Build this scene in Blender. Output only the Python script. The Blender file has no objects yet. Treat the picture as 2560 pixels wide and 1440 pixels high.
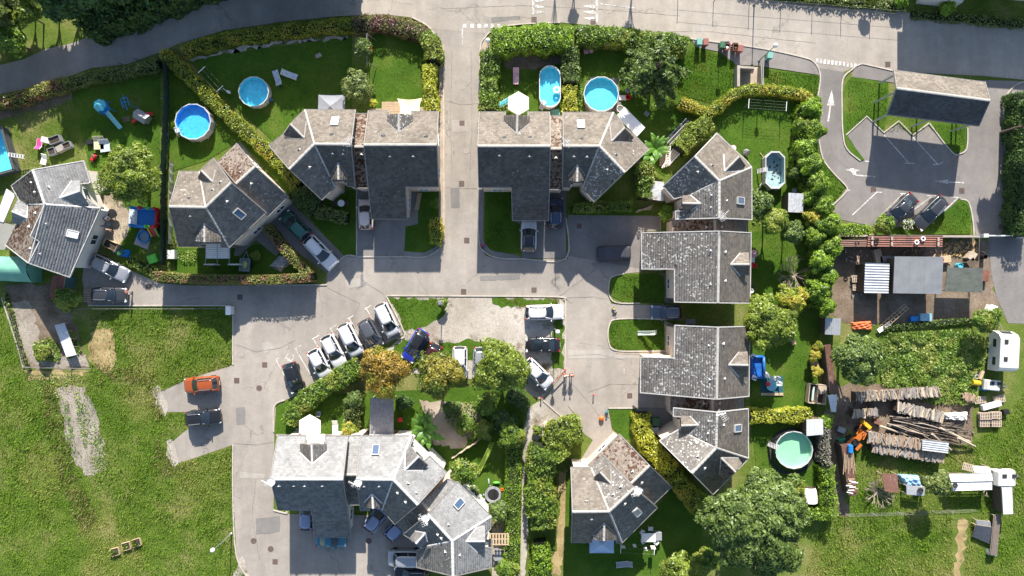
import bpy, math, random
import numpy as np
from mathutils import Vector, Matrix
from mathutils.geometry import tessellate_polygon
random.seed(7); RNG = np.random.default_rng(11)
sc = bpy.context.scene
PI = math.pi
S = 0.047      # metres per photograph pixel on the ground
HC = 80.0      # flying height of the drone
SUN_EL = math.radians(30.6)
SUN_AZ = math.radians(2.0)
# ---------------- camera, sky, sun, exposure
cam = bpy.data.cameras.new('camera'); camo = bpy.data.objects.new('camera', cam)
sc.collection.objects.link(camo); sc.camera = camo
camo.location = (0, 0, HC); camo.rotation_euler = (0, 0, 0)
cam.sensor_width = 36; cam.lens = 18.0*HC/(1280*S); cam.clip_start = 1; cam.clip_end = 2000
world = bpy.data.worlds.new('World'); sc.world = world; world.use_nodes = True
wn = world.node_tree; bg = wn.nodes['Background']
sky = wn.nodes.new('ShaderNodeTexSky'); sky.sky_type = 'NISHITA'; sky.sun_disc = False
sky.sun_elevation = SUN_EL; sky.sun_rotation = SUN_AZ
wn.links.new(sky.outputs[0], bg.inputs[0]); bg.inputs[1].default_value = 0.10
sun = bpy.data.lights.new('sun', 'SUN'); sun.energy = 5.0; sun.angle = math.radians(0.53); sun.color = (1.0, 0.93, 0.83)
suno = bpy.data.objects.new('sun', sun); sc.collection.objects.link(suno); suno.location = (0, 40, 60)
sd = Vector((math.sin(SUN_AZ)*math.cos(SUN_EL), math.cos(SUN_AZ)*math.cos(SUN_EL), math.sin(SUN_EL)))
suno.rotation_euler = sd.to_track_quat('Z', 'Y').to_euler()
sc.view_settings.view_transform = 'Standard'; sc.view_settings.look = 'None'
sc.view_settings.exposure = 1.16; sc.view_settings.gamma = 1.0
sc.render.engine = 'CYCLES'; sc.cycles.max_bounces = 6; sc.cycles.transparent_max_bounces = 8

def G(px, py, z=0.0):
    k = 1 - z/HC
    return Vector(((px-1280)*S*k, (720-py)*S*k, z))

# ---------------- materials
MATS = {}
def _new(name):
    m = bpy.data.materials.new(name); m.use_nodes = True; MATS[name] = m
    nt = m.node_tree; p = nt.nodes['Principled BSDF']
    return m, nt, p
def _n(nt, t, **kw):
    n = nt.nodes.new(t)
    for k, v in kw.items():
        if k.startswith('i_'):
            n.inputs[int(k[2:])].default_value = v
        else: setattr(n, k, v)
    return n
def _noise(nt, scale, detail=4, rough=.6, vec=None):
    n = nt.nodes.new('ShaderNodeTexNoise'); n.inputs['Scale'].default_value = scale
    n.inputs['Detail'].default_value = detail; n.inputs['Roughness'].default_value = rough
    if vec is not None: nt.links.new(vec, n.inputs['Vector'])
    return n
def _pos(nt):
    return nt.nodes.new('ShaderNodeNewGeometry').outputs['Position']
def _ramp(nt, fac, stops):
    r = nt.nodes.new('ShaderNodeValToRGB'); e = r.color_ramp.elements
    while len(e) > 1: e.remove(e[-1])
    e[0].position = stops[0][0]; e[0].color = (*stops[0][1], 1)
    for p, c in stops[1:]:
        x = e.new(p); x.color = (*c, 1)
    nt.links.new(fac, r.inputs[0]); return r.outputs[0]
def _mix(nt, fac, a, b, mode='MIX'):
    m = nt.nodes.new('ShaderNodeMix'); m.data_type = 'RGBA'; m.blend_type = mode
    def put(sock, v):
        if isinstance(v, bpy.types.NodeSocket): nt.links.new(v, sock)
        elif isinstance(v, (int, float)): sock.default_value = v
        else: sock.default_value = (*v, 1)
    put(m.inputs[0], fac); put(m.inputs[6], a); put(m.inputs[7], b)
    return m.outputs[2]
def _math(nt, op, a, b=None, clamp=False):
    m = nt.nodes.new('ShaderNodeMath'); m.operation = op; m.use_clamp = clamp
    for s, v in ((m.inputs[0], a), (m.inputs[1], b)):
        if v is None: continue
        if isinstance(v, bpy.types.NodeSocket): nt.links.new(v, s)
        else: s.default_value = v
    return m.outputs[0]
def _bump(nt, p, h, strength=.4, dist=.05):
    b = nt.nodes.new('ShaderNodeBump'); b.inputs['Strength'].default_value = strength; b.inputs['Distance'].default_value = dist
    nt.links.new(h, b.inputs['Height']); nt.links.new(b.outputs[0], p.inputs['Normal'])
def sc3(c, k): return tuple(min(1, x*k) for x in c)
def M(name, col=None, rough=.75, var=.18, scale=2.5, bump=.2, metal=0.0, island=0.0, spec=.3, coat=0):
    if name in MATS: return MATS[name]
    m, nt, p = _new(name)
    n = _noise(nt, scale, 5, .65, _pos(nt))
    c = _ramp(nt, n.outputs[0], [(.28, sc3(col, 1-var)), (.5, col), (.75, sc3(col, 1+var))])
    if island:
        g = nt.nodes.new('ShaderNodeNewGeometry')
        k = _math(nt, 'MULTIPLY_ADD', g.outputs['Random Per Island'], island*2); 
        nt.nodes[-1].inputs[2].default_value = 1-island
        v = nt.nodes.new('ShaderNodeHueSaturation'); nt.links.new(k, v.inputs['Value']); nt.links.new(c, v.inputs['Color']); c = v.outputs[0]
    nt.links.new(c, p.inputs['Base Color']); p.inputs['Roughness'].default_value = rough
    p.inputs['Metallic'].default_value = metal; p.inputs['Specular IOR Level'].default_value = spec
    if coat: p.inputs['Coat Weight'].default_value = coat; p.inputs['Coat Roughness'].default_value = .08
    if bump:
        n2 = _noise(nt, scale*9, 3, .6, _pos(nt)); _bump(nt, p, n2.outputs[0], bump, .03)
    return m
def foliage(name, dark, light, trans=.35, patch=None, pscale=.5, isl=.6):
    if name in MATS: return MATS[name]
    m, nt, p = _new(name); nt.nodes.remove(p); out = nt.nodes['Material Output']
    g = nt.nodes.new('ShaderNodeNewGeometry')
    n = _noise(nt, .9, 3, .6, g.outputs['Position'])
    f = _math(nt, 'ADD', _math(nt, 'MULTIPLY_ADD', g.outputs['Random Per Island'], isl), _math(nt, 'MULTIPLY_ADD', n.outputs[0], 1.4))
    # second term: noise*1.4-.5
    for nd in nt.nodes:
        if nd.type == 'MATH' and nd.operation == 'MULTIPLY_ADD': nd.inputs[2].default_value = -.5 if abs(nd.inputs[1].default_value-1.4) < .01 else (.6-isl)/2
    c = _ramp(nt, f, [(.05, dark), (.95, light)])
    if patch:
        n3 = _noise(nt, pscale, 2, .5, g.outputs['Position'])
        c = _mix(nt, _math(nt, 'MULTIPLY', _math(nt, 'SUBTRACT', n3.outputs[0], .5), 9, True), c, patch)
    d = nt.nodes.new('ShaderNodeBsdfDiffuse'); t = nt.nodes.new('ShaderNodeBsdfTranslucent')
    gl = nt.nodes.new('ShaderNodeBsdfGlossy'); gl.inputs['Roughness'].default_value = .45; gl.inputs['Color'].default_value = (.8, .9, .8, 1)
    nt.links.new(c, d.inputs[0])
    tc = _mix(nt, 1.0, c, (1.15, 1.25, .5), 'MULTIPLY'); nt.links.new(tc, t.inputs[0])
    mx = nt.nodes.new('ShaderNodeMixShader'); mx.inputs[0].default_value = trans
    nt.links.new(d.outputs[0], mx.inputs[1]); nt.links.new(t.outputs[0], mx.inputs[2])
    m2 = nt.nodes.new('ShaderNodeMixShader'); m2.inputs[0].default_value = .035
    nt.links.new(mx.outputs[0], m2.inputs[1]); nt.links.new(gl.outputs[0], m2.inputs[2])
    nt.links.new(m2.outputs[0], out.inputs[0]); return m
def ground_mat(name, stops, scale=.25, fine=6, finek=.35, bump=.6, bdist=.08, second=None):
    """large patches (stops) times fine mottling"""
    m, nt, p = _new(name); pos = _pos(nt)
    n = _noise(nt, scale, 6, .6, pos); c = _ramp(nt, n.outputs[0], stops)
    n2 = _noise(nt, fine, 5, .7, pos)
    if second:
        n4 = _noise(nt, second[1], 5, .65, pos)
        k = _math(nt, 'MULTIPLY', _math(nt, 'SUBTRACT', n4.outputs[0], second[2]), 8, True)
        c = _mix(nt, k, c, second[0])
    v = _ramp(nt, n2.outputs[0], [(.3, (1-finek,)*3), (.7, (1+finek,)*3)])
    c = _mix(nt, 1.0, c, v, 'MULTIPLY')
    nt.links.new(c, p.inputs['Base Color']); p.inputs['Roughness'].default_value = .95; p.inputs['Specular IOR Level'].default_value = .1
    n3 = _noise(nt, fine*2.2, 4, .7, pos); _bump(nt, p, n3.outputs[0], bump, bdist); return m
def asphalt(name, col, warm, crack=.35):
    m, nt, p = _new(name); pos = _pos(nt)
    n = _noise(nt, .07, 6, .62, pos); c = _ramp(nt, n.outputs[0], [(.3, sc3(col, .78)), (.5, col), (.72, warm)])
    mp = nt.nodes.new('ShaderNodeMapping'); nt.links.new(pos, mp.inputs[0]); mp.inputs['Scale'].default_value = (.35, .05, 1)
    ns = _noise(nt, 1.2, 4, .6, mp.outputs[0]); c = _mix(nt, .5, c, _ramp(nt, ns.outputs[0], [(.3, (.72,)*3), (.7, (1.2,)*3)]), 'MULTIPLY')
    ng = _noise(nt, 22, 2, .8, pos); c = _mix(nt, .8, c, _ramp(nt, ng.outputs[0], [(.3, (.72,)*3), (.7, (1.28,)*3)]), 'MULTIPLY')
    nm = _noise(nt, .9, 5, .7, pos); c = _mix(nt, .7, c, _ramp(nt, nm.outputs[0], [(.3, (.86,)*3), (.7, (1.14,)*3)]), 'MULTIPLY')
    no = _noise(nt, .55, 3, .6, pos)   # oil and damp spots
    c = _mix(nt, _math(nt, 'MULTIPLY', _math(nt, 'SUBTRACT', no.outputs[0], .68), 5, True), c, sc3(col, .35))
    vo = nt.nodes.new('ShaderNodeTexVoronoi'); vo.feature = 'DISTANCE_TO_EDGE'; vo.inputs['Scale'].default_value = .11
    nw = _noise(nt, .8, 4, .6, pos)
    wp = _mix(nt, .12, pos, nw.outputs[1]); va = nt.nodes.new('ShaderNodeVectorMath'); va.operation = 'ADD'
    sb = nt.nodes.new('ShaderNodeVectorMath'); sb.operation = 'SCALE'; sb.inputs[3].default_value = 1.6
    nt.links.new(nw.outputs[1], sb.inputs[0]); nt.links.new(pos, va.inputs[0]); nt.links.new(sb.outputs[0], va.inputs[1]); nt.links.new(va.outputs[0], vo.inputs['Vector'])
    cr = _math(nt, 'LESS_THAN', vo.outputs[0], .0045); nk = _noise(nt, .12, 2, .5, pos)
    cr = _math(nt, 'MULTIPLY', cr, _math(nt, 'GREATER_THAN', nk.outputs[0], .5)); cr = _math(nt, 'MULTIPLY', cr, crack)
    c = _mix(nt, cr, c, sc3(col, .3))
    nt.links.new(c, p.inputs['Base Color']); p.inputs['Roughness'].default_value = .9; p.inputs['Specular IOR Level'].default_value = .25
    _bump(nt, p, ng.outputs[0], .35, .02); return m
def roof_mat(name, base, spot, spot_amt, moss, moss_amt, var=.22):
    m, nt, p = _new(name); g = nt.nodes.new('ShaderNodeNewGeometry'); pos = g.outputs['Position']; isl = g.outputs['Random Per Island']
    c = _ramp(nt, isl, [(0, sc3(base, 1-var)), (.5, base), (1, sc3(base, 1+var))])
    n = _noise(nt, .45, 5, .6, pos); c = _mix(nt, 1.0, c, _ramp(nt, n.outputs[0], [(.3, (.8,)*3), (.7, (1.2,)*3)]), 'MULTIPLY')
    nf = _noise(nt, 7, 4, .75, pos); c = _mix(nt, 1.0, c, _ramp(nt, nf.outputs[0], [(.3, (.78,)*3), (.7, (1.22,)*3)]), 'MULTIPLY')
    # pale lichen blotches
    nl = _noise(nt, .35, 3, .6, pos); v = nt.nodes.new('ShaderNodeTexNoise'); v.inputs['Scale'].default_value = 4.2; v.inputs['Detail'].default_value = 2
    nt.links.new(pos, v.inputs['Vector'])
    s = _math(nt, 'ADD', _math(nt, 'MULTIPLY', v.outputs[0], 1.0), _math(nt, 'MULTIPLY', nl.outputs[0], .45))
    s = _math(nt, 'MULTIPLY', _math(nt, 'SUBTRACT', s, .98-spot_amt), 12, True)
    c = _mix(nt, s, c, spot)
    nm = _noise(nt, .3, 3, .6, pos); v2 = _noise(nt, 3.1, 2, .6, pos)
    s2 = _math(nt, 'ADD', v2.outputs[0], _math(nt, 'MULTIPLY', nm.outputs[0], .6))
    s2 = _math(nt, 'MULTIPLY', _math(nt, 'SUBTRACT', s2, 1.08-moss_amt), 12, True)
    c = _mix(nt, s2, c, moss)
    nt.links.new(c, p.inputs['Base Color']); p.inputs['Roughness'].default_value = .85; p.inputs['Specular IOR Level'].default_value = .25
    _bump(nt, p, nf.outputs[0], .3, .02); return m
def water_mat(name, tint, gloss=1.0):
    m, nt, p = _new(name); nt.nodes.remove(p); out = nt.nodes['Material Output']
    t = nt.nodes.new('ShaderNodeBsdfTransparent'); t.inputs[0].default_value = (*tint, 1)
    gl = nt.nodes.new('ShaderNodeBsdfGlossy'); gl.inputs['Roughness'].default_value = .04
    lw = nt.nodes.new('ShaderNodeLayerWeight'); lw.inputs[0].default_value = .5
    n = _noise(nt, 2.2, 3, .6, _pos(nt)); b = nt.nodes.new('ShaderNodeBump'); b.inputs['Strength'].default_value = .25; b.inputs['Distance'].default_value = .05
    nt.links.new(n.outputs[0], b.inputs['Height']); nt.links.new(b.outputs[0], gl.inputs['Normal'])
    mx = nt.nodes.new('ShaderNodeMixShader'); nt.links.new(_math(nt, 'MULTIPLY_ADD', _math(nt, 'POWER', lw.outputs['Facing'], 5.0), .9), mx.inputs[0])
    [setattr(nd.inputs[2], 'default_value', .025) for nd in nt.nodes if nd.type == 'MATH' and nd.operation == 'MULTIPLY_ADD']
    nt.links.new(t.outputs[0], mx.inputs[1]); nt.links.new(gl.outputs[0], mx.inputs[2]); nt.links.new(mx.outputs[0], out.inputs[0]); return m

# ---------------- objects
def link(o): sc.collection.objects.link(o); return o
def tag(o, label=None, cat=None, group=None, kind=None):
    if label: o['label'] = label
    if cat: o['category'] = cat
    if group: o['group'] = group
    if kind: o['kind'] = kind
    return o
def thing(name, label, cat, loc=(0, 0, 0), rz=0.0, group=None):
    o = link(bpy.data.objects.new(name, None)); o.location = loc; o.rotation_euler = (0, 0, rz); o.empty_display_size = .3
    return tag(o, label, cat, group)
def base(o):
    v = Vector((0, 0, 0))
    while o is not None: v += o.location; o = o.parent
    return v
def link_mesh(name, me, mat, parent=None, loc=None, rot=None, smooth=False):
    o = bpy.data.objects.new(name, me); link(o)
    if mat is not None and not me.materials: me.materials.append(mat)
    if parent is not None: o.parent = parent
    if loc is not None: o.location = loc
    if rot is not None: o.rotation_euler = rot
    return o
def np_mesh(name, V, F, smooth=False):
    """F: (n,k) int array"""
    V = np.asarray(V, dtype=np.float32); F = np.asarray(F, dtype=np.int32); n, k = F.shape
    me = bpy.data.meshes.new(name); me.vertices.add(len(V)); me.vertices.foreach_set('co', V.ravel())
    me.loops.add(n*k); me.loops.foreach_set('vertex_index', F.ravel())
    me.polygons.add(n); me.polygons.foreach_set('loop_start', np.arange(n, dtype=np.int32)*k)
    me.polygons.foreach_set('loop_total', np.full(n, k, dtype=np.int32))
    me.update(calc_edges=True); return me
class MB:
    def __init__(s): s.v = []; s.f = []
    def add(s, vs, fs):
        b = len(s.v); s.v += [tuple(v) for v in vs]; s.f += [tuple(i+b for i in f) for f in fs]; return s
    def box(s, c, size, rz=0.0, taper=1.0, R=None):
        x, y, z = (d/2 for d in size); vs = []
        for dz, k in ((-z, 1.0), (z, taper)):
            for dx, dy in ((-x, -y), (x, -y), (x, y), (-x, y)): vs.append(Vector((dx*k, dy*k, dz)))
        R = R or Matrix.Rotation(rz, 3, 'Z'); c = Vector(c)
        return s.add([R @ v + c for v in vs], [(3, 2, 1, 0), (4, 5, 6, 7), (0, 1, 5, 4), (1, 2, 6, 5), (2, 3, 7, 6), (3, 0, 4, 7)])
    def bar(s, a, b, w, h=None):
        """rectangular bar from a to b"""
        a = Vector(a); b = Vector(b); h = h or w; d = b-a; L = d.length
        if L < 1e-6: return s
        q = d.to_track_quat('X', 'Z').to_matrix(); return s.box((a+b)/2, (L, w, h), R=q)
    def tube(s, a, b, r0, r1=None, n=8, cap=True):
        a = Vector(a); b = Vector(b); r1 = r0 if r1 is None else r1; d = b-a
        if d.length < 1e-6: return s
        q = d.to_track_quat('Z', 'X').to_matrix(); vs = []
        for c, r in ((a, r0), (b, r1)):
            for i in range(n):
                t = 2*PI*i/n; vs.append(c + q @ Vector((r*math.cos(t), r*math.sin(t), 0)))
        fs = [(i, (i+1) % n, n+(i+1) % n, n+i) for i in range(n)]
        if cap: fs += [tuple(range(n-1, -1, -1)), tuple(range(n, 2*n))]
        return s.add(vs, fs)
    def lathe(s, c, prof, n=16, sx=1.0, sy=1.0, rz=0.0):
        """prof: list of (r,z)"""
        c = Vector(c); R = Matrix.Rotation(rz, 3, 'Z'); vs = []
        for r, z in prof:
            for i in range(n):
                t = 2*PI*i/n; vs.append(c + R @ Vector((r*sx*math.cos(t), r*sy*math.sin(t), z)))
        fs = [(j*n+i, j*n+(i+1) % n, (j+1)*n+(i+1) % n, (j+1)*n+i) for j in range(len(prof)-1) for i in range(n)]
        return s.add(vs, fs)
    def ball(s, c, rx, ry=None, rz_=None, n=12, m=7):
        ry = ry or rx; rz_ = rz_ or rx; c = Vector(c); vs = []
        for j in range(m+1):
            a = -PI/2+PI*j/m
            for i in range(n):
                t = 2*PI*i/n; vs.append(c+Vector((rx*math.cos(a)*math.cos(t), ry*math.cos(a)*math.sin(t), rz_*math.sin(a))))
        return s.add(vs, [(j*n+i, j*n+(i+1) % n, (j+1)*n+(i+1) % n, (j+1)*n+i) for j in range(m) for i in range(n)])
    def ring(s, c, R, r, n=20, m=6, sx=1.0, sy=1.0):
        c = Vector(c); vs = []
        for i in range(n):
            t = 2*PI*i/n
            for j in range(m):
                a = 2*PI*j/m; k = R+r*math.cos(a); vs.append(c+Vector((k*sx*math.cos(t), k*sy*math.sin(t), r*math.sin(a))))
        return s.add(vs, [(i*m+j, ((i+1) % n)*m+j, ((i+1) % n)*m+(j+1) % m, i*m+(j+1) % m) for i in range(n) for j in range(m)])
    def path(s, pts, r, n=6):
        for a, b in zip(pts[:-1], pts[1:]): s.tube(a, b, r, r, n)
        return s
    def prism(s, poly, z0, z1):
        """poly: list of (x,y); z0,z1 numbers or lists"""
        n = len(poly); z0 = [z0]*n if not hasattr(z0, '__len__') else z0; z1 = [z1]*n if not hasattr(z1, '__len__') else z1
        area = sum(poly[i][0]*poly[(i+1) % n][1]-poly[(i+1) % n][0]*poly[i][1] for i in range(n))
        if area < 0: poly = poly[::-1]; z0 = list(z0)[::-1]; z1 = list(z1)[::-1]
        vs = [Vector((p[0], p[1], z)) for p, z in zip(poly, z0)]+[Vector((p[0], p[1], z)) for p, z in zip(poly, z1)]
        tr = tessellate_polygon([[Vector((p[0], p[1], 0)) for p in poly]])
        fs = []
        for a, b, c in tr:
            cr = (poly[b][0]-poly[a][0])*(poly[c][1]-poly[a][1])-(poly[b][1]-poly[a][1])*(poly[c][0]-poly[a][0])
            t = (a, b, c) if cr > 0 else (a, c, b)
            fs.append(tuple(i+n for i in t)); fs.append((t[0], t[2], t[1]))
        fs += [(i, (i+1) % n, n+(i+1) % n, n+i) for i in range(n)]
        return s.add(vs, fs)
    def sheet(s, poly, z):
        n = len(poly); tr = tessellate_polygon([[Vector((p[0], p[1], 0)) for p in poly]]); fs = []
        for a, b, c in tr:
            cr = (poly[b][0]-poly[a][0])*(poly[c][1]-poly[a][1])-(poly[b][1]-poly[a][1])*(poly[c][0]-poly[a][0])
            fs.append((a, b, c) if cr > 0 else (a, c, b))
        return s.add([Vector((p[0], p[1], z)) for p in poly], fs)
    def mesh(s, name, mat=None, org=(0, 0, 0), smooth=False):
        me = bpy.data.meshes.new(name); o = Vector(org)
        me.from_pydata([tuple(Vector(v)-o) for v in s.v], [], s.f)
        if smooth: me.polygons.foreach_set('use_smooth', [True]*len(me.polygons))
        if mat: me.materials.append(mat)
        return me
    def build(s, name, mat, parent=None, smooth=False, L_=0):
        """world-space vertices unless local; placed at parent's base, or with an origin at its own base when top-level"""
        if L_: org = Vector((0, 0, 0)); loc = None
        elif parent is not None: org = base(parent); loc = None
        else:
            a = np.array(s.v); org = Vector(((a[:, 0].min()+a[:, 0].max())/2, (a[:, 1].min()+a[:, 1].max())/2, a[:, 2].min())); loc = org
        me = s.mesh(name, mat, org, smooth); o = link_mesh(name, me, mat, parent, loc); return o
def copy_tree(o, parent=None):
    kids = list(o.children); c = o.copy(); link(c); c.parent = parent
    for ch in kids: copy_tree(ch, c)
    return c
def poly_px(pts, z=0.0): return [(G(x, y, z).x, G(x, y, z).y) for x, y in pts]
def pip(P, poly):
    x, y = P[:, 0], P[:, 1]; ins = np.zeros(len(P), bool); n = len(poly)
    for i in range(n):
        x1, y1 = poly[i]; x2, y2 = poly[(i+1) % n]
        if y1 == y2: continue
        c = ((y1 > y) != (y2 > y)) & (x < (x2-x1)*(y-y1)/(y2-y1)+x1); ins ^= c
    return ins
def smooth_path(pts, k=4):
    if len(pts) < 3: return pts
    out = []
    for i in range(len(pts)-1):
        p0 = pts[max(i-1, 0)]; p1 = pts[i]; p2 = pts[i+1]; p3 = pts[min(i+2, len(pts)-1)]
        for j in range(k):
            t = j/k
            out.append(tuple(.5*((2*p1[a])+(-p0[a]+p2[a])*t+(2*p0[a]-5*p1[a]+4*p2[a]-p3[a])*t*t+(-p0[a]+3*p1[a]-3*p2[a]+p3[a])*t**3) for a in range(len(p1))))
    out.append(tuple(pts[-1])); return out
# =============== THE SETTING ===============
MG = ground_mat('meadow_ground', [(.3, (.06, .11, .014)), (.5, (.11, .155, .028)), (.68, (.21, .20, .075))], .22, 5, .4, .8, .12, ((.16, .12, .06), .16, .66))
ML = ground_mat('lawn_ground', [(.3, (.038, .092, .010)), (.55, (.065, .125, .014)), (.75, (.115, .145, .03))], .3, 9, .3, .6, .05, ((.10, .075, .035), .35, .70))
MD = ground_mat('dirt', [(.3, (.10, .075, .05)), (.5, (.17, .13, .095)), (.75, (.26, .21, .16))], .4, 4, .3, .6, .05, ((.05, .07, .02), .5, .64))
MGR = ground_mat('gravel', [(.3, (.24, .205, .16)), (.5, (.38, .345, .30)), (.72, (.54, .50, .45))], .13, 14, .5, .8, .04, ((.15, .115, .07), .28, .53))
MSOIL = ground_mat('tilled_soil', [(.3, (.21, .185, .15)), (.55, (.34, .30, .25)), (.75, (.44, .40, .34))], .5, 5, .35, 1.0, .12)
MPAT = ground_mat('patio_concrete', [(.3, (.26, .21, .16)), (.6, (.40, .33, .26)), (.8, (.50, .41, .33))], .4, 7, .15, .3, .02)
MSTRAW = ground_mat('straw_ground', [(.3, (.20, .14, .07)), (.5, (.34, .26, .13)), (.75, (.44, .35, .19))], .5, 9, .4, .8, .06, ((.10, .13, .03), .6, .58))
A1 = asphalt('asphalt_road', (.33, .295, .255), (.40, .355, .305))
A2 = asphalt('asphalt_close', (.295, .266, .234), (.37, .33, .285))
A3 = asphalt('asphalt_dark', (.19, .18, .172), (.25, .235, .215), .2)
A4 = asphalt('asphalt_lot', (.20, .185, .175), (.26, .235, .21), .2)
def worn_paint():
    m, nt, p = _new('road_paint'); pos = _pos(nt); n = _noise(nt, 4.5, 5, .75, pos); n2 = _noise(nt, .5, 2, .5, pos)
    f = _math(nt, 'MULTIPLY', _math(nt, 'SUBTRACT', _math(nt, 'ADD', n.outputs[0], _math(nt, 'MULTIPLY', n2.outputs[0], .5)), .66), 7, True)
    nt.links.new(_mix(nt, f, (.30, .275, .25), (.60, .59, .56)), p.inputs['Base Color']); p.inputs['Roughness'].default_value = .8; return m
WHITE_PAINT = worn_paint()
KERB = M('kerb_stone', (.42, .38, .33), .85, .25, 1.5, .3)
def rough(poly, amp=5, step=14, seed=1):
    r = random.Random(seed+int(poly[0][0])); out = []
    for (x0, y0), (x1, y1) in zip(poly, poly[1:]+poly[:1]):
        L = math.hypot(x1-x0, y1-y0); n = max(1, int(L/step))
        for i in range(n): t = i/n; a = amp if i else amp*.4; out.append((x0+(x1-x0)*t+r.uniform(-a, a), y0+(y1-y0)*t+r.uniform(-a, a)))
    return out
def ground_sheet(name, poly, z, mat, parent=None):
    if name in ('dirt', 'vegetable_bed', 'worn_grass'): poly = rough(poly, 6, 10)
    if name in ('gravel_path',): poly = rough(poly, 2.5, 12)
    if name == 'worn_grass' and mat is MD: mat = MSTRAW
    m = MB().sheet(poly_px(poly), z); o = m.build(name, mat, parent); 
    if parent is None: tag(o, kind='structure')
    return o
g = MB().sheet([(-400, -400), (400, -400), (400, 400), (-400, 400)], 0.0).build('ground', MG); tag(g, kind='structure')
# ---- roads
TOP = [(-80, 190), (0, 163), (60, 148), (110, 124), (180, 108), (300, 65), (400, 30), (480, 8), (600, -30), (1300, -70), (1700, -60), (1900, 0), (2100, 18), (2300, 34), (2640, 80),
       (2640, 205), (2540, 198), (2460, 190), (2350, 185), (2240, 178), (2170, 162), (2150, 160), (2110, 180), (2105, 230), (2045, 230), (2048, 180), (2030, 152), (2000, 141), (1900, 120), (1740, 98), (1600, 78), (1500, 66), (1400, 56), (1300, 60),
       (1240, 72), (1212, 95), (1200, 130), (1198, 300), (1196, 560), (1197, 610), (1215, 640), (1250, 648), (1420, 648), (1420, 538), (1652, 540), (1652, 576), (1604, 580), (1603, 680), (1560, 684), (1525, 692), (1520, 740), (1528, 760), (1700, 764), (1700, 800), (1540, 797), (1522, 810), (1520, 860), (1540, 876), (1690, 882), (1690, 1020), (1520, 1018), (1530, 1075), (1565, 1100), (1470, 1170), (1446, 1160),
       (1482, 1100), (1420, 1055), (1358, 1000), (1412, 930), (1414, 760), (1400, 741), (966, 738), (1012, 835), (960, 862), (745, 985), (690, 1012), (686, 1080), (684, 1275), (716, 1285), (1060, 1290), (1030, 1480), (640, 1480), (592, 1390), (583, 1240), (583, 1112), (436, 1162), (424, 1110), (470, 1072), (478, 1030), (410, 1030), (393, 984), (470, 948), (583, 913), (583, 764),
       (220, 764), (205, 700), (215, 635), (245, 640), (340, 682), (400, 708), (480, 714), (815, 712), (818, 680), (655, 568), (610, 470), (560, 400), (600, 355), (720, 498), (860, 640), (892, 640), (892, 470), (1045, 470), (1045, 560), (1014, 566), (1010, 640), (1060, 644), (1095, 625), (1110, 600), (1108, 400), (1107, 140), (1095, 100), (1070, 66), (1030, 44), (960, 36), (850, 40), (700, 55), (560, 76), (450, 108), (395, 132), (320, 160), (230, 170), (160, 196), (90, 216), (0, 236), (-80, 250)]
road = MB().sheet(poly_px(TOP), .020).build('road', A2); tag(road, kind='structure')
ground_sheet('street_surface', [(1206, 40), (1300, 60), (1400, 56), (1500, 66), (1600, 78), (1740, 98), (1900, 120), (2000, 141), (2048, 160), (2150, 158), (2240, 176), (2460, 188), (2640, 205), (2640, 80), (2300, 34), (2100, 18), (1900, 0), (1700, -60), (1300, -70), (800, -50), (800, 42), (960, 36), (1030, 44), (1080, 72), (1215, 84)], .026, A1)
ground_sheet('driveway', [(560, 400), (600, 355), (720, 498), (860, 640), (820, 684), (655, 568), (610, 470)], .028, A3)
ground_sheet('driveway', [(892, 470), (1045, 470), (1045, 560), (1014, 566), (1010, 642), (892, 642)], .029, A3)
ground_sheet('driveway', [(1282, 470), (1415, 470), (1415, 646), (1306, 646), (1300, 560), (1282, 552)], .029, A3)
ground_sheet('driveway', [(1420, 540), (1650, 540), (1650, 576), (1604, 580), (1603, 672), (1420, 640)], .028, A4)
ground_sheet('pavement', [(1110, 110), (1113, 300), (1114, 600), (1106, 618), (1097, 600), (1097, 300), (1098, 120)], .05, MPAT)
ground_sheet('pavement', [(1198, 130), (1212, 96), (1224, 110), (1210, 280), (1198, 280)], .05, MPAT)
ground_sheet('pavement', [(1728, 98), (1900, 121), (2000, 142), (2040, 160), (2050, 188), (1915, 168), (1900, 165), (1840, 162), (1800, 130), (1740, 118)], .05, A4)
ground_sheet('pavement', [(2150, 162), (2240, 178), (2240, 208), (2128, 192), (2134, 174)], .05, A4)
ground_sheet('pavement', [(1198, 470), (1211, 470), (1208, 600), (1225, 625), (1300, 640), (1300, 646), (1240, 645), (1210, 625), (1198, 605)], .05, A3)
ground_sheet('pavement', [(1010, 628), (1060, 632), (1085, 620), (1100, 600), (1108, 600), (1095, 626), (1060, 643), (1010, 640)], .05, A3)
# ---- car park with shelter
lot = ground_sheet('car_park', [(2046, 170), (2110, 180), (2104, 260), (2106, 330), (2116, 372), (2160, 402), (2240, 404), (2290, 400), (2390, 395), (2415, 370), (2440, 200), (2640, 205), (2640, 590), (2440, 588), (2428, 545), (2420, 500), (2396, 497), (2355, 540), (2300, 575), (2180, 565), (2080, 545), (2090, 510), (2116, 470), (2080, 430), (2052, 395), (2040, 330), (2044, 230)], .030, A4)
ground_sheet('car_park', [(2116, 335), (2166, 290), (2210, 332), (2246, 304), (2280, 338), (2320, 310), (2392, 396), (2300, 402), (2160, 404)], .034, A4)
ground_sheet('yard_asphalt', [(2470, 592), (2640, 592), (2640, 812), (2520, 808), (2490, 740), (2478, 680)], .022, A3)
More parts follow.
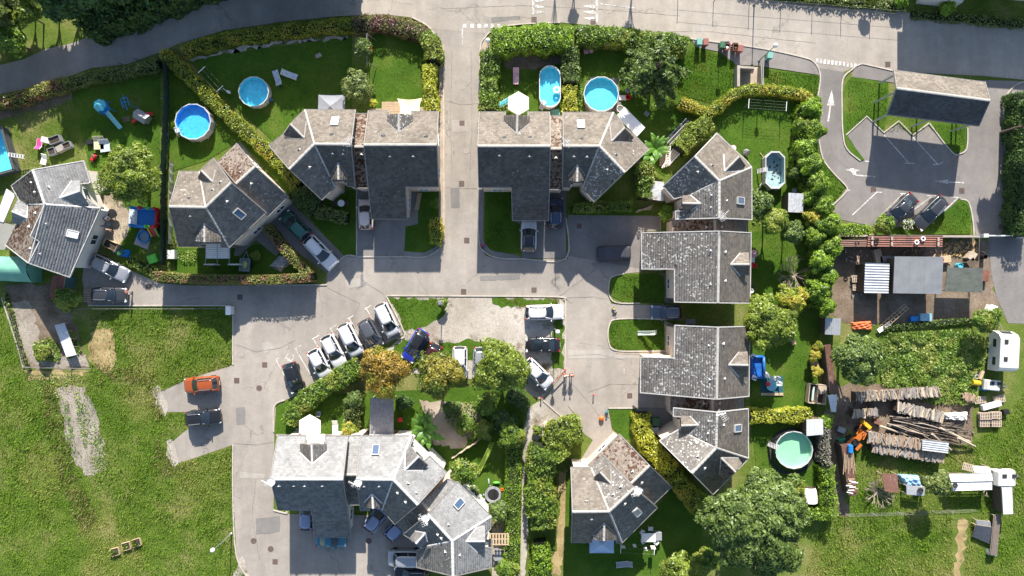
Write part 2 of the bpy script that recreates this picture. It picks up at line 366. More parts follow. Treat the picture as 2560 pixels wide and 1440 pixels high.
# ---- loose ground
ground_sheet('gravel_yard', [(968, 742), (1400, 744), (1413, 762), (1410, 930), (1355, 1000), (1330, 990), (1300, 960), (1000, 930), (960, 880), (1012, 836)], .032, MGR)
ground_sheet('dirt', [(972, 746), (1120, 746), (1110, 790), (1050, 820), (1015, 830)], .036, ML)
ground_sheet('dirt', [(1230, 746), (1392, 746), (1402, 764), (1300, 768), (1240, 764)], .037, ML)
ground_sheet('dirt', [(1385, 790), (1410, 790), (1408, 925), (1380, 920)], .038, ML)
ground_sheet('dirt', [(1010, 850), (1080, 858), (1180, 850), (1300, 880), (1320, 960), (1180, 900), (1000, 930), (970, 880)], .039, ML)
ground_sheet('gravel_path', [(1355, 1000), (1420, 1055), (1400, 1060), (1345, 1100), (1325, 1180), (1312, 1480), (1292, 1480), (1300, 1200), (1306, 1090), (1322, 1020)], .034, MGR)
ground_sheet('dirt', [(2080, 600), (2470, 600), (2480, 700), (2500, 780), (2440, 800), (2240, 812), (2120, 810), (2070, 790)], .012, MD)
ground_sheet('dirt', [(2080, 960), (2240, 960), (2430, 1010), (2430, 1110), (2250, 1110), (2090, 1060)], .012, MD)
ground_sheet('dirt', [(2060, 1030), (2108, 1040), (2120, 1290), (2060, 1290)], .014, MD)
ground_sheet('dirt', [(16, 712), (120, 708), (140, 745), (180, 780), (200, 850), (222, 922), (60, 922), (20, 760)], .018, MD)
ground_sheet('vegetable_bed', [(20, 755), (70, 752), (98, 830), (112, 890), (130, 915), (70, 905)], .022, MSOIL)
ground_sheet('vegetable_bed', [(120, 900), (215, 885), (222, 918), (130, 918)], .023, MSOIL)
ground_sheet('vegetable_bed', [(145, 970), (205, 965), (235, 1020), (262, 1110), (262, 1180), (215, 1190), (185, 1150), (160, 1080)], .020, MSOIL)
ground_sheet('worn_grass', [(225, 830), (285, 815), (292, 900), (262, 935), (225, 905)], .016, MD)
ground_sheet('worn_grass', [(60, 925), (225, 930), (160, 948), (70, 952)], .016, MD)
ground_sheet('worn_grass', [(2395, 1300), (2420, 1300), (2400, 1440), (2384, 1440)], .016, MD)
ground_sheet('worn_grass', [(1440, 1180), (1400, 1180), (1395, 1330), (1372, 1440), (1400, 1440), (1420, 1300)], .016, MD)
ground_sheet('worn_grass', [(1050, 1000), (1180, 1010), (1210, 1060), (1150, 1120), (1080, 1110)], .062, MPAT)
ground_sheet('dirt', [(-60, 262), (60, 252), (160, 228), (182, 222), (186, 250), (120, 272), (40, 290), (-60, 300)], .022, MD)
ground_sheet('dirt', [(1248, 128), (1330, 126), (1400, 130), (1404, 160), (1330, 176), (1262, 168)], .060, MD)
ground_sheet('dirt', [(1570, 400), (1640, 350), (1700, 330), (1650, 420), (1600, 480)], .014, MD)
ground_sheet('worn_grass', [(470, 150), (560, 126), (700, 104), (870, 92), (870, 97), (700, 110), (560, 132), (474, 156)], .060, MGR)
ground_sheet('worn_grass', [(382, 970), (398, 962), (420, 1028), (412, 1042), (400, 1030)], .0235, MGR)
ground_sheet('worn_grass', [(412, 1104), (428, 1098), (446, 1156), (436, 1172), (424, 1150)], .0235, MGR)
ground_sheet('worn_grass', [(584, 1440), (604, 1392), (622, 1440), (640, 1470), (600, 1470)], .0235, MGR)
# ---- gardens as short lawn
LAWNS = [[(190, 200), (400, 165), (400, 600), (320, 640), (260, 560), (220, 400), (180, 240)], [(420, 170), (470, 200), (690, 400), (720, 480), (600, 350), (520, 400), (425, 430)],
 [(470, 150), (880, 90), (880, 270), (760, 275), (690, 360), (560, 240)], [(930, 85), (1060, 90), (1060, 245), (1055, 290), (930, 290)], [(1240, 125), (1410, 120), (1410, 285), (1240, 285)],
 [(1440, 110), (1720, 130), (1720, 330), (1660, 440), (1600, 400), (1440, 280)], [(1640, 180), (1738, 115), (1835, 150), (1840, 215), (1790, 260), (1705, 240)], [(1912, 172), (2048, 190), (2040, 330), (2050, 395), (2112, 470), (2080, 510), (2000, 520), (2040, 240), (1912, 212)],
 [(1780, 290), (1860, 240), (2000, 245), (2000, 520), (1880, 560), (1870, 420), (1800, 330)], [(1878, 580), (2000, 560), (2040, 700), (1990, 760), (1878, 760)], [(1878, 780), (2050, 780), (2040, 1040), (1878, 1030)], [(1878, 1050), (2060, 1050), (2050, 1280), (1900, 1270)],
 [(760, 480), (892, 475), (891, 640), (862, 640), (760, 530)], [(1014, 568), (1045, 560), (1045, 470), (1097, 470), (1108, 600), (1085, 620), (1060, 632), (1012, 630)], [(1212, 470), (1281, 470), (1281, 552), (1298, 560), (1298, 632), (1240, 634), (1212, 610)],
 [(1522, 700), (1560, 685), (1664, 685), (1686, 757), (1560, 757), (1530, 740)], [(1522, 810), (1545, 798), (1690, 798), (1664, 876), (1545, 876), (1522, 858)], [(1522, 1022), (1586, 1020), (1586, 1098), (1560, 1096), (1530, 1070)],
 [(600, 620), (700, 600), (760, 690), (440, 690), (430, 620)], [(690, 1015), (760, 990), (1310, 960), (1300, 1440), (1240, 1300), (1110, 1180), (1040, 1085), (690, 1085)], [(1415, 1180), (1428, 1170), (1428, 1356), (1640, 1270), (1680, 1220), (1760, 1300), (1740, 1440), (1410, 1440)],
 [(1420, 520), (1600, 520), (1650, 538), (1430, 538)]]
for i, p in enumerate(LAWNS): ground_sheet('lawn', p, .038+.0005*i if i < 12 else .044+.0003*i, ML)
ground_sheet('traffic_island', [(2116, 205), (2128, 192), (2220, 208), (2220, 290), (2208, 330), (2166, 290), (2114, 338), (2160, 400), (2150, 402), (2118, 372), (2106, 330), (2104, 260)], .10, ML)
ground_sheet('traffic_island', [(2210, 330), (2246, 302), (2282, 336), (2325, 305), (2415, 310), (2415, 370), (2398, 384), (2378, 378), (2320, 312), (2280, 342), (2246, 308)], .10, ML)
ground_sheet('traffic_island', [(2426, 584), (2428, 545), (2420, 505), (2400, 498), (2320, 560), (2180, 575), (2190, 588)], .09, ML)
# ---- patios and paths of slabs
ground_sheet('patio', [(212, 425), (255, 430), (330, 540), (318, 590), (290, 620), (235, 600), (215, 640), (200, 560)], .046, MPAT)
ground_sheet('patio', [(925, 272), (1060, 268), (1060, 300), (925, 300)], .050, MPAT)
ground_sheet('patio', [(600, 560), (660, 530), (720, 600), (690, 640), (640, 600), (600, 640), (585, 640)], .050, A3)
ground_sheet('patio', [(500, 615), (598, 615), (598, 662), (500, 662)], .048, MPAT)
ground_sheet('patio', [(690, 1040), (900, 1040), (905, 1090), (690, 1090)], .049, MPAT)
ground_sheet('patio', [(1590, 1020), (1680, 1020), (1700, 1100), (1640, 1100), (1590, 1050)], .055, A3)
ground_sheet('patio', [(1660, 800), (1690, 815), (1690, 890), (1540, 884), (1540, 877), (1662, 875)], .056, MPAT)
ground_sheet('patio', [(1645, 684), (1690, 684), (1690, 757), (1662, 757), (1660, 690)], .056, A3)
ground_sheet('patio', [(1230, 1290), (1275, 1290), (1275, 1440), (1230, 1440)], .05, MPAT)
ground_sheet('patio', [(1080, 1090), (1140, 1060), (1220, 1180), (1280, 1340), (1230, 1300), (1120, 1190)], .047, MPAT)
ground_sheet('patio', [(1760, 1240), (1800, 1240), (1820, 1290), (1780, 1290)], .05, MPAT)
# timber decks: planks as pieces
WOODDECK = M('deck_wood', (.36, .27, .18), .8, .2, 3, .2, island=.25)
def deck(label, x0, y0, x1, y1, n, z=.16):
    a = G(x0, y0); b = G(x1, y1); t = thing('timber_deck', label, 'deck', ((a.x+b.x)/2, (a.y+b.y)/2, 0))
    w = (a.y-b.y)/n
    for i in range(n):
        MB().box(((a.x+b.x)/2, a.y-(i+.5)*w, z-.02), (b.x-a.x, w-.02, .04)).build('plank', WOODDECK, t)
    MB().box(((a.x+b.x)/2, (a.y+b.y)/2, z/2-.03), (b.x-a.x-.1, a.y-b.y-.1, z-.08)).build('joist_frame', WOODDECK, t)
deck('pale timber deck beside the beige shade sail', 955, 255, 1004, 292, 6)
deck('brown timber deck under the white hexagonal parasol of the bottom left house', 740, 1070, 765, 1086, 4)
# ---- kerbs
def kerb(pts, w=.14, h=.12, mat=None):
    P = [G(x, y) for x, y in (pts if pts[0] == (2114, 338) else smooth_path(pts))]; m = MB(); L = []; R_ = []
    for i, p in enumerate(P):
        a = P[max(i-1, 0)]; b = P[min(i+1, len(P)-1)]; d = (b-a).normalized(); n = Vector((-d.y, d.x, 0))*w/2
        L.append(p+n); R_.append(p-n)
    k = len(P); vs = [(*v.xy, h) for v in L]+[(*v.xy, h) for v in R_]+[(*v.xy, 0) for v in L]+[(*v.xy, 0) for v in R_]
    fs = []
    for i in range(k-1):
        fs += [(i+1, i, k+i, k+i+1), (i, i+1, 2*k+i+1, 2*k+i), (k+i+1, k+i, 3*k+i, 3*k+i+1)]
    fs += [(0, 2*k, 3*k, k), (k-1, 2*k-1, 4*k-1, 3*k-1)]
    m.add(vs, fs); o = m.build('kerb', mat or KERB); tag(o, kind='structure'); return o
for pts in [[(1030, 44), (1070, 66), (1095, 100), (1107, 140), (1109, 300), (1110, 590)], [(1110, 590), (1108, 605), (1095, 626), (1060, 643), (1012, 641)], [(1400, 57), (1300, 61), (1240, 72), (1212, 95), (1200, 130), (1199, 278)],
            [(1197, 470), (1197, 600), (1215, 632), (1250, 646), (1306, 647)], [(1306, 647), (1415, 647), (1415, 545)], [(892, 642), (1010, 642)], [(892, 470), (892, 642)], [(966, 739), (1180, 740), (1395, 742), (1410, 750), (1414, 765), (1412, 930)], [(966, 740), (1012, 834), (990, 846)],
            [(583, 765), (583, 912)], [(583, 1112), (583, 1250), (592, 1390), (625, 1450)], [(222, 764), (580, 764)], [(685, 1080), (686, 1016), (712, 1000)], [(818, 712), (640, 713)], [(820, 684), (861, 641), (891, 641)],
            [(1600, 79), (1740, 99), (1900, 121), (2000, 142), (2035, 156), (2050, 190), (2044, 240)], [(2240, 179), (2170, 163), (2150, 161), (2128, 175), (2106, 200), (2104, 260), (2106, 330), (2116, 372), (2150, 402)], [(2044, 330), (2056, 395), (2085, 435), (2116, 468), (2110, 485), (2082, 512)],
            [(2114, 338), (2166, 291), (2209, 332), (2246, 303), (2281, 338), (2322, 308)], [(2322, 308), (2378, 380), (2400, 384), (2416, 370), (2418, 320)], [(2400, 498), (2420, 505), (2430, 545), (2434, 588)], [(2640, 200), (2560, 205), (2525, 225), (2512, 260), (2510, 350), (2530, 470), (2540, 590)],
            [(1560, 684), (1530, 692), (1523, 705), (1522, 735), (1540, 756), (1600, 758)], [(1664, 798), (1548, 797), (1523, 812), (1522, 856), (1546, 877), (1664, 877)], [(1586, 1020), (1521, 1020)], [(1358, 1001), (1420, 1056)], [(684, 1275), (716, 1283), (716, 1278)]]:
    kerb(pts)
# repairs and tarred seams
PATCH = asphalt('asphalt_patch', (.20, .19, .18), (.25, .235, .22), 0); PATCH_L = asphalt('asphalt_patch_pale', (.34, .31, .275), (.38, .35, .31), 0)
for i, (q, mt) in enumerate([([(1228, 44), (1300, 40), (1302, 50), (1230, 56)], PATCH), ([(600, 1180), (664, 1184), (662, 1196), (600, 1196)], PATCH_L), ([(655, 858), (676, 854), (684, 872), (662, 884)], PATCH_L), ([(1130, 300), (1168, 300), (1170, 330), (1132, 330)], PATCH_L), ([(1476, 660), (1560, 606), (1566, 614), (1486, 668)], PATCH), ([(1420, 876), (1600, 872), (1600, 896), (1420, 896)], PATCH_L), ([(590, 1020), (612, 1018), (614, 1060), (592, 1062)], PATCH), ([(1730, 66), (1762, 68), (1760, 84), (1728, 82)], PATCH_L), ([(2210, 440), (2240, 436), (2262, 450), (2230, 458)], PATCH), ([(1126, 470), (1148, 470), (1150, 520), (1128, 520)], PATCH), ([(640, 1296), (700, 1290), (700, 1330), (640, 1336)], PATCH), ([(860, 700), (912, 690), (920, 712), (872, 722)], PATCH_L), ([(1200, 690), (1300, 686), (1300, 698), (1200, 702)], PATCH)]):
    MB().sheet(poly_px(rough(q, 1.2, 9)), .0315+.0003*i).build('asphalt_repair', mt, road)
TAR = M('tar_seam', (.15, .138, .125), .7, .2, 4, .1)
def seam(pts, w=.035, z=.036):
    P = pts; q = []
    for (x0, y0), (x1, y1) in zip(P[:-1], P[1:]):
        n = max(1, int(math.hypot(x1-x0, y1-y0)/12))
        for i in range(n): q.append((x0+(x1-x0)*i/n+random.uniform(-.9, .9), y0+(y1-y0)*i/n+random.uniform(-.9, .9)))
    q.append(P[-1]); m = MB()
    for a, b in zip(q[:-1], q[1:]):
        A = G(*a); B = G(*b); d = (B-A).normalized(); n_ = Vector((-d.y, d.x, 0))*w/2*random.uniform(.5, 1.4); m.add([(*(A+n_).xy, z), (*(A-n_).xy, z), (*(B-n_).xy, z), (*(B+n_).xy, z)], [(0, 1, 2, 3)])
    m.build('tar_seam', TAR, road)
for pts in [[(893, 692), (960, 736)], [(1108, 470), (1196, 472)], [(1108, 250), (1150, 262), (1196, 258)], [(586, 1108), (640, 1112), (684, 1106)], [(1415, 745), (1480, 742), (1520, 748)], [(1310, 60), (1500, 82), (1760, 78), (2040, 108)], [(1100, 22), (1300, 14), (1500, 24), (1700, 40)], [(1420, 890), (1500, 886), (1560, 900)], [(1470, 980), (1530, 960), (1600, 962)], [(1498, 1040), (1475, 1010), (1430, 960)], [(2056, 200), (2064, 300), (2080, 390), (2150, 440)], [(586, 860), (640, 880), (700, 870), (740, 850)], [(640, 1200), (630, 1290), (650, 1400)], [(1250, 46), (1290, 41), (1330, 47)], [(1500, 664), (1400, 740), (1430, 760)], [(1130, 120), (1126, 300), (1130, 440)], [(1178, 130), (1180, 320), (1174, 450)], [(820, 720), (900, 760), (880, 800)]]: seam(pts)
# ---- markings, covers and drains: parts of the road
def stroke(m, pts, w, z):
    for a, b in zip(pts[:-1], pts[1:]):
        A = G(*a); B = G(*b); d = (B-A); d.z = 0
        if d.length < 1e-4: continue
        d.normalize(); n = Vector((-d.y, d.x, 0))*w/2; m.add([(*(A+n).xy, z), (*(A-n).xy, z), (*(B-n).xy, z), (*(B+n).xy, z)], [(0, 1, 2, 3)])
def mark(strokes, w=.12, z=.034, polys=()):
    m = MB(); k = 0
    for s_ in strokes: stroke(m, s_, w, z+.0006*k); k += 1
    for p in polys: m.sheet(poly_px(p), z+.0006*k); k += 1
    return m.build('painted_marking', WHITE_PAINT, road)
for (a, b, c, d) in [((740, 874), (768, 904), (738, 872), (754, 863)), ((782, 845), (806, 872), (780, 848), (798, 838)), ((826, 820), (850, 850), (824, 823), (842, 812)), ((872, 794), (896, 826), (868, 798), (885, 788)), ((914, 768), (936, 800), (911, 774), (928, 763))]:
    mark([[a, (a[0]+42, a[1]+72)], [c, d]], .10)
mark([[(690, 898), (718, 952)], [(690, 898), (697, 895)]], .10)
# wheelchair sign
cx, cy = 725, 893
mark([[(cx+9*math.cos(t*PI/8), cy+9*math.sin(t*PI/8)) for t in range(17)], [(cx-14, cy+2), (cx-4, cy+3), (cx+2, cy+10), (cx+10, cy+12)]], .09)
for x in (1157, 1176, 1194, 1211, 1226, 1242): mark([], polys=[[(x, 60), (x+9, 60), (x+9, 70), (x, 70)]], z=.040)
mark([[(1156, 72), (1156, 113)]], .11, .040)
for y in (2, 18, 31): mark([], polys=[[(1333, y), (1342, y-6), (1364, y), (1342, y+4)]], z=.04)
for y in (16, 30, 46): mark([], polys=[[(1492, y+3), (1483, y+6), (1456, y-1), (1483, y-4)]], z=.04)
mark([[(1333, -10), (1333, 36)], [(1492, 0), (1492, 55)]], .25, .04)
for i in range(12): mark([], polys=[[(2040+i*9.5, 146+i*1.2), (2046+i*9.5, 147+i*1.2), (2045+i*9.5, 158+i*1.2), (2039+i*9.5, 157+i*1.2)]], z=.04)
mark([[(1500, 10), (1585, 20)]], .10, .04)
mark([[(2070, 304), (2076, 262)]], .18, .04, [[(2067, 264), (2086, 264), (2079, 225)]])
mark([[(2188, 442), (2140, 438), (2132, 428)]], .16, .04, [[(2113, 425), (2130, 420), (2149, 426), (2138, 430), (2142, 436), (2134, 438), (2126, 428)]])
mark([[(2410, 457), (2368, 455)]], .13, .04, [[(2370, 449), (2370, 460), (2332, 453)]])
for a, b in [((2210, 338), (2272, 408)), ((2280, 341), (2344, 411))]: mark([[a, b]], .10, .04)
mark([[(2262, 408), (2286, 409)], [(2332, 411), (2346, 411), (2356, 405)], [(2386, 392), (2396, 387)]], .10, .042)
for a, b in [((2130, 538), (2192, 480)), ((2202, 538), (2258, 484)), ((2274, 532), (2330, 490)), ((2344, 542), (2395, 494))]: mark([[a, b]], .11, .04)
for x, y in [(2192, 480), (2262, 484), (2328, 489), (2390, 493)]: mark([[(x-12, y), (x+12, y+1)]], .11, .042)
mark([[(2162, 403), (2174, 404)], [(2114, 475), (2126, 476)]], .11, .042)
mark([[(2536, 300), (2540, 245)]], .1, .04, [[(2532, 262), (2546, 262), (2540, 238)]])
mark([[(1560, 922), (1560, 934)]], .1, .04)
mark([[(935, 1333), (972, 1298)]], .09, .04)
METAL_COVER = M('cast_iron', (.12, .085, .075), .6, .3, 9, .4)
CONC_COVER = M('cover_concrete', (.30, .27, .24), .8, .2, 5, .2)
def manhole(x, y, r, mat=METAL_COVER):
    m = MB().lathe((*G(x, y).xy, 0), [(r, .02), (r, .043), (r*.88, .043), (r*.86, .038), (.01, .038)], 18)
    m.build('manhole_cover', mat, road)
def drain(x, y, w, h, grid=True):
    p = G(x, y); m = MB()
    if grid:
        m.box((p.x, p.y, .028), (w, h, .012))
        for i in range(5): m.box((p.x-w/2+w*(i+.5)/5, p.y, .042), (w/9, h*.92, .02))
        for j in (-1, 0, 1): m.box((p.x, p.y+j*h*.45, .045), (w, .05, .022))
    else: m.box((p.x, p.y, .033), (w, h, .02))
    m.build('drain_grate' if grid else 'inspection_cover', METAL_COVER, road)
for x, y in [(648, 970), (677, 1372), (634, 1352), (922, 1352), (1788, 60), (1166, 377), (2502, 567), (1474, 908), (603, 887)]: manhole(x, y, .34, CONC_COVER if x in (1788, 1166, 1474, 603) else METAL_COVER)
for x, y in [(1154, 459), (1167, 601), (1159, 729), (2183, 474), (2404, 477), (1335, 49), (1483, 54), (592, 951), (2219, 161)]: drain(x, y, .62, .62)
for x, y in [(662, 912), (688, 1404), (1335, 725), (372, 717), (600, 743), (1155, 308), (1448, 565), (1574, 989)]: drain(x, y, .6, .6, False)
# =============== HOUSES ===============
RS = 0.67
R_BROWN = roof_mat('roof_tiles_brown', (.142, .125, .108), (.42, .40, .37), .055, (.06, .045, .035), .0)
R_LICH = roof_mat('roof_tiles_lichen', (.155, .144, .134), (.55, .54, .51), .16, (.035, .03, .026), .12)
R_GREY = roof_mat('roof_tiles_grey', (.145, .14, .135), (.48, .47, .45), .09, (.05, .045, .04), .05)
R_PALE_SHADE = roof_mat('roof_tiles_pale_shade', (.135, .14, .155), (.3, .3, .3), -.03, (.05, .05, .055), .09)  # pale tiles with bluish shade put into the colour, for south slopes
R_BROWN_SHADE = roof_mat('roof_tiles_brown_shade', (.085, .082, .08), (.36, .36, .36), .03, (.04, .035, .03), .02)  # brown tiles darkened for south slopes, their shade put into the colour
R_SHELTER_SHADE = roof_mat('roof_tiles_shelter_shade', (.075, .078, .085), (.5, .5, .5), -.01, (.04, .04, .04), .0)  # south slope of the shelter, its shade put into a near-black tile colour
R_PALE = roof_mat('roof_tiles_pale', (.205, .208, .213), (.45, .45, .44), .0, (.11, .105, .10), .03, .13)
R_MOSS = roof_mat('roof_tiles_mossy', (.20, .17, .145), (.5, .47, .43), .06, (.07, .035, .022), .30)
CAP = M('ridge_cap_cement', (.38, .365, .34), .8, .2, 2, .2)
CAP_P = M('ridge_cap_pale', (.52, .51, .50), .8, .15, 2, .2)
TRIM = M('verge_trim', (.20, .19, .18), .6, .2, 3, .1)
TRIM_P = M('verge_trim_pale', (.42, .41, .40), .6, .2, 3, .1)
WALL = M('render_cream', (.60, .50, .41), .9, .12, .8, .3)
WALL2 = M('render_white', (.68, .64, .58), .9, .1, .8, .3)
FRAME = M('white_frame', (.70, .69, .66), .5, .08, 3, 0)
PANE = M('window_glass', (.03, .04, .055), .06, .05, 2, 0, spec=.8)
DOORM = M('wood_door', (.20, .11, .06), .6, .2, 6, .1)
VENTM = M('vent_metal', (.66, .66, .66), .45, .12, 6, 0)
WIRE = M('aerial_metal', (.62, .61, .6), .4, .1, 4, 0, metal=.3)
class Plane:
    def __init__(s, a, b, hr, down, slope=RS):
        A = G(*a, hr); B = G(*b, hr); D = G(*down, hr); u = (B-A); u.z = 0; u.normalize()
        d = Vector((-u.y, u.x, 0)); 
        if (D-A).dot(d) < 0: d = -d
        s.o = A; s.d = d; s.sl = slope; s.hr = hr; s.u = u
    def z(s, p): return s.hr - s.sl*((p.x-s.o.x)*s.d.x+(p.y-s.o.y)*s.d.y)
    def px(s, x, y, dz=0):
        # G(x,y,z)=((x-1280)S(1-z/H),..); solve z = hr - sl*((G-o).d)
        ax = (x-1280)*S; ay = (720-y)*S; e = ax*s.d.x+ay*s.d.y; od = s.o.x*s.d.x+s.o.y*s.d.y
        z = (s.hr - s.sl*(e-od))/(1 - s.sl*e/HC)
        return G(x, y, z)+Vector((0, 0, dz))
def tile_cover(name, P, mat, parent, u, d, sl, tw=.36, th=.27):
    """real overlapping tiles over the 3-D polygon P (u along the ridge, d down the slope, horizontal)"""
    o = P[0]; c = 1/math.sqrt(1+sl*sl)
    v3 = Vector((d.x*c, d.y*c, -sl*c)); u3 = Vector((u.x, u.y, 0)); nrm = u3.cross(v3); nrm = nrm if nrm.z > 0 else -nrm
    poly = [((p-o).dot(u3), (p-o).dot(v3)) for p in P]
    us = [p[0] for p in poly]; vs = [p[1] for p in poly]
    nu = int((max(us)-min(us))/tw)+3; nv = int((max(vs)-min(vs))/th)+3
    I, J = np.meshgrid(np.arange(nu), np.arange(nv)); I = I.ravel(); J = J.ravel()
    U = min(us)-tw+I*tw+(J % 2)*tw/2+RNG.normal(0, .008, len(I)); V = min(vs)-th*.6+J*th+RNG.normal(0, .008, len(I))
    C = np.stack([U+tw/2, V+th/2], 1); n = len(C)
    offs = [(-tw/2+.003, -th/2), (tw/2-.003, -th/2), (tw/2-.003, th/2+.02), (-tw/2+.003, th/2+.02)]
    cin = pip(C, poly); C = C[cin]; n = len(C)
    if n == 0: return
    K = []
    for ox, oy in offs:
        q = C+np.array([ox, oy]); k = np.ones(n); bad = ~pip(q, poly)
        lo = np.zeros(n); hi = np.ones(n)
        for _ in range(6):
            mid = (lo+hi)/2; t = C+np.array([ox, oy])*mid[:, None]; ok = pip(t, poly); lo = np.where(ok, mid, lo); hi = np.where(ok, hi, mid)
        k = np.where(bad, lo, 1.0); K.append(C+np.array([ox, oy])*k[:, None])
    lift0 = .012+RNG.uniform(0, .004, n); lift1 = .036+RNG.uniform(0, .014, n); tw_ = RNG.normal(0, .003, n)
    ob = np.array(o); U3 = np.array(u3); V3 = np.array(v3); N3 = np.array(nrm)
    def w(q, h): return ob+q[:, :1]*U3+q[:, 1:]*V3+h[:, None]*N3
    A, B, C_, D = w(K[0], lift0-tw_), w(K[1], lift0+tw_), w(K[2], lift1+tw_), w(K[3], lift1-tw_)
    E, F = w(K[2], lift1*0-.01), w(K[3], lift1*0-.01)
    E2, F2 = w(K[1], lift0*0-.01), w(K[0], lift0*0-.01)
    Vv = np.stack([A, B, C_, D, E, F, E2, F2], 1).reshape(-1, 3); i = np.arange(n)[:, None]*8
    if np.dot(np.cross(U3, V3), N3) > 0: q = [[0, 1, 2, 3], [3, 2, 4, 5]]
    else: q = [[3, 2, 1, 0], [5, 4, 2, 3]]
    Fc = np.concatenate([i+np.array(f) for f in q]); org = np.array(base(parent))
    me = np_mesh(name, Vv-org, Fc); me.materials.append(mat); ob_ = link_mesh(name, me, None, parent); tag(ob_, kind='stuff'); return ob_
def slab(name, P, mat, parent, t=.14):
    n = len(P); m = MB(); tr = tessellate_polygon([[Vector((p.x, p.y, 0)) for p in P]]); fs = []
    for a, b, c in tr:
        cr = (P[b].x-P[a].x)*(P[c].y-P[a].y)-(P[b].y-P[a].y)*(P[c].x-P[a].x); tt = (a, b, c) if cr > 0 else (a, c, b)
        fs += [tt, (tt[0]+n, tt[2]+n, tt[1]+n)]
    ar = sum(P[i].x*P[(i+1) % n].y-P[(i+1) % n].x*P[i].y for i in range(n))
    for i in range(n):
        j = (i+1) % n; fs.append((i, i+n, j+n, j) if ar > 0 else (i, j, j+n, i+n))
    m.add(list(P)+[p-Vector((0, 0, t)) for p in P], fs); return m.build(name, mat, parent)
def caps(a, b, mat, parent, w=.30, name='ridge_cap', up=.05):
    """a row of short half-round caps"""
    L = (b-a).length; n = max(1, int(L/.42)); m = MB(); d = (b-a)/n; q = d.to_track_quat('X', 'Z').to_matrix()
    for i in range(n):
        p = a+d*i; e = p+d*1.04; r0, r1 = w*.52, w*.46
        vs = []
        for c, r, l in ((p, r0, up+.01), (e, r1, up-.005)):
            for k in range(5):
                t = PI*k/4; vs.append(c+q @ Vector((0, r*math.cos(t), r*.55*math.sin(t)))+Vector((0, 0, l-.04)))
        m.add(vs, [(k, k+1, k+6, k+5) for k in range(4)]+[(4, 3, 2, 1, 0), (5, 6, 7, 8, 9)])
    return m.build(name, mat, parent)
VENT_ME = None; SKY_ME = {}
def vent(p, pl, parent, rnd):
    global VENT_ME
    if VENT_ME is None:
        VENT_ME = MB().add([(-.17, 0, .0), (.17, 0, .0), (0, .34, .0), (0, .02, .24), (-.17, 0, .12), (.17, 0, .12)], [(0, 1, 5, 3, 4), (0, 4, 3, 2), (1, 2, 3, 5), (0, 2, 1)]).mesh('roof_vent', VENTM)
    # opening faces down the slope
    o = link_mesh('roof_vent', VENT_ME, None, parent, p-base(parent)+Vector((0, 0, .05)))
    ang = math.atan2(pl.d.x, -pl.d.y); o.rotation_euler = (0, 0, ang); o.scale = (rnd, rnd, rnd); return o
def skylight(p, pl, parent, white=False):
    c = 1/math.sqrt(1+RS*RS); v = Vector((pl.d.x*c, pl.d.y*c, -pl.sl*c)); u = pl.u; n = u.cross(v); n = n if n.z > 0 else -n
    R = Matrix((u, v, n)).transposed(); 
    if R.determinant() < 0: R = Matrix((-u, v, n)).transposed()
    f = MB()
    for a, b in (((0, -.55, .09), (.78, .1, .18)), ((0, .55, .09), (.78, .1, .18)), ((-.37, 0, .09), (.08, 1.02, .18)), ((.37, 0, .09), (.08, 1.02, .18))):
        f.box(p+R @ Vector(a), b, R=R)
    fo = f.build('skylight', FRAME if white else TRIM_P, parent)
    g_ = MB().box(p+R @ Vector((0, 0, .12)), (.67, 1.01, .05), R=R); g_.build('pane', VENTM if white else M('skylight_glass', (.05, .09, .16), .05, .05, 2, 0, spec=.9), fo)
def antenna(p, parent, h=1.5, a=.6, dish=False):
    m = MB().tube(p, p+Vector((0, 0, h)), .035, n=6)
    for zz, L, aa in ((h*.95, 1.3, a), (h*.6, 1.0, a+1.2)):
        u = Vector((math.cos(aa), math.sin(aa), 0)); w = Vector((-u.y, u.x, 0)); c = p+Vector((0, 0, zz))
        m.tube(c-u*L/2, c+u*L/2, .025, n=5)
        for i in range(7):
            q = c-u*L/2+u*L*i/6; m.tube(q-w*(.35-.03*i), q+w*(.35-.03*i), .014, n=4)
    o = m.build('tv_aerial', WIRE, parent)
    if dish:
        d = MB().lathe(p+Vector((.25, 0, h*.4)), [(.42, .12), (.3, .04), (.01, 0), (.3, .02), (.42, .1)], 14); d.build('satellite_dish', VENTM, parent)
def near(a, b, t=9): return abs(a[0]-b[0]) < t and abs(a[1]-b[1]) < t
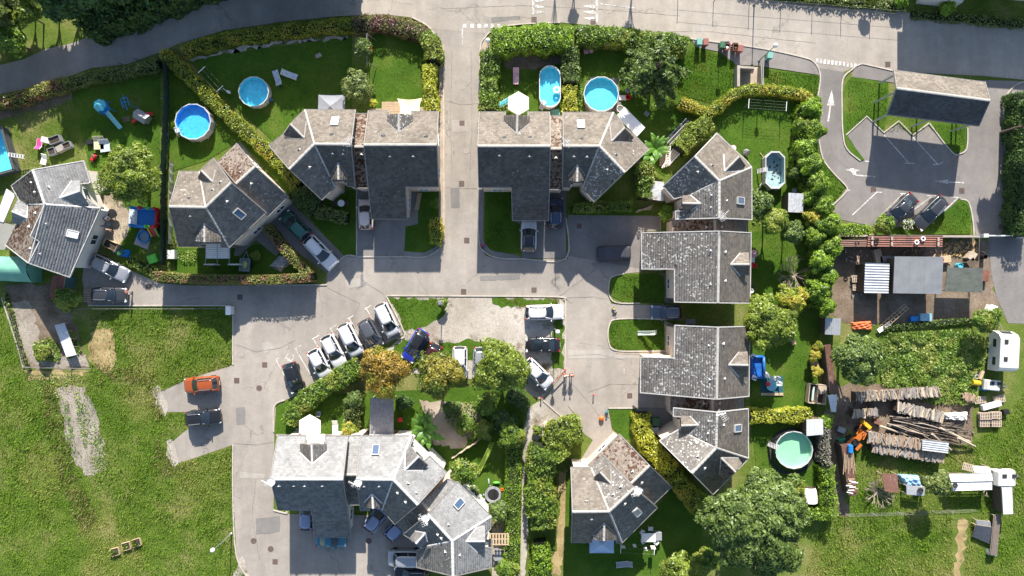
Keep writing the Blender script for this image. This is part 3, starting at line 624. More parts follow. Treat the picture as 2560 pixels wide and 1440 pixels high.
def house(name, label, planes, dormers=(), vents=(), skylights=(), aerials=(), wall=None, cat='house', trim=None, cap=None, centre=None, group=None, shrink=.91, solid=True):
    """planes: dict key -> (ridge a, ridge b, hr, polygon pixels, material[, slope])"""
    wall = wall or WALL; trim = trim or TRIM; cap = cap or CAP
    allp = [p for k in planes.values() for p in k[3]]
    cx = sum(p[0] for p in allp)/len(allp); cy = sum(p[1] for p in allp)/len(allp)
    cg = G(*(centre or (cx, cy)), 4.5); t = thing(name, label, cat, (cg.x, cg.y, 0), group=group)
    PL = {}
    edges = []
    for k, v in planes.items():
        a, b, hr, poly, mat = v[:5]; sl = v[5] if len(v) > 5 else RS
        mx = sum(p[0] for p in poly)/len(poly); my = sum(p[1] for p in poly)/len(poly)
        pl = Plane(a, b, hr, (mx, my), sl); PL[k] = pl
        P = [pl.px(*q) for q in poly]; slab('roof', P, mat, t)
        tile_cover('roof_tiles', P, mat, t, pl.u, pl.d, pl.sl)
        n = len(poly)
        for i in range(n): edges.append((poly[i], poly[(i+1) % n], P[i], P[(i+1) % n], k))
    used = set(); wm = MB(); outer = []
    for i, e in enumerate(edges):
        if i in used: continue
        sh = None
        for j, f in enumerate(edges):
            if j != i and j not in used and f[4] != e[4] and ((near(e[0], f[1]) and near(e[1], f[0])) or (near(e[0], f[0]) and near(e[1], f[1]))): sh = j; break
        if sh is not None:
            used.add(sh); used.add(i)
            f = edges[sh]; f2, f3 = (f[3], f[2]) if near(e[0], f[1]) and near(e[1], f[0]) else (f[2], f[3])
            a, b = (e[2]+f2)/2, (e[3]+f3)/2
            hz = abs(e[2].z-e[3].z)
            mid = (a+b)/2; pa, pb = PL[e[4]], PL[f[4]]
            # hip/ridge when both sides fall away, valley otherwise
            caps(a, b, cap, t, .30 if hz < .7 else .24, 'ridge_cap' if hz < .7 else 'hip_cap')
        else: outer.append(e)
    tm = MB(); k_ = shrink
    def inset(p): return Vector((cg.x+(p.x-cg.x)*k_, cg.y+(p.y-cg.y)*k_, 0))
    wi = []
    for e in outer:
        tm.bar(e[2]+Vector((0, 0, -.05)), e[3]+Vector((0, 0, -.05)), .10, .22)
        a, b = inset(e[2]), inset(e[3]); pl = PL[e[4]]
        za, zb = pl.z(a)-.16, pl.z(b)-.16
        if za < .5 or zb < .5: continue
        wm.add([(a.x, a.y, 0), (b.x, b.y, 0), (b.x, b.y, zb), (a.x, a.y, za)], [(0, 1, 2, 3)])
        wi.append((a, b, min(za, zb)))
    tm.build('verge_trim', trim, t)
    if solid: wo = wm.build('wall', wall, t)
    else:
        for a, b, zt in wi:
            n = max(1, int((b-a).length/3.2))
            for i in range(n): p = a+(b-a)*i/n; pz = max(pl_.z(p) for pl_ in [min(PL.values(), key=lambda q: q.z(p))]); MB().bar((p.x, p.y, 0), (p.x, p.y, pz-.1), .16).build('post', TRIM_P, t)
        wi = []
    # windows and one door on the outside walls
    door = False
    for a, b, zt in wi:
        L = (b-a).length
        if L < 2.6 or zt < 2.2: continue
        u = (b-a).normalized(); out = Vector((u.y, -u.x, 0))
        if out.dot((a+b)/2-Vector((cg.x, cg.y, 0))) < 0: out = -out
        R = Matrix((u, out, Vector((0, 0, 1)))).transposed(); n = max(1, int(L/3.6))
        for i in range(n):
            c = a+(b-a)*((i+.5)/n)+out*.03
            if not door and i == 0:
                door = True; d_ = MB().box(c+Vector((0, 0, 1.03)), (.95, .08, 2.06), R=R).build('door', DOORM, t)
                continue
            f = MB()
            for (x, z, w, h) in ((0, 2.1, 1.3, .1), (0, 1.0, 1.3, .1), (-.6, 1.55, .1, 1.0), (.6, 1.55, .1, 1.0), (0, 1.55, .07, 1.0)):
                f.box(c+R @ Vector((x, 0, z)), (w, .12, h), R=R)
            fo = f.build('window', FRAME, t)
            MB().box(c+Vector((0, 0, 1.55))-out*.03, (1.15, .06, 1.04), R=R).build('pane', PANE, fo)
    for (k, F, B, L1, L2, R1, R2, *rest) in dormers:
        pl = PL[k]; mL = rest[0] if rest else planes[k][4]; mR = rest[1] if len(rest) > 1 else mL
        b = pl.px(*B, .02); zr = b.z; f = G(*F, zr); l2 = pl.px(*L2); l1 = G(*L1, l2.z); r2 = pl.px(*R2); r1 = G(*R1, r2.z)
        dm = None
        for (p1, p2, mt) in ((l1, l2, mL), (r1, r2, mR)):
            P = [f, b, p2, p1]; so = slab('dormer_roof', P, mt, t, .10)
            u = (b-f); u.z = 0; u.normalize(); nn = (b-f).cross(p1-f); nn.normalize(); nn = nn if nn.z > 0 else -nn
            # downhill direction of this small slope
            dd = Vector((nn.x, nn.y, 0)); sl_ = dd.length/max(nn.z, .05); dd.normalize(); uu = Vector((-dd.y, dd.x, 0))
            tile_cover('roof_tiles', P, mt, so, uu, dd, sl_)
        caps(f, b, cap, t, .22, 'dormer_ridge_cap')
        tv = MB(); up = Vector((0, 0, .04)); tv.bar(b+up, l2+up, .14, .06); tv.bar(b+up, r2+up, .14, .06); tv.build('dormer_flashing', cap if cap is CAP_P else trim, t)
        # gable front and cheeks
        back = (b-f); back.z = 0; back = back.normalized()*.25
        zb = min(pl.z(l1), pl.z(r1))-.1
        dn = Vector((0, 0, -.10)); F_, L_, R__ = f+back+dn, l1+back+dn+(r1-l1).normalized()*.15, r1+back+dn-(r1-l1).normalized()*.15
        q = MB().add([F_, L_, (L_.x, L_.y, 1.2), (R__.x, R__.y, 1.2), R__], [(0, 1, 2, 3, 4)])
        l2_, r2_ = l2+(r2-l2).normalized()*.15+dn, r2-(r2-l2).normalized()*.15+dn
        q.add([L_, l2_, (l2_.x, l2_.y, 1.2), (L_.x, L_.y, 1.2)], [(0, 1, 2, 3)]); q.add([R__, r2_, (r2_.x, r2_.y, 1.2), (R__.x, R__.y, 1.2)], [(0, 1, 2, 3)])
        q.build('dormer_wall', wall, t)
        c = (L_+R__)/2; u = (R__-L_); u.z = 0; u.normalize(); w = Vector((u.y, -u.x, 0)); w = w if w.dot(back) < 0 else -w
        R = Matrix((u, w, Vector((0, 0, 1)))).transposed(); W = (r1-l1).length*.45
        fo = MB().box((c.x, c.y, c.z-.55), (W, .14, 1.0), R=R).build('dormer_window', FRAME, t)
        MB().box((c.x+w.x*.05, c.y+w.y*.05, c.z-.55), (W-.2, .10, .8), R=R).build('pane', PANE, fo)
    for (k, x, y) in vents: vent(PL[k].px(x, y), PL[k], t, random.uniform(1.05, 1.35))
    for (k, x, y, *w) in skylights: skylight(PL[k].px(x, y, .05), PL[k], t, bool(w))
    for (k, x, y, a, d) in aerials: antenna(PL[k].px(x, y, .05), t, 1.3, a, d)
    return t, PL
H = 7.8
house('house', 'grey roofed house at the left edge beside the green tent and the inflatable castle patio', {
    'A': ((81.5, 424.7), (111.8, 511), 6.3, [(81.5, 424.7), (209.3, 402.3), (226, 455), (222, 458), (198, 460), (222, 500), (250.8, 520.5), (111.8, 511)], R_PALE),
    'E': ((111.8, 511), (71.9, 658), 6.3, [(111.8, 511), (250.8, 521), (174, 693), (71.9, 658), (99, 604), (76, 591)], R_PALE, .58),
    'W': ((81.5, 424.7), (111.8, 511), 6.3, [(81.5, 424.7), (111.8, 511), (54, 509), (28.8, 464.6)], R_MOSS),
    'V': ((111.8, 511), (71.9, 658), 6.3, [(111.8, 511), (71.9, 658), (14.4, 613), (38, 564), (54, 509)], R_MOSS)},
    [('A', (199.7, 477.4), (150, 495), (199.7, 450), (180, 452), (222, 511), (200, 516), R_PALE, R_PALE), ('V', (30, 528.5), (68.7, 544.5), (44, 498), (70, 512.5), (30, 558), (48, 562), R_PALE, R_PALE)],
    [('A', 125, 467), ('E', 120, 561), ('E', 105, 636), ('W', 88, 482), ('V', 88, 533), ('V', 72, 567), ('V', 76, 621), ('W', 79, 458)], [('E', 182, 585, 1)], [], WALL2, trim=TRIM_P, cap=CAP_P, shrink=.85)
house('house', 'brown tiled house below the blue pool of the triangular garden with a white pleated awning', {
    'A': ((423.6, 516.4), (514.4, 518.3), H, [(448.6, 428.3), (496, 428.3), (514.4, 518.3), (423.6, 516.4)], R_BROWN),
    'B': ((514.4, 518.3), (577.8, 456.7), H, [(514.4, 518.3), (497, 430), (512, 415), (533.3, 395.5), (577.8, 456.7)], R_BROWN),
    'C': ((514.4, 518.3), (577.8, 456.7), H, [(514.4, 518.3), (577.8, 456.7), (665, 531.7), (573.6, 619)], R_GREY),
    'D': ((423.6, 516.4), (514.4, 518.3), H, [(423.6, 516.4), (514.4, 518.3), (573.6, 619), (553, 618), (553, 608), (500, 608), (500, 616), (447, 616)], R_BROWN),
    'P': ((590, 459.4), (637.5, 416.4), 6.7, [(590, 459.4), (637.5, 416.4), (591.7, 359), (544.4, 405)], R_MOSS),
    'Q': ((590, 459.4), (637.5, 416.4), 6.7, [(590, 459.4), (637.5, 416.4), (720.8, 491.4), (669.4, 542.8)], R_GREY)},
    [('B', (503, 426), (532, 455), (494.4, 442.8), (503, 455), (522, 413.6), (539, 424.7), R_BROWN, R_BROWN), ('D', (511, 605), (511.7, 558), (486, 602.5), (496, 587), (552.8, 604), (552, 586), R_LICH, R_BROWN)],
    [('B', 551.4, 452.5), ('B', 532, 472), ('P', 600, 429), ('Q', 630.5, 461.4), ('A', 472.8, 492.8), ('C', 570, 505.8), ('D', 477, 542)], [('C', 599.4, 534.4)], [], centre=(545, 500))
house('house', 'bent brown roofed house with white skylight below the grey gazebo', {
    'A': ((878, 361), (786, 360), H, [(762, 274), (889, 275), (878, 361), (786, 360)], R_BROWN),
    'B': ((786, 360), (723, 423), H, [(786, 360), (762, 274), (745, 290), (726, 310), (709, 335), (672, 363), (723, 423)], R_BROWN),
    'C': ((878, 361), (786, 360), H, [(786, 360), (878, 361), (888, 467), (868, 465), (866, 452), (836, 452), (837, 468)], R_BROWN_SHADE),
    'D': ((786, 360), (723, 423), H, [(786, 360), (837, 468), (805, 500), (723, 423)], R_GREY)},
    [('B', (726, 310), (761, 345), (709, 335), (717, 349), (745, 291), (766, 304), R_BROWN, R_BROWN), ('C', (846, 449), (845.5, 406.5), (825.6, 448), (827.5, 438.6), (871, 449), (870, 440), R_BROWN, R_BROWN)],
    [('A', 830, 334), ('B', 748, 372), ('C', 832, 386), ('C', 858, 387), ('D', 776, 420)], [('A', 838, 305, 1)], [('A', 877, 358, .5, False)])
house('house', 'L shaped brown roofed house on the left street corner with a beige shade sail behind', {
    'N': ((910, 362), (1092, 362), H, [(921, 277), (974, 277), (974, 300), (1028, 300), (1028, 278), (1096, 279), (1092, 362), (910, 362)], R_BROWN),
    'S': ((910, 362), (1092, 362), H, [(910, 362), (1092, 362), (1096, 467), (1014, 467), (1017.6, 548), (929, 547)], R_BROWN_SHADE)},
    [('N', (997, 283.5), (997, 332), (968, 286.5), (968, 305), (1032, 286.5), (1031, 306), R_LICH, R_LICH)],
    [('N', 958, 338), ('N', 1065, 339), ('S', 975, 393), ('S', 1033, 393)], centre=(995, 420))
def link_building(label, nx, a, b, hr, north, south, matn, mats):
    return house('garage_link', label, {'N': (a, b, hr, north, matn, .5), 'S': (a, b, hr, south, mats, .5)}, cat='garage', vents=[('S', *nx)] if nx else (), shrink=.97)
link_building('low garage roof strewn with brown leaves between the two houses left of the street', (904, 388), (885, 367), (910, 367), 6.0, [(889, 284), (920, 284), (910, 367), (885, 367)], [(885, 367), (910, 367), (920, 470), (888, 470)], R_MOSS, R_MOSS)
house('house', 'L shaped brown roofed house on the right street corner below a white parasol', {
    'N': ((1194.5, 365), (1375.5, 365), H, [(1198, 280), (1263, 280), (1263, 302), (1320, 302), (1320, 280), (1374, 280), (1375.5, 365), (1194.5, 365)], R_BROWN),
    'S': ((1194.5, 365), (1375.5, 365), H, [(1194.5, 365), (1375.5, 365), (1371.5, 551), (1281, 551), (1279, 468), (1197, 468)], R_BROWN_SHADE)},
    [('N', (1293.6, 286.5), (1292, 335), (1260, 288), (1260, 305), (1324.4, 289), (1325, 308), R_BROWN, R_BROWN)],
    [('N', 1260, 341.5), ('N', 1325, 341), ('S', 1248.6, 391), ('S', 1323.5, 393)], centre=(1290, 420))
link_building('low garage roof with rust coloured leaves between the two houses right of the street', (1390, 397), (1376, 372), (1405, 372), 6.0, [(1376, 289.5), (1406, 289.5), (1405, 372), (1376, 372)], [(1376, 372), (1405, 372), (1406, 474), (1373, 474)], R_MOSS, R_MOSS)
house('house', 'bent brown roofed house with white skylight beside the smooth white lean-to roof', {
    'A': ((1408, 365), (1498.6, 365), H, [(1407, 281), (1533.5, 281), (1498.6, 365), (1408, 365)], R_BROWN),
    'B': ((1498.6, 365), (1562, 431), H, [(1498.6, 365), (1533.5, 281), (1546, 293), (1562, 319), (1585, 336), (1621.5, 373), (1562, 431)], R_BROWN),
    'C': ((1408, 365), (1498.6, 365), H, [(1408, 365), (1498.6, 365), (1456.5, 472), (1456, 456), (1426, 456), (1426, 469), (1406, 468)], R_BROWN_SHADE),
    'D': ((1498.6, 365), (1562, 431), H, [(1498.6, 365), (1562, 431), (1485.5, 505), (1456.5, 472)], R_LICH)},
    [('B', (1562, 319), (1529, 353), (1545, 295), (1524, 310), (1585, 344), (1575, 357), R_BROWN, R_BROWN), ('C', (1442.7, 454), (1443.6, 411.8), (1420.4, 451), (1421, 440), (1463.5, 451), (1463, 440), R_BROWN, R_BROWN)],
    [('A', 1454, 345), ('B', 1540, 384), ('C', 1434.5, 393), ('C', 1467, 394), ('D', 1517, 426)], [('A', 1452, 312, 1)], [('A', 1412, 360, 2.4, False)])
house('house', 'speckled grey house beside the drained octagonal pool, top of the right hand row', {
    'A': ((1736.7, 391), (1798, 452), H, [(1736.7, 391), (1792, 333), (1829, 368), (1866, 402), (1879, 418), (1798, 452)], R_BROWN),
    'B': ((1798, 452), (1798, 543), H, [(1798, 452), (1879, 418), (1879.5, 549), (1798, 545)], R_BROWN),
    'C': ((1736.7, 391), (1798, 452), H, [(1736.7, 391), (1798, 452), (1728, 487), (1685, 497), (1657.8, 465.6)], R_LICH),
    'D': ((1798, 452), (1798, 543), H, [(1798, 452), (1798, 545), (1689, 548), (1689, 528), (1712, 527), (1712, 494), (1728, 487)], R_LICH)},
    [('A', (1848, 391), (1811, 428.6), (1829, 369), (1809, 386), (1864, 414), (1856, 428), R_BROWN, R_BROWN), ('D', (1706, 508), (1751, 509), (1706, 489), (1726, 488), (1706, 527), (1726, 527), R_BROWN, R_BROWN)],
    [('A', 1780, 411), ('C', 1742.6, 432), ('D', 1774.5, 489), ('D', 1773.7, 519), ('B', 1818, 502.5)], [('B', 1849.5, 502)], [('B', 1801, 541, .8, False)], trim=TRIM_P, cap=CAP)
def link_v(label, l, r, hr, y0, y1, xr, matl, matr, vents):
    return house('garage_link', label, {'L': ((xr, y0), (xr, y1), hr, [(l, y0), (xr, y0), (xr, y1), (l, y1)], matl, .5), 'R': ((xr, y0), (xr, y1), hr, [(xr, y0), (r, y0), (r, y1), (xr, y1)], matr, .5)}, cat='garage', vents=vents, shrink=.97)
link_v('low dark mossy garage roof between the two upper houses of the right hand row', 1681, 1866, 5.6, 549, 582, 1787, R_MOSS, R_BROWN, [('L', 1763, 568), ('R', 1806, 567)])
house('house', 'large speckled house of the right row beside the driveway with the covered car', {
    'W': ((1798, 577.6), (1794.7, 757), H, [(1798, 577.6), (1794.7, 757), (1686, 755), (1686, 672.5), (1604, 672.5), (1604, 582)], R_LICH, .55),
    'E': ((1798, 577.6), (1794.7, 757), H, [(1798, 577.6), (1877.5, 582), (1875, 758), (1794.7, 757)], R_BROWN)},
    [('E', (1873.7, 661), (1825.8, 661), (1871.7, 631), (1850, 632), (1873, 688), (1850, 690), R_BROWN, R_BROWN)],
    [('E', 1815, 631), ('E', 1815, 703), ('W', 1773, 627), ('W', 1773, 711)], centre=(1760, 660), trim=TRIM_P)
house('house', 'large speckled house of the right hand row, beside the blue inflatable pool', {
    'W': ((1794.7, 818), (1791.7, 998), H, [(1794.7, 818), (1791.7, 998), (1600.7, 981.5), (1601.6, 893), (1685, 895), (1687, 813.4)], R_LICH, .55),
    'E': ((1794.7, 818), (1791.7, 998), H, [(1794.7, 818), (1874, 816), (1872, 990.6), (1791.7, 998)], R_BROWN)},
    [('E', (1870.5, 913), (1821, 912), (1868.7, 879), (1847, 880), (1869.6, 942), (1847, 943), R_BROWN, R_BROWN)],
    [('E', 1810, 860), ('E', 1813, 947), ('W', 1768.8, 864), ('W', 1770, 948.8)], centre=(1760, 905), trim=TRIM_P)
link_v('low dark mossy garage roof between the two lower houses of the right hand row', 1677, 1858, 5.6, 992, 1026, 1781, R_MOSS, R_BROWN, [('L', 1757, 1008), ('R', 1800, 1008)])
house('house', 'grey house with angled roof wings beside the round green pool, bottom of the right row', {
    'E': ((1792.8, 1030.6), (1790.3, 1120), H, [(1792.8, 1030.6), (1870.7, 1022), (1870.7, 1146), (1790.3, 1120)], R_BROWN),
    'W': ((1792.8, 1030.6), (1790.3, 1120), H, [(1792.8, 1030.6), (1790.3, 1120), (1720, 1087), (1707, 1080), (1707, 1043), (1683, 1040), (1684, 1020)], R_LICH),
    'N': ((1790.3, 1120), (1730, 1183), H, [(1790.3, 1120), (1720, 1087), (1701, 1072), (1649, 1102), (1730, 1183)], R_LICH),
    'S': ((1790.3, 1120), (1730, 1183), H, [(1790.3, 1120), (1870.7, 1146), (1852, 1166), (1806, 1212), (1782, 1236), (1730, 1183)], R_BROWN)},
    [('W', (1702.6, 1064), (1746, 1062.6), (1702.6, 1039), (1724, 1040), (1702.6, 1085), (1722, 1086), R_BROWN, R_BROWN), ('S', (1838.6, 1180), (1802, 1144), (1808, 1197), (1799, 1186), (1855.4, 1159), (1846, 1144), R_MOSS, R_BROWN)],
    [('E', 1810.5, 1062.6), ('W', 1768, 1052), ('W', 1766.8, 1083), ('N', 1743, 1138), ('S', 1762, 1171)], [('E', 1842.6, 1070)], [('E', 1797, 1032, 2.2, False)], trim=TRIM_P)
house('house', 'grey house at bottom centre with mossy garage wing and a pale blue gazebo below it', {
    'A': ((1431, 1279.6), (1523, 1278.6), H, [(1427, 1169), (1478, 1169), (1523, 1278.6), (1431, 1279.6)], R_BROWN),
    'B': ((1523, 1278.6), (1585.5, 1220), H, [(1523, 1278.6), (1478, 1169), (1490, 1157), (1509, 1137.5), (1585.5, 1220)], R_LICH),
    'C': ((1523, 1278.6), (1585.5, 1220), H, [(1523, 1278.6), (1585.5, 1220), (1643, 1269), (1555, 1357)], R_GREY),
    'D': ((1431, 1279.6), (1523, 1278.6), H, [(1431, 1279.6), (1523, 1278.6), (1555, 1357), (1541, 1357), (1540, 1345), (1480, 1345), (1480, 1356), (1428, 1356)], R_BROWN),
    'P': ((1578, 1208), (1623.7, 1163.5), 6.8, [(1578, 1208), (1623.7, 1163.5), (1549, 1085.5), (1470, 1164), (1486, 1172), (1507, 1137)], R_MOSS),
    'Q': ((1578, 1208), (1623.7, 1163.5), 6.8, [(1578, 1208), (1623.7, 1163.5), (1678.7, 1217), (1634.4, 1259.7)], R_GREY)},
    [('B', (1500, 1180), (1527.5, 1209), (1484, 1193), (1494, 1204), (1511, 1163), (1527, 1174), R_BROWN, R_BROWN), ('D', (1509.8, 1352), (1510.7, 1307), (1477, 1350), (1478, 1338), (1541, 1350), (1541, 1338), R_LICH, R_BROWN)],
    [('A', 1465.5, 1250.5), ('B', 1532, 1233.7), ('B', 1551, 1214), ('C', 1562.6, 1259.7), ('D', 1479, 1298), ('P', 1580, 1176.6), ('Q', 1605, 1207)], [('C', 1591.6, 1279.6)], [('C', 1587, 1222, .4, True)], centre=(1545, 1245))
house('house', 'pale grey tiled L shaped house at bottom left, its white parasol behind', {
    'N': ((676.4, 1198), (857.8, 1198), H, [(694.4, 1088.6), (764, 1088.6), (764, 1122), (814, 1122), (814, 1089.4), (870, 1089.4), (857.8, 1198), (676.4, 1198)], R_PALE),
    'S': ((676.4, 1198), (857.8, 1198), H, [(676.4, 1198), (857.8, 1198), (877.8, 1342.8), (787.5, 1342), (779, 1275.6), (695.8, 1274.7)], R_PALE_SHADE)},
    [('N', (779, 1111.7), (780.6, 1160), (750, 1109), (750, 1131), (816, 1109.4), (817, 1129), R_BROWN, R_GREY)],
    [('S', 698.6, 1215), ('S', 735.6, 1215), ('S', 762.5, 1215), ('S', 807, 1215)], (), [('N', 678, 1200, 2.6, True)], WALL2, centre=(785, 1230), cap=CAP_P)
link_building('low pale tiled garage roof between the two bottom left houses, shaded along one side', None, (861, 1187), (891.7, 1187), 6.0, [(871, 1090), (903, 1088), (891.7, 1187), (861, 1187)], [(861, 1187), (891.7, 1187), (900, 1262), (872, 1262)], R_PALE, R_GREY)
house('house', 'pale grey house with a bent roof and dark skylight, middle of the bottom left row', {
    'A': ((891.7, 1198), (983.3, 1199), H, [(904, 1089.4), (1029, 1089.4), (983.3, 1199), (891.7, 1198)], R_PALE),
    'B': ((983.3, 1199), (1044.4, 1262), H, [(983.3, 1199), (1029, 1089.4), (1034, 1094), (1024, 1118), (1060, 1152), (1074, 1140), (1116.7, 1181.7), (1044.4, 1262)], R_PALE),
    'C': ((891.7, 1198), (983.3, 1199), H, [(891.7, 1198), (983.3, 1199), (955.5, 1274.7), (955, 1264), (925, 1264), (924, 1276), (901.4, 1276)], R_PALE_SHADE),
    'D': ((983.3, 1199), (1044.4, 1262), H, [(983.3, 1199), (1044.4, 1262), (987.5, 1310.8), (955.5, 1275)], R_GREY)},
    [('B', (1045.8, 1142), (1012, 1176), (1027.8, 1115), (1013, 1128), (1071, 1163), (1058, 1176), R_GREY, R_GREY), ('C', (932.5, 1271), (930.6, 1234.4), (911.7, 1269), (911, 1256), (955, 1270.6), (956, 1258), R_BROWN, R_GREY)],
    [('B', 1020.8, 1205), ('B', 1041.7, 1229), ('C', 911, 1216), ('C', 948.6, 1216), ('D', 994, 1233), ('D', 1014, 1256)], [('A', 940, 1124.7)], [('A', 893, 1202, 2.7, True)], WALL2, cap=CAP_P)
house('garage_link', 'low slanted garage roof between the last two houses of the bottom left row', {
    'N': ((1055.5, 1257), (1073, 1277), 5.9, [(1055.5, 1257), (1119, 1197), (1142, 1207), (1073, 1277)], R_PALE, .45),
    'S': ((1055.5, 1257), (1073, 1277), 5.9, [(1055.5, 1257), (1073, 1277), (1014, 1333), (989, 1307)], R_GREY, .45)}, cat='garage', shrink=.97)
house('house', 'pale grey house with two angled wings at the bottom edge of the frame', {
    'A': ((1069.4, 1285.8), (1130.5, 1352.5), H, [(1069.4, 1285.8), (1143, 1204), (1228, 1291), (1130.5, 1352.5)], R_PALE),
    'B': ((1130.5, 1352.5), (1132, 1440), H, [(1130.5, 1352.5), (1228, 1291), (1227, 1320), (1206, 1345), (1212, 1368), (1229, 1372), (1229, 1419), (1133, 1441)], R_PALE),
    'C': ((1069.4, 1285.8), (1130.5, 1352.5), H, [(1069.4, 1285.8), (1130.5, 1352.5), (1069.4, 1365), (1052, 1372), (1024, 1345), (1009, 1336)], R_GREY),
    'D': ((1130.5, 1352.5), (1132, 1440), H, [(1130.5, 1352.5), (1132, 1440), (1041.7, 1418), (1041.7, 1376), (1069.4, 1365)], R_GREY)},
    [('C', (1040, 1359), (1064, 1331.7), (1025, 1344), (1038, 1327), (1054, 1372), (1069, 1354), R_GREY, R_PALE), ('B', (1212.5, 1353), (1165, 1353), (1212.5, 1314), (1192, 1317), (1212, 1381), (1194, 1381), R_PALE, R_PALE)],
    [('A', 1122, 1308.6), ('C', 1066.7, 1309.4), ('C', 1094, 1337), ('C', 1103, 1346), ('D', 1111, 1379), ('B', 1151.4, 1387)], [('A', 1147, 1259)], [('A', 1060, 1290, 2.0, True)], WALL2, cap=CAP_P)
# roof terraces of the notched roofs
def terrace(label, pts, z, rail=True, mat=None):
    P = [G(x, y, z) for x, y in pts]; c = sum(P, Vector())/len(P); t = thing('roof_terrace', label, 'terrace', (c.x, c.y, 0))
    MB().prism([(p.x, p.y) for p in P], z-.25, z).build('floor_slab', mat or CAP_P, t)
    if rail:
        m = MB()
        for a, b in zip(P, P[1:]+P[:1]): m.bar(a+Vector((0, 0, .9)), b+Vector((0, 0, .9)), .05); m.bar(a, a+Vector((0, 0, .9)), .05)
        m.build('railing', FRAME, t)
terrace('white roof terrace cut into the pale roof below the white parasol', [(766, 1086), (812, 1086), (812, 1106), (766, 1106)], 3.4, True)
terrace('white roof terrace cut into the bent pale roof of the bottom left row', [(1034, 1097), (1080, 1142), (1064, 1154), (1024, 1118)], 3.4, True)
terrace('dark terrace beside the skylit dormer at the bottom edge roof', [(1213, 1352), (1230, 1348), (1230, 1372), (1213, 1370)], 3.4, False, TRIM)
# bus-shelter like roof over the recycling point
t, _ = house('market_shelter', 'long open sided shelter with white flecked dark roof in the car park', {
    'N': ((2241.4, 220.8), (2474.7, 251.4), 5.7, [(2241.4, 220.8), (2234.4, 175.5), (2462, 205.5), (2474.7, 251.4)], R_BROWN, .66),
    'S': ((2241.4, 220.8), (2474.7, 251.4), 5.7, [(2241.4, 220.8), (2474.7, 251.4), (2447, 314.4), (2217.8, 286)], R_SHELTER_SHADE, .66)}, cat='shelter', shrink=.9, solid=False)
WOODP = M('weathered_timber', (.42, .34, .26), .8, .25, 4, .2)
# big building beyond the top right corner, casting its shadow over the road
bt = thing('apartment_building', 'white building cut off by the top right corner of the frame', 'building', G(2420, -30))
def bq(pts, z0, z1, name, mat): return MB().prism([(G(x, y).x, G(x, y).y) for x, y in pts], z0, z1).build(name, mat, bt)
bq([(2262, -110), (2640, -85), (2640, 8), (2262, -20)], 0, 5.7, 'wall', WALL2)
bq([(2250, -125), (2660, -95), (2660, 22), (2250, -8)], 5.7, 5.9, 'roof', TRIM)
for x in (2300, 2370, 2440, 2510):
    f = MB().box((G(x, -8+(x-2262)*.075).x, G(x, -16.5+(x-2262)*.074).y, 1.6), (1.3, .12, 1.1)).build('window', FRAME, bt)
    MB().box((G(x, 0).x, G(x, -16.5+(x-2262)*.074).y-.03, 1.6), (1.1, .12, .9)).build('pane', PANE, f)
bq([(2290, 2), (2388, 12), (2384, 20), (2290, 10)], .0, 1.6, 'canopy_wall', WALL2)
# =============== VEGETATION ===============
GREEN = foliage('leaf_green', (.024, .060, .008), (.235, .36, .035), .35, (.26, .30, .05), .35)
BRIGHT = foliage('leaf_bright', (.045, .10, .010), (.33, .50, .035))
DARK = foliage('leaf_dark', (.012, .035, .008), (.09, .17, .03), .2)
OLIVE = foliage('leaf_olive', (.050, .075, .020), (.28, .34, .09))
YELLOW = foliage('leaf_yellow', (.20, .23, .02), (.62, .62, .07), .4)
YGREEN = foliage('leaf_yellow_green', (.05, .085, .010), (.40, .46, .04), .35, (.42, .37, .05), .5)
ORANGE = foliage('leaf_orange', (.13, .09, .012), (.46, .30, .05), .35, (.24, .25, .03), .4)
AUTUMN = foliage('leaf_autumn_yellow', (0.100, 0.095, 0.012), (0.399, 0.347, 0.047), .35, (.11, .15, .02), .3)
LIME = foliage('leaf_lime', (.06, .095, .010), (.31, .39, .05), .35)
SAGE = foliage('leaf_sage', (.035, .070, .014), (.215, .30, .07), .36)
CLIPPED = foliage('leaf_clipped_brownish', (0.070, 0.085, 0.020), (0.319, 0.319, 0.072), .3, (.24, .13, .07), .8)
PURPLE = foliage('leaf_purple', (0.050, 0.050, 0.020), (0.261, 0.232, 0.087), .3, (.16, .06, .07), .6)
GREYL = foliage('leaf_greyish', (0.070, 0.065, 0.055), (0.348, 0.319, 0.261), .2)
BAMBOO = foliage('leaf_bamboo', (.045, .10, .010), (.32, .46, .04), .4)
PALM = foliage('leaf_banana', (0.030, 0.080, 0.012), (0.174, 0.377, 0.043), .4)
BARK = M('bark', (.13, .10, .075), .9, .3, 6, .6)
BRANCH = M('dead_branch', (.30, .25, .20), .85, .25, 4, .3)
CORE = M('hedge_core', (.014, .022, .008), .95, .3, 3, .3)
def leaves(P, N, size, jit=.6, aspect=1.7, rng=RNG):
    """small bent quads at P facing roughly N"""
    n = len(P); N = N+rng.normal(0, jit, (n, 3)); N /= np.linalg.norm(N, axis=1)[:, None]+1e-9
    T = rng.normal(0, 1, (n, 3)); T -= (T*N).sum(1)[:, None]*N; T /= np.linalg.norm(T, axis=1)[:, None]+1e-9
    B = np.cross(N, T); s = size*rng.uniform(.6, 1.35, n)[:, None]
    a = P+T*s*.5*aspect; b = P+B*s*.36; c = P-T*s*.5*aspect; d = P-B*s*.36
    V = np.stack([a, b, c, d], 1).reshape(-1, 3); F = np.arange(n)[:, None]*4+np.arange(4); return V, F
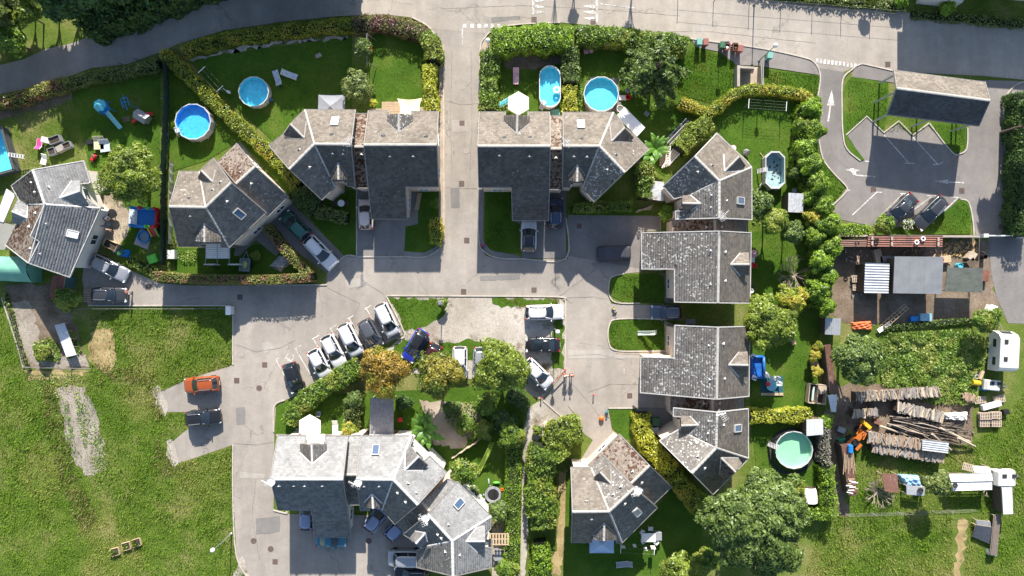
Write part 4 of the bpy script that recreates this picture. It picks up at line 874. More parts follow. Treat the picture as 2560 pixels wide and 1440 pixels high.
def crown_mesh(name, c, rx, ry, rz, mat, size=.26, clumps=None, per=70, rng=None, low=.35, csize=.30, spiky=0):
    rng = rng or RNG; R = (rx+ry)/2
    nc = clumps or int(26+R*R*5)
    D = rng.normal(0, 1, (nc, 3)); D[:, 2] = np.abs(D[:, 2])*.95-.12; D /= np.linalg.norm(D, axis=1)[:, None]
    rad = rng.uniform(.45, 1.0, nc)**.5*rng.uniform(.82, 1.06, nc)
    ang = np.arctan2(D[:, 1], D[:, 0]); ph = rng.uniform(0, 6.28, 4)
    rad *= 1+.13*np.sin(3*ang+ph[0])+.10*np.sin(5*ang+ph[1])+.07*np.sin(8*ang+ph[2])
    C = D*rad[:, None]*np.array([rx, ry, rz])*.86
    cr = R*csize*rng.uniform(.38, 1.25, nc)*(.75 if R > 3 else 1)
    m = max(12, int(per)); idx = np.repeat(np.arange(nc), m); n = len(idx)
    q = rng.normal(0, 1, (n, 3)); q /= np.linalg.norm(q, axis=1)[:, None]; q[:, 2] = np.abs(q[:, 2])*1.0-.25
    rr = rng.uniform(.55, 1, n)**.5
    P = C[idx]+q*(cr[idx]*rr)[:, None]*np.array([1, 1, .8]); N = q*.8+D[idx]*.3+np.array([0, 0, .5])
    nf = int(n*.22); q2 = rng.normal(0, 1, (nf, 3)); q2[:, 2] = np.abs(q2[:, 2]); q2 /= np.linalg.norm(q2, axis=1)[:, None]; a2 = np.arctan2(q2[:, 1], q2[:, 0])
    sh = (1+.13*np.sin(3*a2+ph[0])+.10*np.sin(5*a2+ph[1])+.07*np.sin(8*a2+ph[2]))*rng.uniform(.55, .82, nf); P = np.concatenate([P, q2*sh[:, None]*np.array([rx, ry, rz])]); N = np.concatenate([N, q2+np.array([0, 0, .6])])
    V, F = leaves(P+np.array(c), N, size, .55, 1.7+spiky, rng); return V, F
def tree(name, label, px, py, rpx, hc, kind='GREEN', size=.26, per=70, clumps=None, squash=.8, ry=None, cat='tree', group=None, low=True, csize=.30, trunk=True, zb=None):
    mat = globals()[kind]; rx = rpx*S*(1-hc/HC); ryy = (ry or rpx)*S*(1-hc/HC); c = G(px, py, hc); rz = (rx+ryy)/2*squash
    rz = min(rz, hc*.9)
    t = thing(name, label, cat, (c.x, c.y, 0), group=group)
    V, F = crown_mesh('crown', (0, 0, hc), rx, ryy, rz, mat, size*(.78 if group is None else 1), clumps, per*(1.6 if group is None else 1), csize=csize)
    me = np_mesh('crown', V, F); me.materials.append(mat); link_mesh('crown', me, None, t)
    if trunk:
        m = MB().tube((0, 0, 0), (0, 0, hc*.6), max(.08, rx*.07), max(.05, rx*.045), 8)
        for i in range(7):
            a = i*2*PI/7+random.random(); z0 = hc*random.uniform(.35, .6)
            e = Vector((math.cos(a)*rx*.7, math.sin(a)*ryy*.7, hc+rz*random.uniform(-.1, .5))); mid = Vector((e.x*.4, e.y*.4, (z0+e.z)/2+.2))
            m.tube((0, 0, z0), mid, max(.04, rx*.035), max(.03, rx*.022), 6); m.tube(mid, e, max(.03, rx*.022), .02, 5)
        m.build('trunk', BARK, t, L_=1)
    return t
def hedge(label, pts, wpx, h, kind='GREEN', dens=85, size=.17, wob=.12, name='hedge', cat='hedge', clip=False, spiky=0, puff=0):
    """pts: pixel path of the hedge's top centre line"""
    mat = globals()[kind]; w = wpx*S*(1-h/HC); P3 = [G(x, y, h*.8) for x, y in smooth_path(pts, 5)]
    P = [np.array((p.x, p.y)) for p in P3]; seg = [np.linalg.norm(b-a) for a, b in zip(P[:-1], P[1:])]; L = sum(seg)
    cum = np.concatenate([[0], np.cumsum(seg)]); o = Vector((*P[len(P)//2], 0)); t = thing(name, label, cat, o)
    def at(s_):
        i = np.clip(np.searchsorted(cum, s_)-1, 0, len(seg)-1); A = np.array(P)[i]; B = np.array(P)[i+1]; k = ((s_-cum[i])/np.array(seg)[i])[:, None]
        d = B-A; d /= np.linalg.norm(d, axis=1)[:, None]; return A+(B-A)*k, np.stack([-d[:, 1], d[:, 0]], 1)
    n = int(L*(w+2*h*.8)*dens); s_ = RNG.uniform(0, L, n); c, nn = at(s_)
    per = w+2*h*.85; u = RNG.uniform(0, per, n); side = np.where(u < h*.85, -1, np.where(u > h*.85+w, 1, 0))
    off = np.where(side == -1, -w/2, np.where(side == 1, w/2, u-h*.85-w/2)); z = np.where(side == -1, u, np.where(side == 1, per-u, h)); z = np.clip(z, .05, h)
    ph = RNG.uniform(0, 6.28, 6); wn_ = 1+wob*(np.sin(s_*1.3+ph[0])+.7*np.sin(s_*2.9+ph[1])+.5*np.sin(s_*5.3+ph[2]))
    hz = 1+wob*.7*(np.sin(s_*1.1+ph[3])+.6*np.sin(s_*3.7+ph[4])+.4*np.sin(s_*6.1+off*4+ph[5]))
    if clip: wn_ = 1+.03*np.sin(s_*3); hz = 1+.02*np.sin(s_*2)
    off = off*wn_; dep = RNG.uniform(0, .14, n)
    rnd = np.clip(np.abs(off)/(w/2), 0, 1.2); z = np.where(side == 0, z*hz-(.35 if not clip else .08)*h*rnd**3*.7, z*hz*(.95 if clip else .85))
    # bulge pattern
    bump = .10*np.sin(s_*7+off*5+ph[1])*np.sin(off*8+ph[2]+s_*2) if not clip else 0
    z = z-dep*(side == 0)+bump+RNG.normal(0, .03 if clip else .07, n)
    if puff: z = z+puff*RNG.uniform(0, 1, n)**3
    off = off-np.sign(off)*dep*(side != 0)
    X = np.concatenate([c+nn*off[:, None]+RNG.normal(0, .02 if clip else .06, (n, 2)), z[:, None]], 1)
    N = np.concatenate([nn*side[:, None], np.where(side == 0, 1.0, .35)[:, None]], 1)
    V, F = leaves(X-np.array([o.x, o.y, 0]), N, size, .5, 1.6+spiky); me = np_mesh('foliage', V, F); me.materials.append(mat); link_mesh('foliage', me, None, t)
    # added solid dark core against see-through, raised in clipped hedges for a solid shadow
    m = MB(); k = len(P); A = np.array(P); tg = np.gradient(A, axis=0); tg /= np.linalg.norm(tg, axis=1)[:, None]; nr = np.stack([-tg[:, 1], tg[:, 0]], 1); ww = max(.08, w/2-.28 if w > .9 else w*.3); hh = h*.93 if clip else max(.2, h*.78-.12)
    if w > .5:
        vs = []
        for i in range(k):
            for sgn, zz, f in ((-1, 0, 1), (-1, hh*.8, 1), (-.6, hh, 1), (.6, hh, 1), (1, hh*.8, 1), (1, 0, 1)): vs.append((A[i][0]+nr[i][0]*ww*sgn, A[i][1]+nr[i][1]*ww*sgn, zz))
        fs = [(i*6+j, i*6+j+1, (i+1)*6+j+1, (i+1)*6+j) for i in range(k-1) for j in range(5)]+[tuple(range(5, -1, -1)), tuple(range((k-1)*6, k*6))]
        m.add(vs, fs).build('inner_core', CORE, t)
    return t
def blades(P, h, w, rng=RNG, lean=.5):
    """upright grass blades as single triangles, P (n,3)"""
    n = len(P); a = rng.uniform(0, 2*PI, n); d = np.stack([np.cos(a), np.sin(a), np.zeros(n)], 1)*(w*rng.uniform(.6, 1.4, n))[:, None]
    b = rng.uniform(0, 2*PI, n); hh = h*rng.uniform(.5, 1.3, n); t = np.stack([np.cos(b)*hh*lean, np.sin(b)*hh*lean, hh], 1)
    V = np.stack([P-d, P+d, P+t], 1).reshape(-1, 3); return V, np.arange(n)[:, None]*3+np.arange(3)
def grass(name, polys, dens, h, w, mat, z=.0, clump=.0, holes=(), seed=3, lean=.5):
    rng = np.random.default_rng(seed); PV = []
    for poly in polys:
        q = poly_px(poly); x = [p[0] for p in q]; y = [p[1] for p in q]; n = int((max(x)-min(x))*(max(y)-min(y))*dens)
        P = np.stack([rng.uniform(min(x), max(x), n), rng.uniform(min(y), max(y), n)], 1); P = P[pip(P, q)]
        for hl in holes: P = P[~pip(P+rng.normal(0, .38, P.shape), poly_px(hl)) | (rng.uniform(0, 1, len(P)) < .10)]
        if clump:
            f = np.sin(P[:, 0]*1.7+np.sin(P[:, 1]*1.1)*2)*np.sin(P[:, 1]*2.1+np.sin(P[:, 0]*.9)*2)+.5*np.sin(P[:, 0]*4.3+P[:, 1]*3.1)*np.sin(P[:, 1]*5.1-P[:, 0]*2)
            P = P[rng.uniform(-1.2, 1.4, len(P)) < f*clump+ (1-clump)]
        PV.append(P)
    P = np.concatenate(PV); hh = h*(1+.4*np.sin(P[:, 0]*1.3+np.sin(P[:, 1])*2)*np.sin(P[:, 1]*1.6)); P3 = np.concatenate([P, np.full((len(P), 1), z)], 1)
    V, F = blades(P3, 1.0, w, rng, lean); V = V.reshape(-1, 3, 3); V[:, 2, 2] = z+(V[:, 2, 2]-z)*hh; V[:, 2, :2] = P+(V[:, 2, :2]-P)*hh[:, None]
    me = np_mesh(name, V.reshape(-1, 3), F); o = link_mesh(name, me, mat); tag(o, kind='stuff'); return o
def weeds(name, polys, dens, h, size, mat, seed=1, z0=0):
    rng = np.random.default_rng(seed); out = []
    for poly in polys:
        q = poly_px(poly); x = [p[0] for p in q]; y = [p[1] for p in q]; n = int((max(x)-min(x))*(max(y)-min(y))*dens); P = np.stack([rng.uniform(min(x), max(x), n), rng.uniform(min(y), max(y), n)], 1); out.append(P[pip(P, q)])
    P = np.concatenate(out); C = P[rng.integers(0, len(P), max(6, len(P)//160))]; hh = np.zeros(len(P)); R_ = rng.uniform(.3, .95, len(C))
    for c, r in zip(C, R_): d = np.linalg.norm(P-c, axis=1)/r; hh = np.maximum(hh, np.where(d < 1, np.sqrt(np.clip(1-d*d, 0, 1))*r*.65, 0))
    z = z0+.05+h*(.25+hh)*rng.uniform(.75, 1.05, len(P)); X = np.concatenate([P, z[:, None]], 1); N = rng.normal(0, .35, (len(P), 3)); N[:, 2] = 1
    V, F = leaves(X, N, size, .45, 1.5, rng); me = np_mesh(name, V, F); o = link_mesh(name, me, mat); tag(o, kind='stuff'); return o
GRASS_L = foliage('grass_short', (.050, .125, .010), (.15, .28, .022), .35, (.19, .22, .04), .25, .3)
GRASS_M = foliage('grass_meadow', (.075, .155, .014), (.24, .40, .035), .4, (.31, .34, .09), .11, .3)
GRASS_D = foliage('leaf_weeds', (.04, .09, .012), (.24, .37, .05), .3, (.27, .32, .07), .6, .5)
LEFT_M = [[(-60, 700), (20, 760), (60, 930), (150, 960), (225, 940), (225, 790), (300, 768), (580, 768), (580, 912), (470, 946), (393, 984), (410, 1032), (478, 1032), (470, 1070), (422, 1110), (436, 1164), (580, 1114), (583, 1250), (592, 1390), (620, 1450), (600, 1500), (-60, 1500)]]
HOLES = [[(150, 975), (205, 970), (230, 1020), (255, 1100), (250, 1180), (215, 1185), (165, 1080)], [(232, 832), (283, 818), (288, 900), (262, 930), (228, 900)]]
grass('meadow_grass', LEFT_M, 120, .17, .042, GRASS_M, clump=.35, holes=HOLES)
grass('meadow_grass', [[(2060, 1290), (2380, 1290), (2385, 1500), (2040, 1500), (2010, 1440)], [(2420, 1110), (2490, 1070), (2640, 880), (2640, 1500), (2405, 1500), (2420, 1300), (2480, 1280)], [(2120, 1110), (2440, 1110), (2480, 1280), (2120, 1290)]], 115, .17, .042, GRASS_M, clump=.3, seed=5)
grass('tall_weeds', [[(250, 800), (580, 790), (580, 905), (470, 940), (300, 1000), (230, 960)], [(240, 1180), (580, 1130), (590, 1390), (420, 1300), (300, 1330)], [(-60, 980), (120, 990), (170, 1200), (120, 1330), (-60, 1300)]], 24, .30, .055, foliage('tall_weed', (.07, .14, .018), (.27, .40, .05), .4, (.33, .33, .11), .2, .4), clump=.8, seed=31, lean=.5, holes=HOLES)
grass('dry_stalks', [[(110, 930), (150, 1000), (190, 1180), (250, 1300), (210, 1340), (150, 1200), (110, 1060)], [(390, 1090), (440, 1165), (470, 1160), (420, 1200), (380, 1160)], [(380, 940), (410, 1030), (395, 1060), (365, 980)], [(230, 905), (380, 930), (420, 960), (280, 950)]], 60, .30, .045, foliage('dry_stalk', (.10, .085, .035), (.32, .27, .12), .3), clump=.5, seed=32, lean=.7)
grass('tall_weeds', [[(2070, 1300), (2370, 1300), (2380, 1430), (2100, 1480), (2040, 1440)], [(2500, 1100), (2640, 900), (2640, 1400), (2520, 1300)]], 24, .30, .055, MATS['tall_weed'], clump=.8, seed=33, lean=.5)
grass('garden_grass', LAWNS+[[(20, 260), (190, 210), (200, 400), (60, 420)], [(1880, 560), (2040, 540), (2040, 760), (1880, 760)]], 110, .085, .028, GRASS_L, z=.03, clump=.2, seed=6, lean=.8, holes=[[(1060, 1010), (1170, 1015), (1195, 1060), (1145, 1110), (1085, 1100)], [(1252, 130), (1400, 132), (1400, 158), (1330, 172), (1266, 164)]])
grass('island_grass', [[(2120, 200), (2216, 210), (2216, 285), (2206, 328), (2166, 288), (2116, 334)], [(2212, 330), (2246, 304), (2280, 336), (2325, 312), (2410, 315), (2412, 370), (2396, 380), (2376, 372), (2322, 316)], [(2424, 582), (2424, 545), (2416, 508), (2400, 502), (2320, 564), (2185, 577)]], 110, .13, .035, GRASS_L, z=.09, clump=.3, seed=8)
grass('verge_grass', [[(1524, 700), (1560, 688), (1664, 688), (1684, 755), (1560, 755), (1530, 740)], [(1524, 812), (1545, 800), (1664, 800), (1662, 874), (1545, 874), (1524, 858)], [(1216, 474), (1279, 474), (1279, 552), (1296, 560), (1296, 630), (1240, 632), (1216, 608)], [(1640, 190), (1738, 118), (1835, 155), (1840, 212), (1790, 262), (1705, 240)], [(1915, 175), (2046, 190), (2042, 330), (2000, 240), (1912, 212)], [(2052, 400), (2112, 470), (2080, 512), (2050, 500)]], 120, .14, .035, GRASS_L, z=.04, clump=.2, seed=9)
grass('gravel_weeds', [[(972, 744), (1130, 744), (1130, 765), (1060, 775), (1010, 800)], [(1240, 744), (1395, 746), (1400, 762), (1290, 770)], [(1012, 836), (1040, 860), (1000, 900), (970, 860)], [(1320, 900), (1400, 880), (1405, 930), (1355, 990), (1310, 960)], [(1340, 800), (1410, 790), (1410, 870), (1380, 840)], [(970, 745), (1000, 745), (1030, 850), (1005, 830)], [(1240, 745), (1400, 746), (1400, 764), (1250, 765)], [(975, 748), (1118, 748), (1105, 788), (1050, 818), (1016, 828)], [(1010, 852), (1080, 860), (1180, 852), (1300, 882), (1318, 950), (1180, 898), (1005, 925)], [(1090, 846), (1140, 850), (1130, 870), (1090, 860)]], 75, .12, .035, GRASS_L, z=.035, clump=.5, seed=10)
weeds('dense_weeds', [[(2220, 830), (2430, 822), (2470, 860), (2440, 960), (2440, 1010), (2330, 1010), (2200, 960), (2200, 860)]], 95, .85, .19, GRASS_D, 12)
weeds('dense_weeds', [[(90, 855), (125, 840), (155, 870), (150, 905), (90, 900)], [(150, 815), (190, 830), (205, 880), (170, 900)], [(130, 740), (190, 745), (200, 770), (150, 770)]], 90, .45, .18, GRASS_D, 13)
weeds('bed_weeds', [[(185, 975), (200, 980), (222, 1080), (215, 1130), (200, 1080)], [(235, 1060), (258, 1090), (262, 1180), (240, 1190)], [(165, 1010), (172, 1010), (184, 1090), (176, 1090)], [(60, 930), (200, 935), (215, 960), (120, 965)], [(90, 960), (130, 955), (150, 1000), (120, 1010)]], 45, .22, .13, GRASS_D, 14)
weeds('border_plants', [[(440, 625), (500, 625), (495, 660), (440, 650)], [(1240, 240), (1285, 250), (1280, 280), (1244, 280)], [(1560, 330), (1600, 370), (1640, 420), (1620, 400), (1590, 380)], [(1690, 240), (1640, 240), (1620, 270), (1680, 280)], [(1100, 1010), (1230, 1000), (1250, 1060), (1180, 1110), (1120, 1060)], [(1140, 1190), (1200, 1240), (1250, 1310), (1230, 1320), (1180, 1260)], [(1960, 1195), (2010, 1190), (2020, 1215), (1970, 1225)], [(1880, 470), (1895, 470), (1900, 560), (1880, 560)], [(1990, 470), (2010, 440), (2020, 560), (2000, 560)], [(880, 1020), (905, 1030), (900, 1085), (850, 1085)], [(420, 560), (426, 480), (432, 620), (428, 680)], [(2000, 560), (2040, 600), (2030, 680), (2010, 640)]], 60, .5, .15, GRASS_D, 15)
weeds('bed_weeds', [[(190, 990), (215, 1000), (240, 1110), (215, 1110)], [(225, 1100), (262, 1120), (280, 1210), (240, 1240)], [(155, 1010), (172, 1000), (190, 1120), (175, 1120)]], 25, .2, .14, GRASS_D, 16)
# ---- hedges
HD = [
 ('olive roadside hedge with a yellow patch at the left edge', [(-20, 255), (60, 240), (110, 222), (170, 206)], 34, 1.5, 'CLIPPED'),
 ('dark roadside hedge above the left play garden', [(160, 206), (250, 188), (330, 174), (395, 158)], 30, 1.4, 'OLIVE'),
 ('long diagonal yellow green hedge between the two upper left pools', [(405, 130), (470, 190), (560, 280), (640, 355), (690, 400), (745, 465)], 34, 1.6, 'YGREEN'),
 ('roadside bank hedge above the garden with two sun loungers', [(455, 128), (560, 98), (720, 74), (885, 60)], 34, 1.2, 'YGREEN'),
 ('reddish flowering hedge on the street corner above the swing garden', [(885, 62), (960, 56), (1040, 74), (1062, 88)], 42, 1.8, 'PURPLE'),
 ('dark green bushy hedge along the left kerb of the street', [(1060, 85), (1082, 115), (1082, 150)], 42, 2.6, 'GREEN'),
 ('yellow hedge along the left kerb of the street', [(1074, 160), (1073, 205), (1078, 275)], 34, 2.3, 'YELLOW'),
 ('thick bright laurel hedge on the right corner of the street', [(1232, 102), (1300, 94), (1380, 92), (1432, 94)], 64, 3.0, 'BRIGHT'),
 ('ragged green hedge along the main road above the pink toys', [(1440, 84), (1520, 88), (1600, 96), (1720, 112)], 46, 2.6, 'GREEN'),
 ('row of green bushes on the right kerb beside the white hexagonal parasol', [(1226, 125), (1224, 180), (1222, 230), (1222, 275)], 46, 2.4, 'GREEN'),
 ('green bushes between the oval pool and the round pool', [(1426, 115), (1427, 150), (1428, 205)], 42, 2.2, 'SAGE'),
 ('yellow shrubs just above the leaf strewn link roof, right of the oval pool', [(1424, 215), (1425, 278)], 36, 1.8, 'YELLOW'),
 ('strip of long grass and ivy beside the yellow shrubs', [(1449, 212), (1448, 278)], 12, .5, 'BRIGHT'),
 ('yellow topped hedge behind the concrete bin enclosure', [(1702, 252), (1760, 278), (1790, 272), (1830, 238), (1880, 222), (1960, 226), (2020, 240), (2030, 262)], 26, 1.7, 'YGREEN'),
 ('leafy hedge between the banana plant and the top house of the right row', [(1700, 372), (1745, 325), (1775, 305)], 46, 2.4, 'LIME'),
 ('ivy covered hedge above the white corrugated shed', [(1612, 405), (1618, 440), (1612, 495)], 42, 2.6, 'GREEN'),
 ('dark hedge below the bent roof house right of the street', [(1432, 520), (1500, 516), (1580, 514)], 26, 1.6, 'GREEN'),
 ('low leafy understorey of the screen between gardens and car park', [(2026, 260), (2022, 330), (2014, 400), (2034, 470), (2044, 540), (2062, 610), (2052, 690), (2050, 770)], 58, 1.9, 'BRIGHT'),
 ('clipped yellow hedge above the round green pool', [(1876, 1042), (1950, 1042), (2030, 1038)], 34, 2.0, 'YELLOW'),
 ('yellow conifer hedge between the two bottom houses, upper part', [(1606, 1035), (1608, 1080), (1632, 1125), (1668, 1165)], 46, 2.4, 'YELLOW'),
 ('green lower part of the conifer hedge left of the big tree', [(1668, 1165), (1700, 1210), (1735, 1250), (1760, 1275)], 48, 2.6, 'YGREEN'),
 ('yellowish bushy hedge at the tip of the gravel path island', [(1455, 1075), (1410, 1085), (1385, 1115), (1400, 1150)], 66, 3.0, 'LIME'),
 ('tall green bushy hedge along the gravel path', [(1365, 1120), (1352, 1180), (1352, 1250), (1362, 1320)], 72, 3.2, 'GREEN'),
 ('lower end of the bushy hedge by the gravel path', [(1350, 1360), (1355, 1400), (1350, 1460)], 46, 2.4, 'BRIGHT'),
 ('leafy hedge below the diagonal row of parked cars', [(722, 1060), (738, 1024), (790, 982), (845, 948), (898, 914)], 46, 2.3, 'GREEN'),
 ('dark hedge at the right edge beside the exit road', [(2560, 230), (2562, 350), (2560, 480), (2560, 590)], 52, 2.4, 'DARK'),
 ('bright bushy hedge left of the scrap yard fence', [(2080, 572), (2130, 578), (2178, 580)], 34, 1.5, 'BRIGHT'),
 ('grey dusty top of the hedge beside the white shed roof', [(2066, 1060), (2064, 1110), (2064, 1160)], 24, 2.2, 'GREYL'),
 ('green hedge column right of the shell shaped canopy', [(2068, 1165), (2074, 1220), (2078, 1285)], 36, 2.2, 'BRIGHT'),
 ('short bright hedge below the shell shaped canopy', [(2078, 1288), (2040, 1288), (2010, 1282)], 26, 2.0, 'BRIGHT'),
 ('flower strip above the curved lane beside the green toy', [(320, 650), (360, 668), (400, 688)], 24, 1.0, 'GREEN'),
 ('dark hedge below the white round garden table', [(745, 470), (760, 500), (790, 522)], 52, 2.0, 'DARK'),
 ('olive rounded hedge below the white round garden table', [(790, 524), (830, 538), (868, 546)], 34, 1.5, 'OLIVE'),
 ('yellow green bush row on the right of the left corner house lawn', [(1088, 545), (1090, 590), (1086, 612)], 30, 1.7, 'YGREEN'),
 ('dense dark undergrowth at the edge of the wood beyond the road', [(190, 42), (300, 6), (400, -34), (600, -100), (885, -110)], 80, 5.0, 'DARK'),
 ('dark shrubs between the orange autumn tree and the slatted hut roof', [(890, 985), (880, 1030), (876, 1075)], 40, 1.9, 'OLIVE'),
 ('overgrown bank at the corner of the hedge above the gravel path', [(1268, 985), (1300, 1000), (1315, 1020)], 34, 2.2, 'DARK'),
 ('ivy on the ground fence above the log piles', [(2210, 822), (2300, 812), (2440, 800)], 14, .7, 'SAGE'),
 ('scrub along the vegetable plot at the left edge', [(10, 735), (30, 800), (50, 880), (70, 925)], 12, .5, 'OLIVE'),
]
for (lb, pts, w, h, k) in HD:
    hedge(lb, pts, w, h, k, (50 if h > 4 else 115) if h > 1 else 60, (.30 if h > 4 else .165) if h > 2.2 else .135, spiky=.9 if k in ('BAMBOO',) else 0, puff=.35 if k == 'BAMBOO' else 0)
hedge('clipped brownish hedge on the lane side of the white awning garden', [(385, 690), (480, 697), (640, 699), (700, 698), (778, 692)], 24, 2.75, 'CLIPPED', 150, .12, clip=True)
hedge('clipped brownish hedge between the covered sandpit and the green car', [(664, 566), (700, 610), (740, 655), (776, 688)], 24, 1.9, 'CLIPPED', 110, .12, clip=True)
hedge('long flat clipped lime green hedge left of the gravel path', [(1290, 1068), (1284, 1150), (1282, 1280), (1272, 1480)], 42, 1.5, 'BRIGHT', 130, .11, clip=True)
# ---- trees
TR = [
 ('round_tree', 'round yellow green tree beside the left patio', 325, 440, 80, 4.2, 'LIME', .22, 95),
 ('autumn_tree', 'orange autumn tree at the end of the car row', 960, 925, 66, 4.4, 'ORANGE', .24, 80),
 ('autumn_tree', 'yellow autumn tree between the orange and the green one', 1100, 935, 64, 4.4, 'AUTUMN', .24, 80),
 ('round_tree', 'yellow green tree over the silver car beside the gravel yard', 1255, 918, 76, 4.6, 'LIME', .24, 90),
 ('olive_tree', 'large grey green shrub tree right of the grey gazebo', 893, 215, 42, 3.6, 'OLIVE', .24, 70),
 ('young_tree', 'narrow light green tree above the grey green shrub tree', 906, 120, 26, 3.2, 'SAGE', .24, 60),
 ('round_tree', 'leafy tree over the right row lawn between the two large houses', 1920, 812, 72, 5.0, 'LIME', .30, 75),
 ('leafy_tree', 'green tree beside the drained pool and the speckled house', 1898, 508, 34, 3.6, 'SAGE', .28, 60),
 ('leafy_tree', 'green tree left of the rusty shed roof', 1935, 552, 36, 3.4, 'GREEN', .28, 60),
 ('leafy_tree', 'grey green tree below the rusty shed roof', 1984, 582, 27, 3.2, 'SAGE', .26, 60),
 ('leafy_tree', 'yellowish tree above the leafy lawn tree of the right row', 1975, 752, 40, 3.0, 'YGREEN', .26, 60),
 ('leafy_tree', 'dense tree beside the vegetable plot in the allotment', 2146, 898, 66, 4.6, 'SAGE', .34, 85),
 ('round_bush', 'round bush at the corner of the allotment wall', 2465, 800, 36, 2.4, 'GREEN', .22, 70),
 ('leafy_tree', 'small tree between the blue tarpaulin and the white metal roofs', 2346, 1210, 34, 3.2, 'OLIVE', .26, 65),
 ('leafy_tree', 'yellow green tree at the bottom edge left of the giant tree', 1698, 1425, 50, 3.0, 'LIME', .28, 70),
 ('leafy_tree', 'dark bush at the bottom edge between the two lower trees', 1765, 1400, 34, 2.0, 'GREEN', .26, 60),
 ('leafy_tree', 'small tree beside the green slide at bottom centre', 1160, 1178, 38, 3.2, 'GREEN', .24, 55),
 ('leafy_tree', 'dark shrub above the long clipped hedge', 1280, 1090, 36, 2.4, 'GREEN', .24, 60),
 ('leafy_tree', 'grey green shrub right of the trampoline garden', 1248, 1275, 28, 1.9, 'SAGE', .24, 55),
 ('leafy_bush', 'bush beside the rusty red shed at left', 170, 748, 30, 1.6, 'GREEN', .26, 60),
 ('leafy_bush', 'round bush beside the dark parked saloon', 2208, 562, 25, 1.6, 'GREEN', .22, 60),
 ('leafy_bush', 'small bush in the lawn beside the gravel yard corner', 1106, 760, 14, .9, 'GREEN', .16, 40),
 ('leafy_bush', 'small yellow bush on the paved strip beside the timber deck', 934, 257, 11, 1.0, 'YELLOW', .14, 40),
 ('leafy_bush', 'green bush on the lawn right of the left corner house', 1087, 508, 12, 1.0, 'GREEN', .16, 40),
 ('leafy_bush', 'yellow green bush at the driveway beside the speckled top house', 1665, 535, 20, 1.8, 'BRIGHT', .2, 50),
 ('leafy_bush', 'small round conifer in the right row garden, upper', 2045, 865, 14, 1.4, 'YGREEN', .15, 55),
 ('leafy_bush', 'small round conifer in the right row garden, middle', 2037, 890, 16, 1.4, 'YGREEN', .15, 55),
 ('leafy_bush', 'small round conifer in the right row garden, lower', 2042, 930, 16, 1.4, 'YGREEN', .15, 55),
 ('leafy_bush', 'shrub in the bed beside the shell shaped canopy', 1995, 1218, 20, 1.2, 'YGREEN', .17, 45),
 ('leafy_bush', 'yellowish conifer shrub just below the white metal shed roof', 2066, 1052, 20, 1.5, 'BRIGHT', .18, 60),
 ('leafy_bush', 'shrub at the bottom edge right of the roof with two wings', 1268, 1425, 30, 1.8, 'GREEN', .24, 55),
 ('leafy_bush', 'flowering grey green bush above the slatted hut', 885, 1000, 24, 1.8, 'SAGE', .2, 55),
 ('leafy_bush', 'low shrub in the shaded garden right of the banana plant', 1165, 1060, 26, .8, 'GREEN', .2, 50),
 ('leafy_bush', 'climbing shrub on the slate covered pergola', 872, 1075, 22, 1.8, 'YGREEN', .2, 45),
 ('leafy_bush', 'small bush at the tip of the gravel path beside the tree stump', 1345, 1075, 14, .7, 'GREEN', .16, 40),
 ('leafy_bush', 'bush in the hedge gap beside the white pedal lounger', 105, 880, 22, .8, 'GREEN', .22, 50)]
for (n_, lb, x, y, r, h, k, sz, per) in TR: tree(n_, lb, x, y, r, h, k, sz, per, cat='bush' if 'bush' in n_ else 'tree')
tree('giant_tree', 'huge broad leafed tree at the bottom edge, the largest in the frame', 1893, 1308, 145, 7.5, 'SAGE', .36, 100, clumps=330, squash=.62, csize=.15)
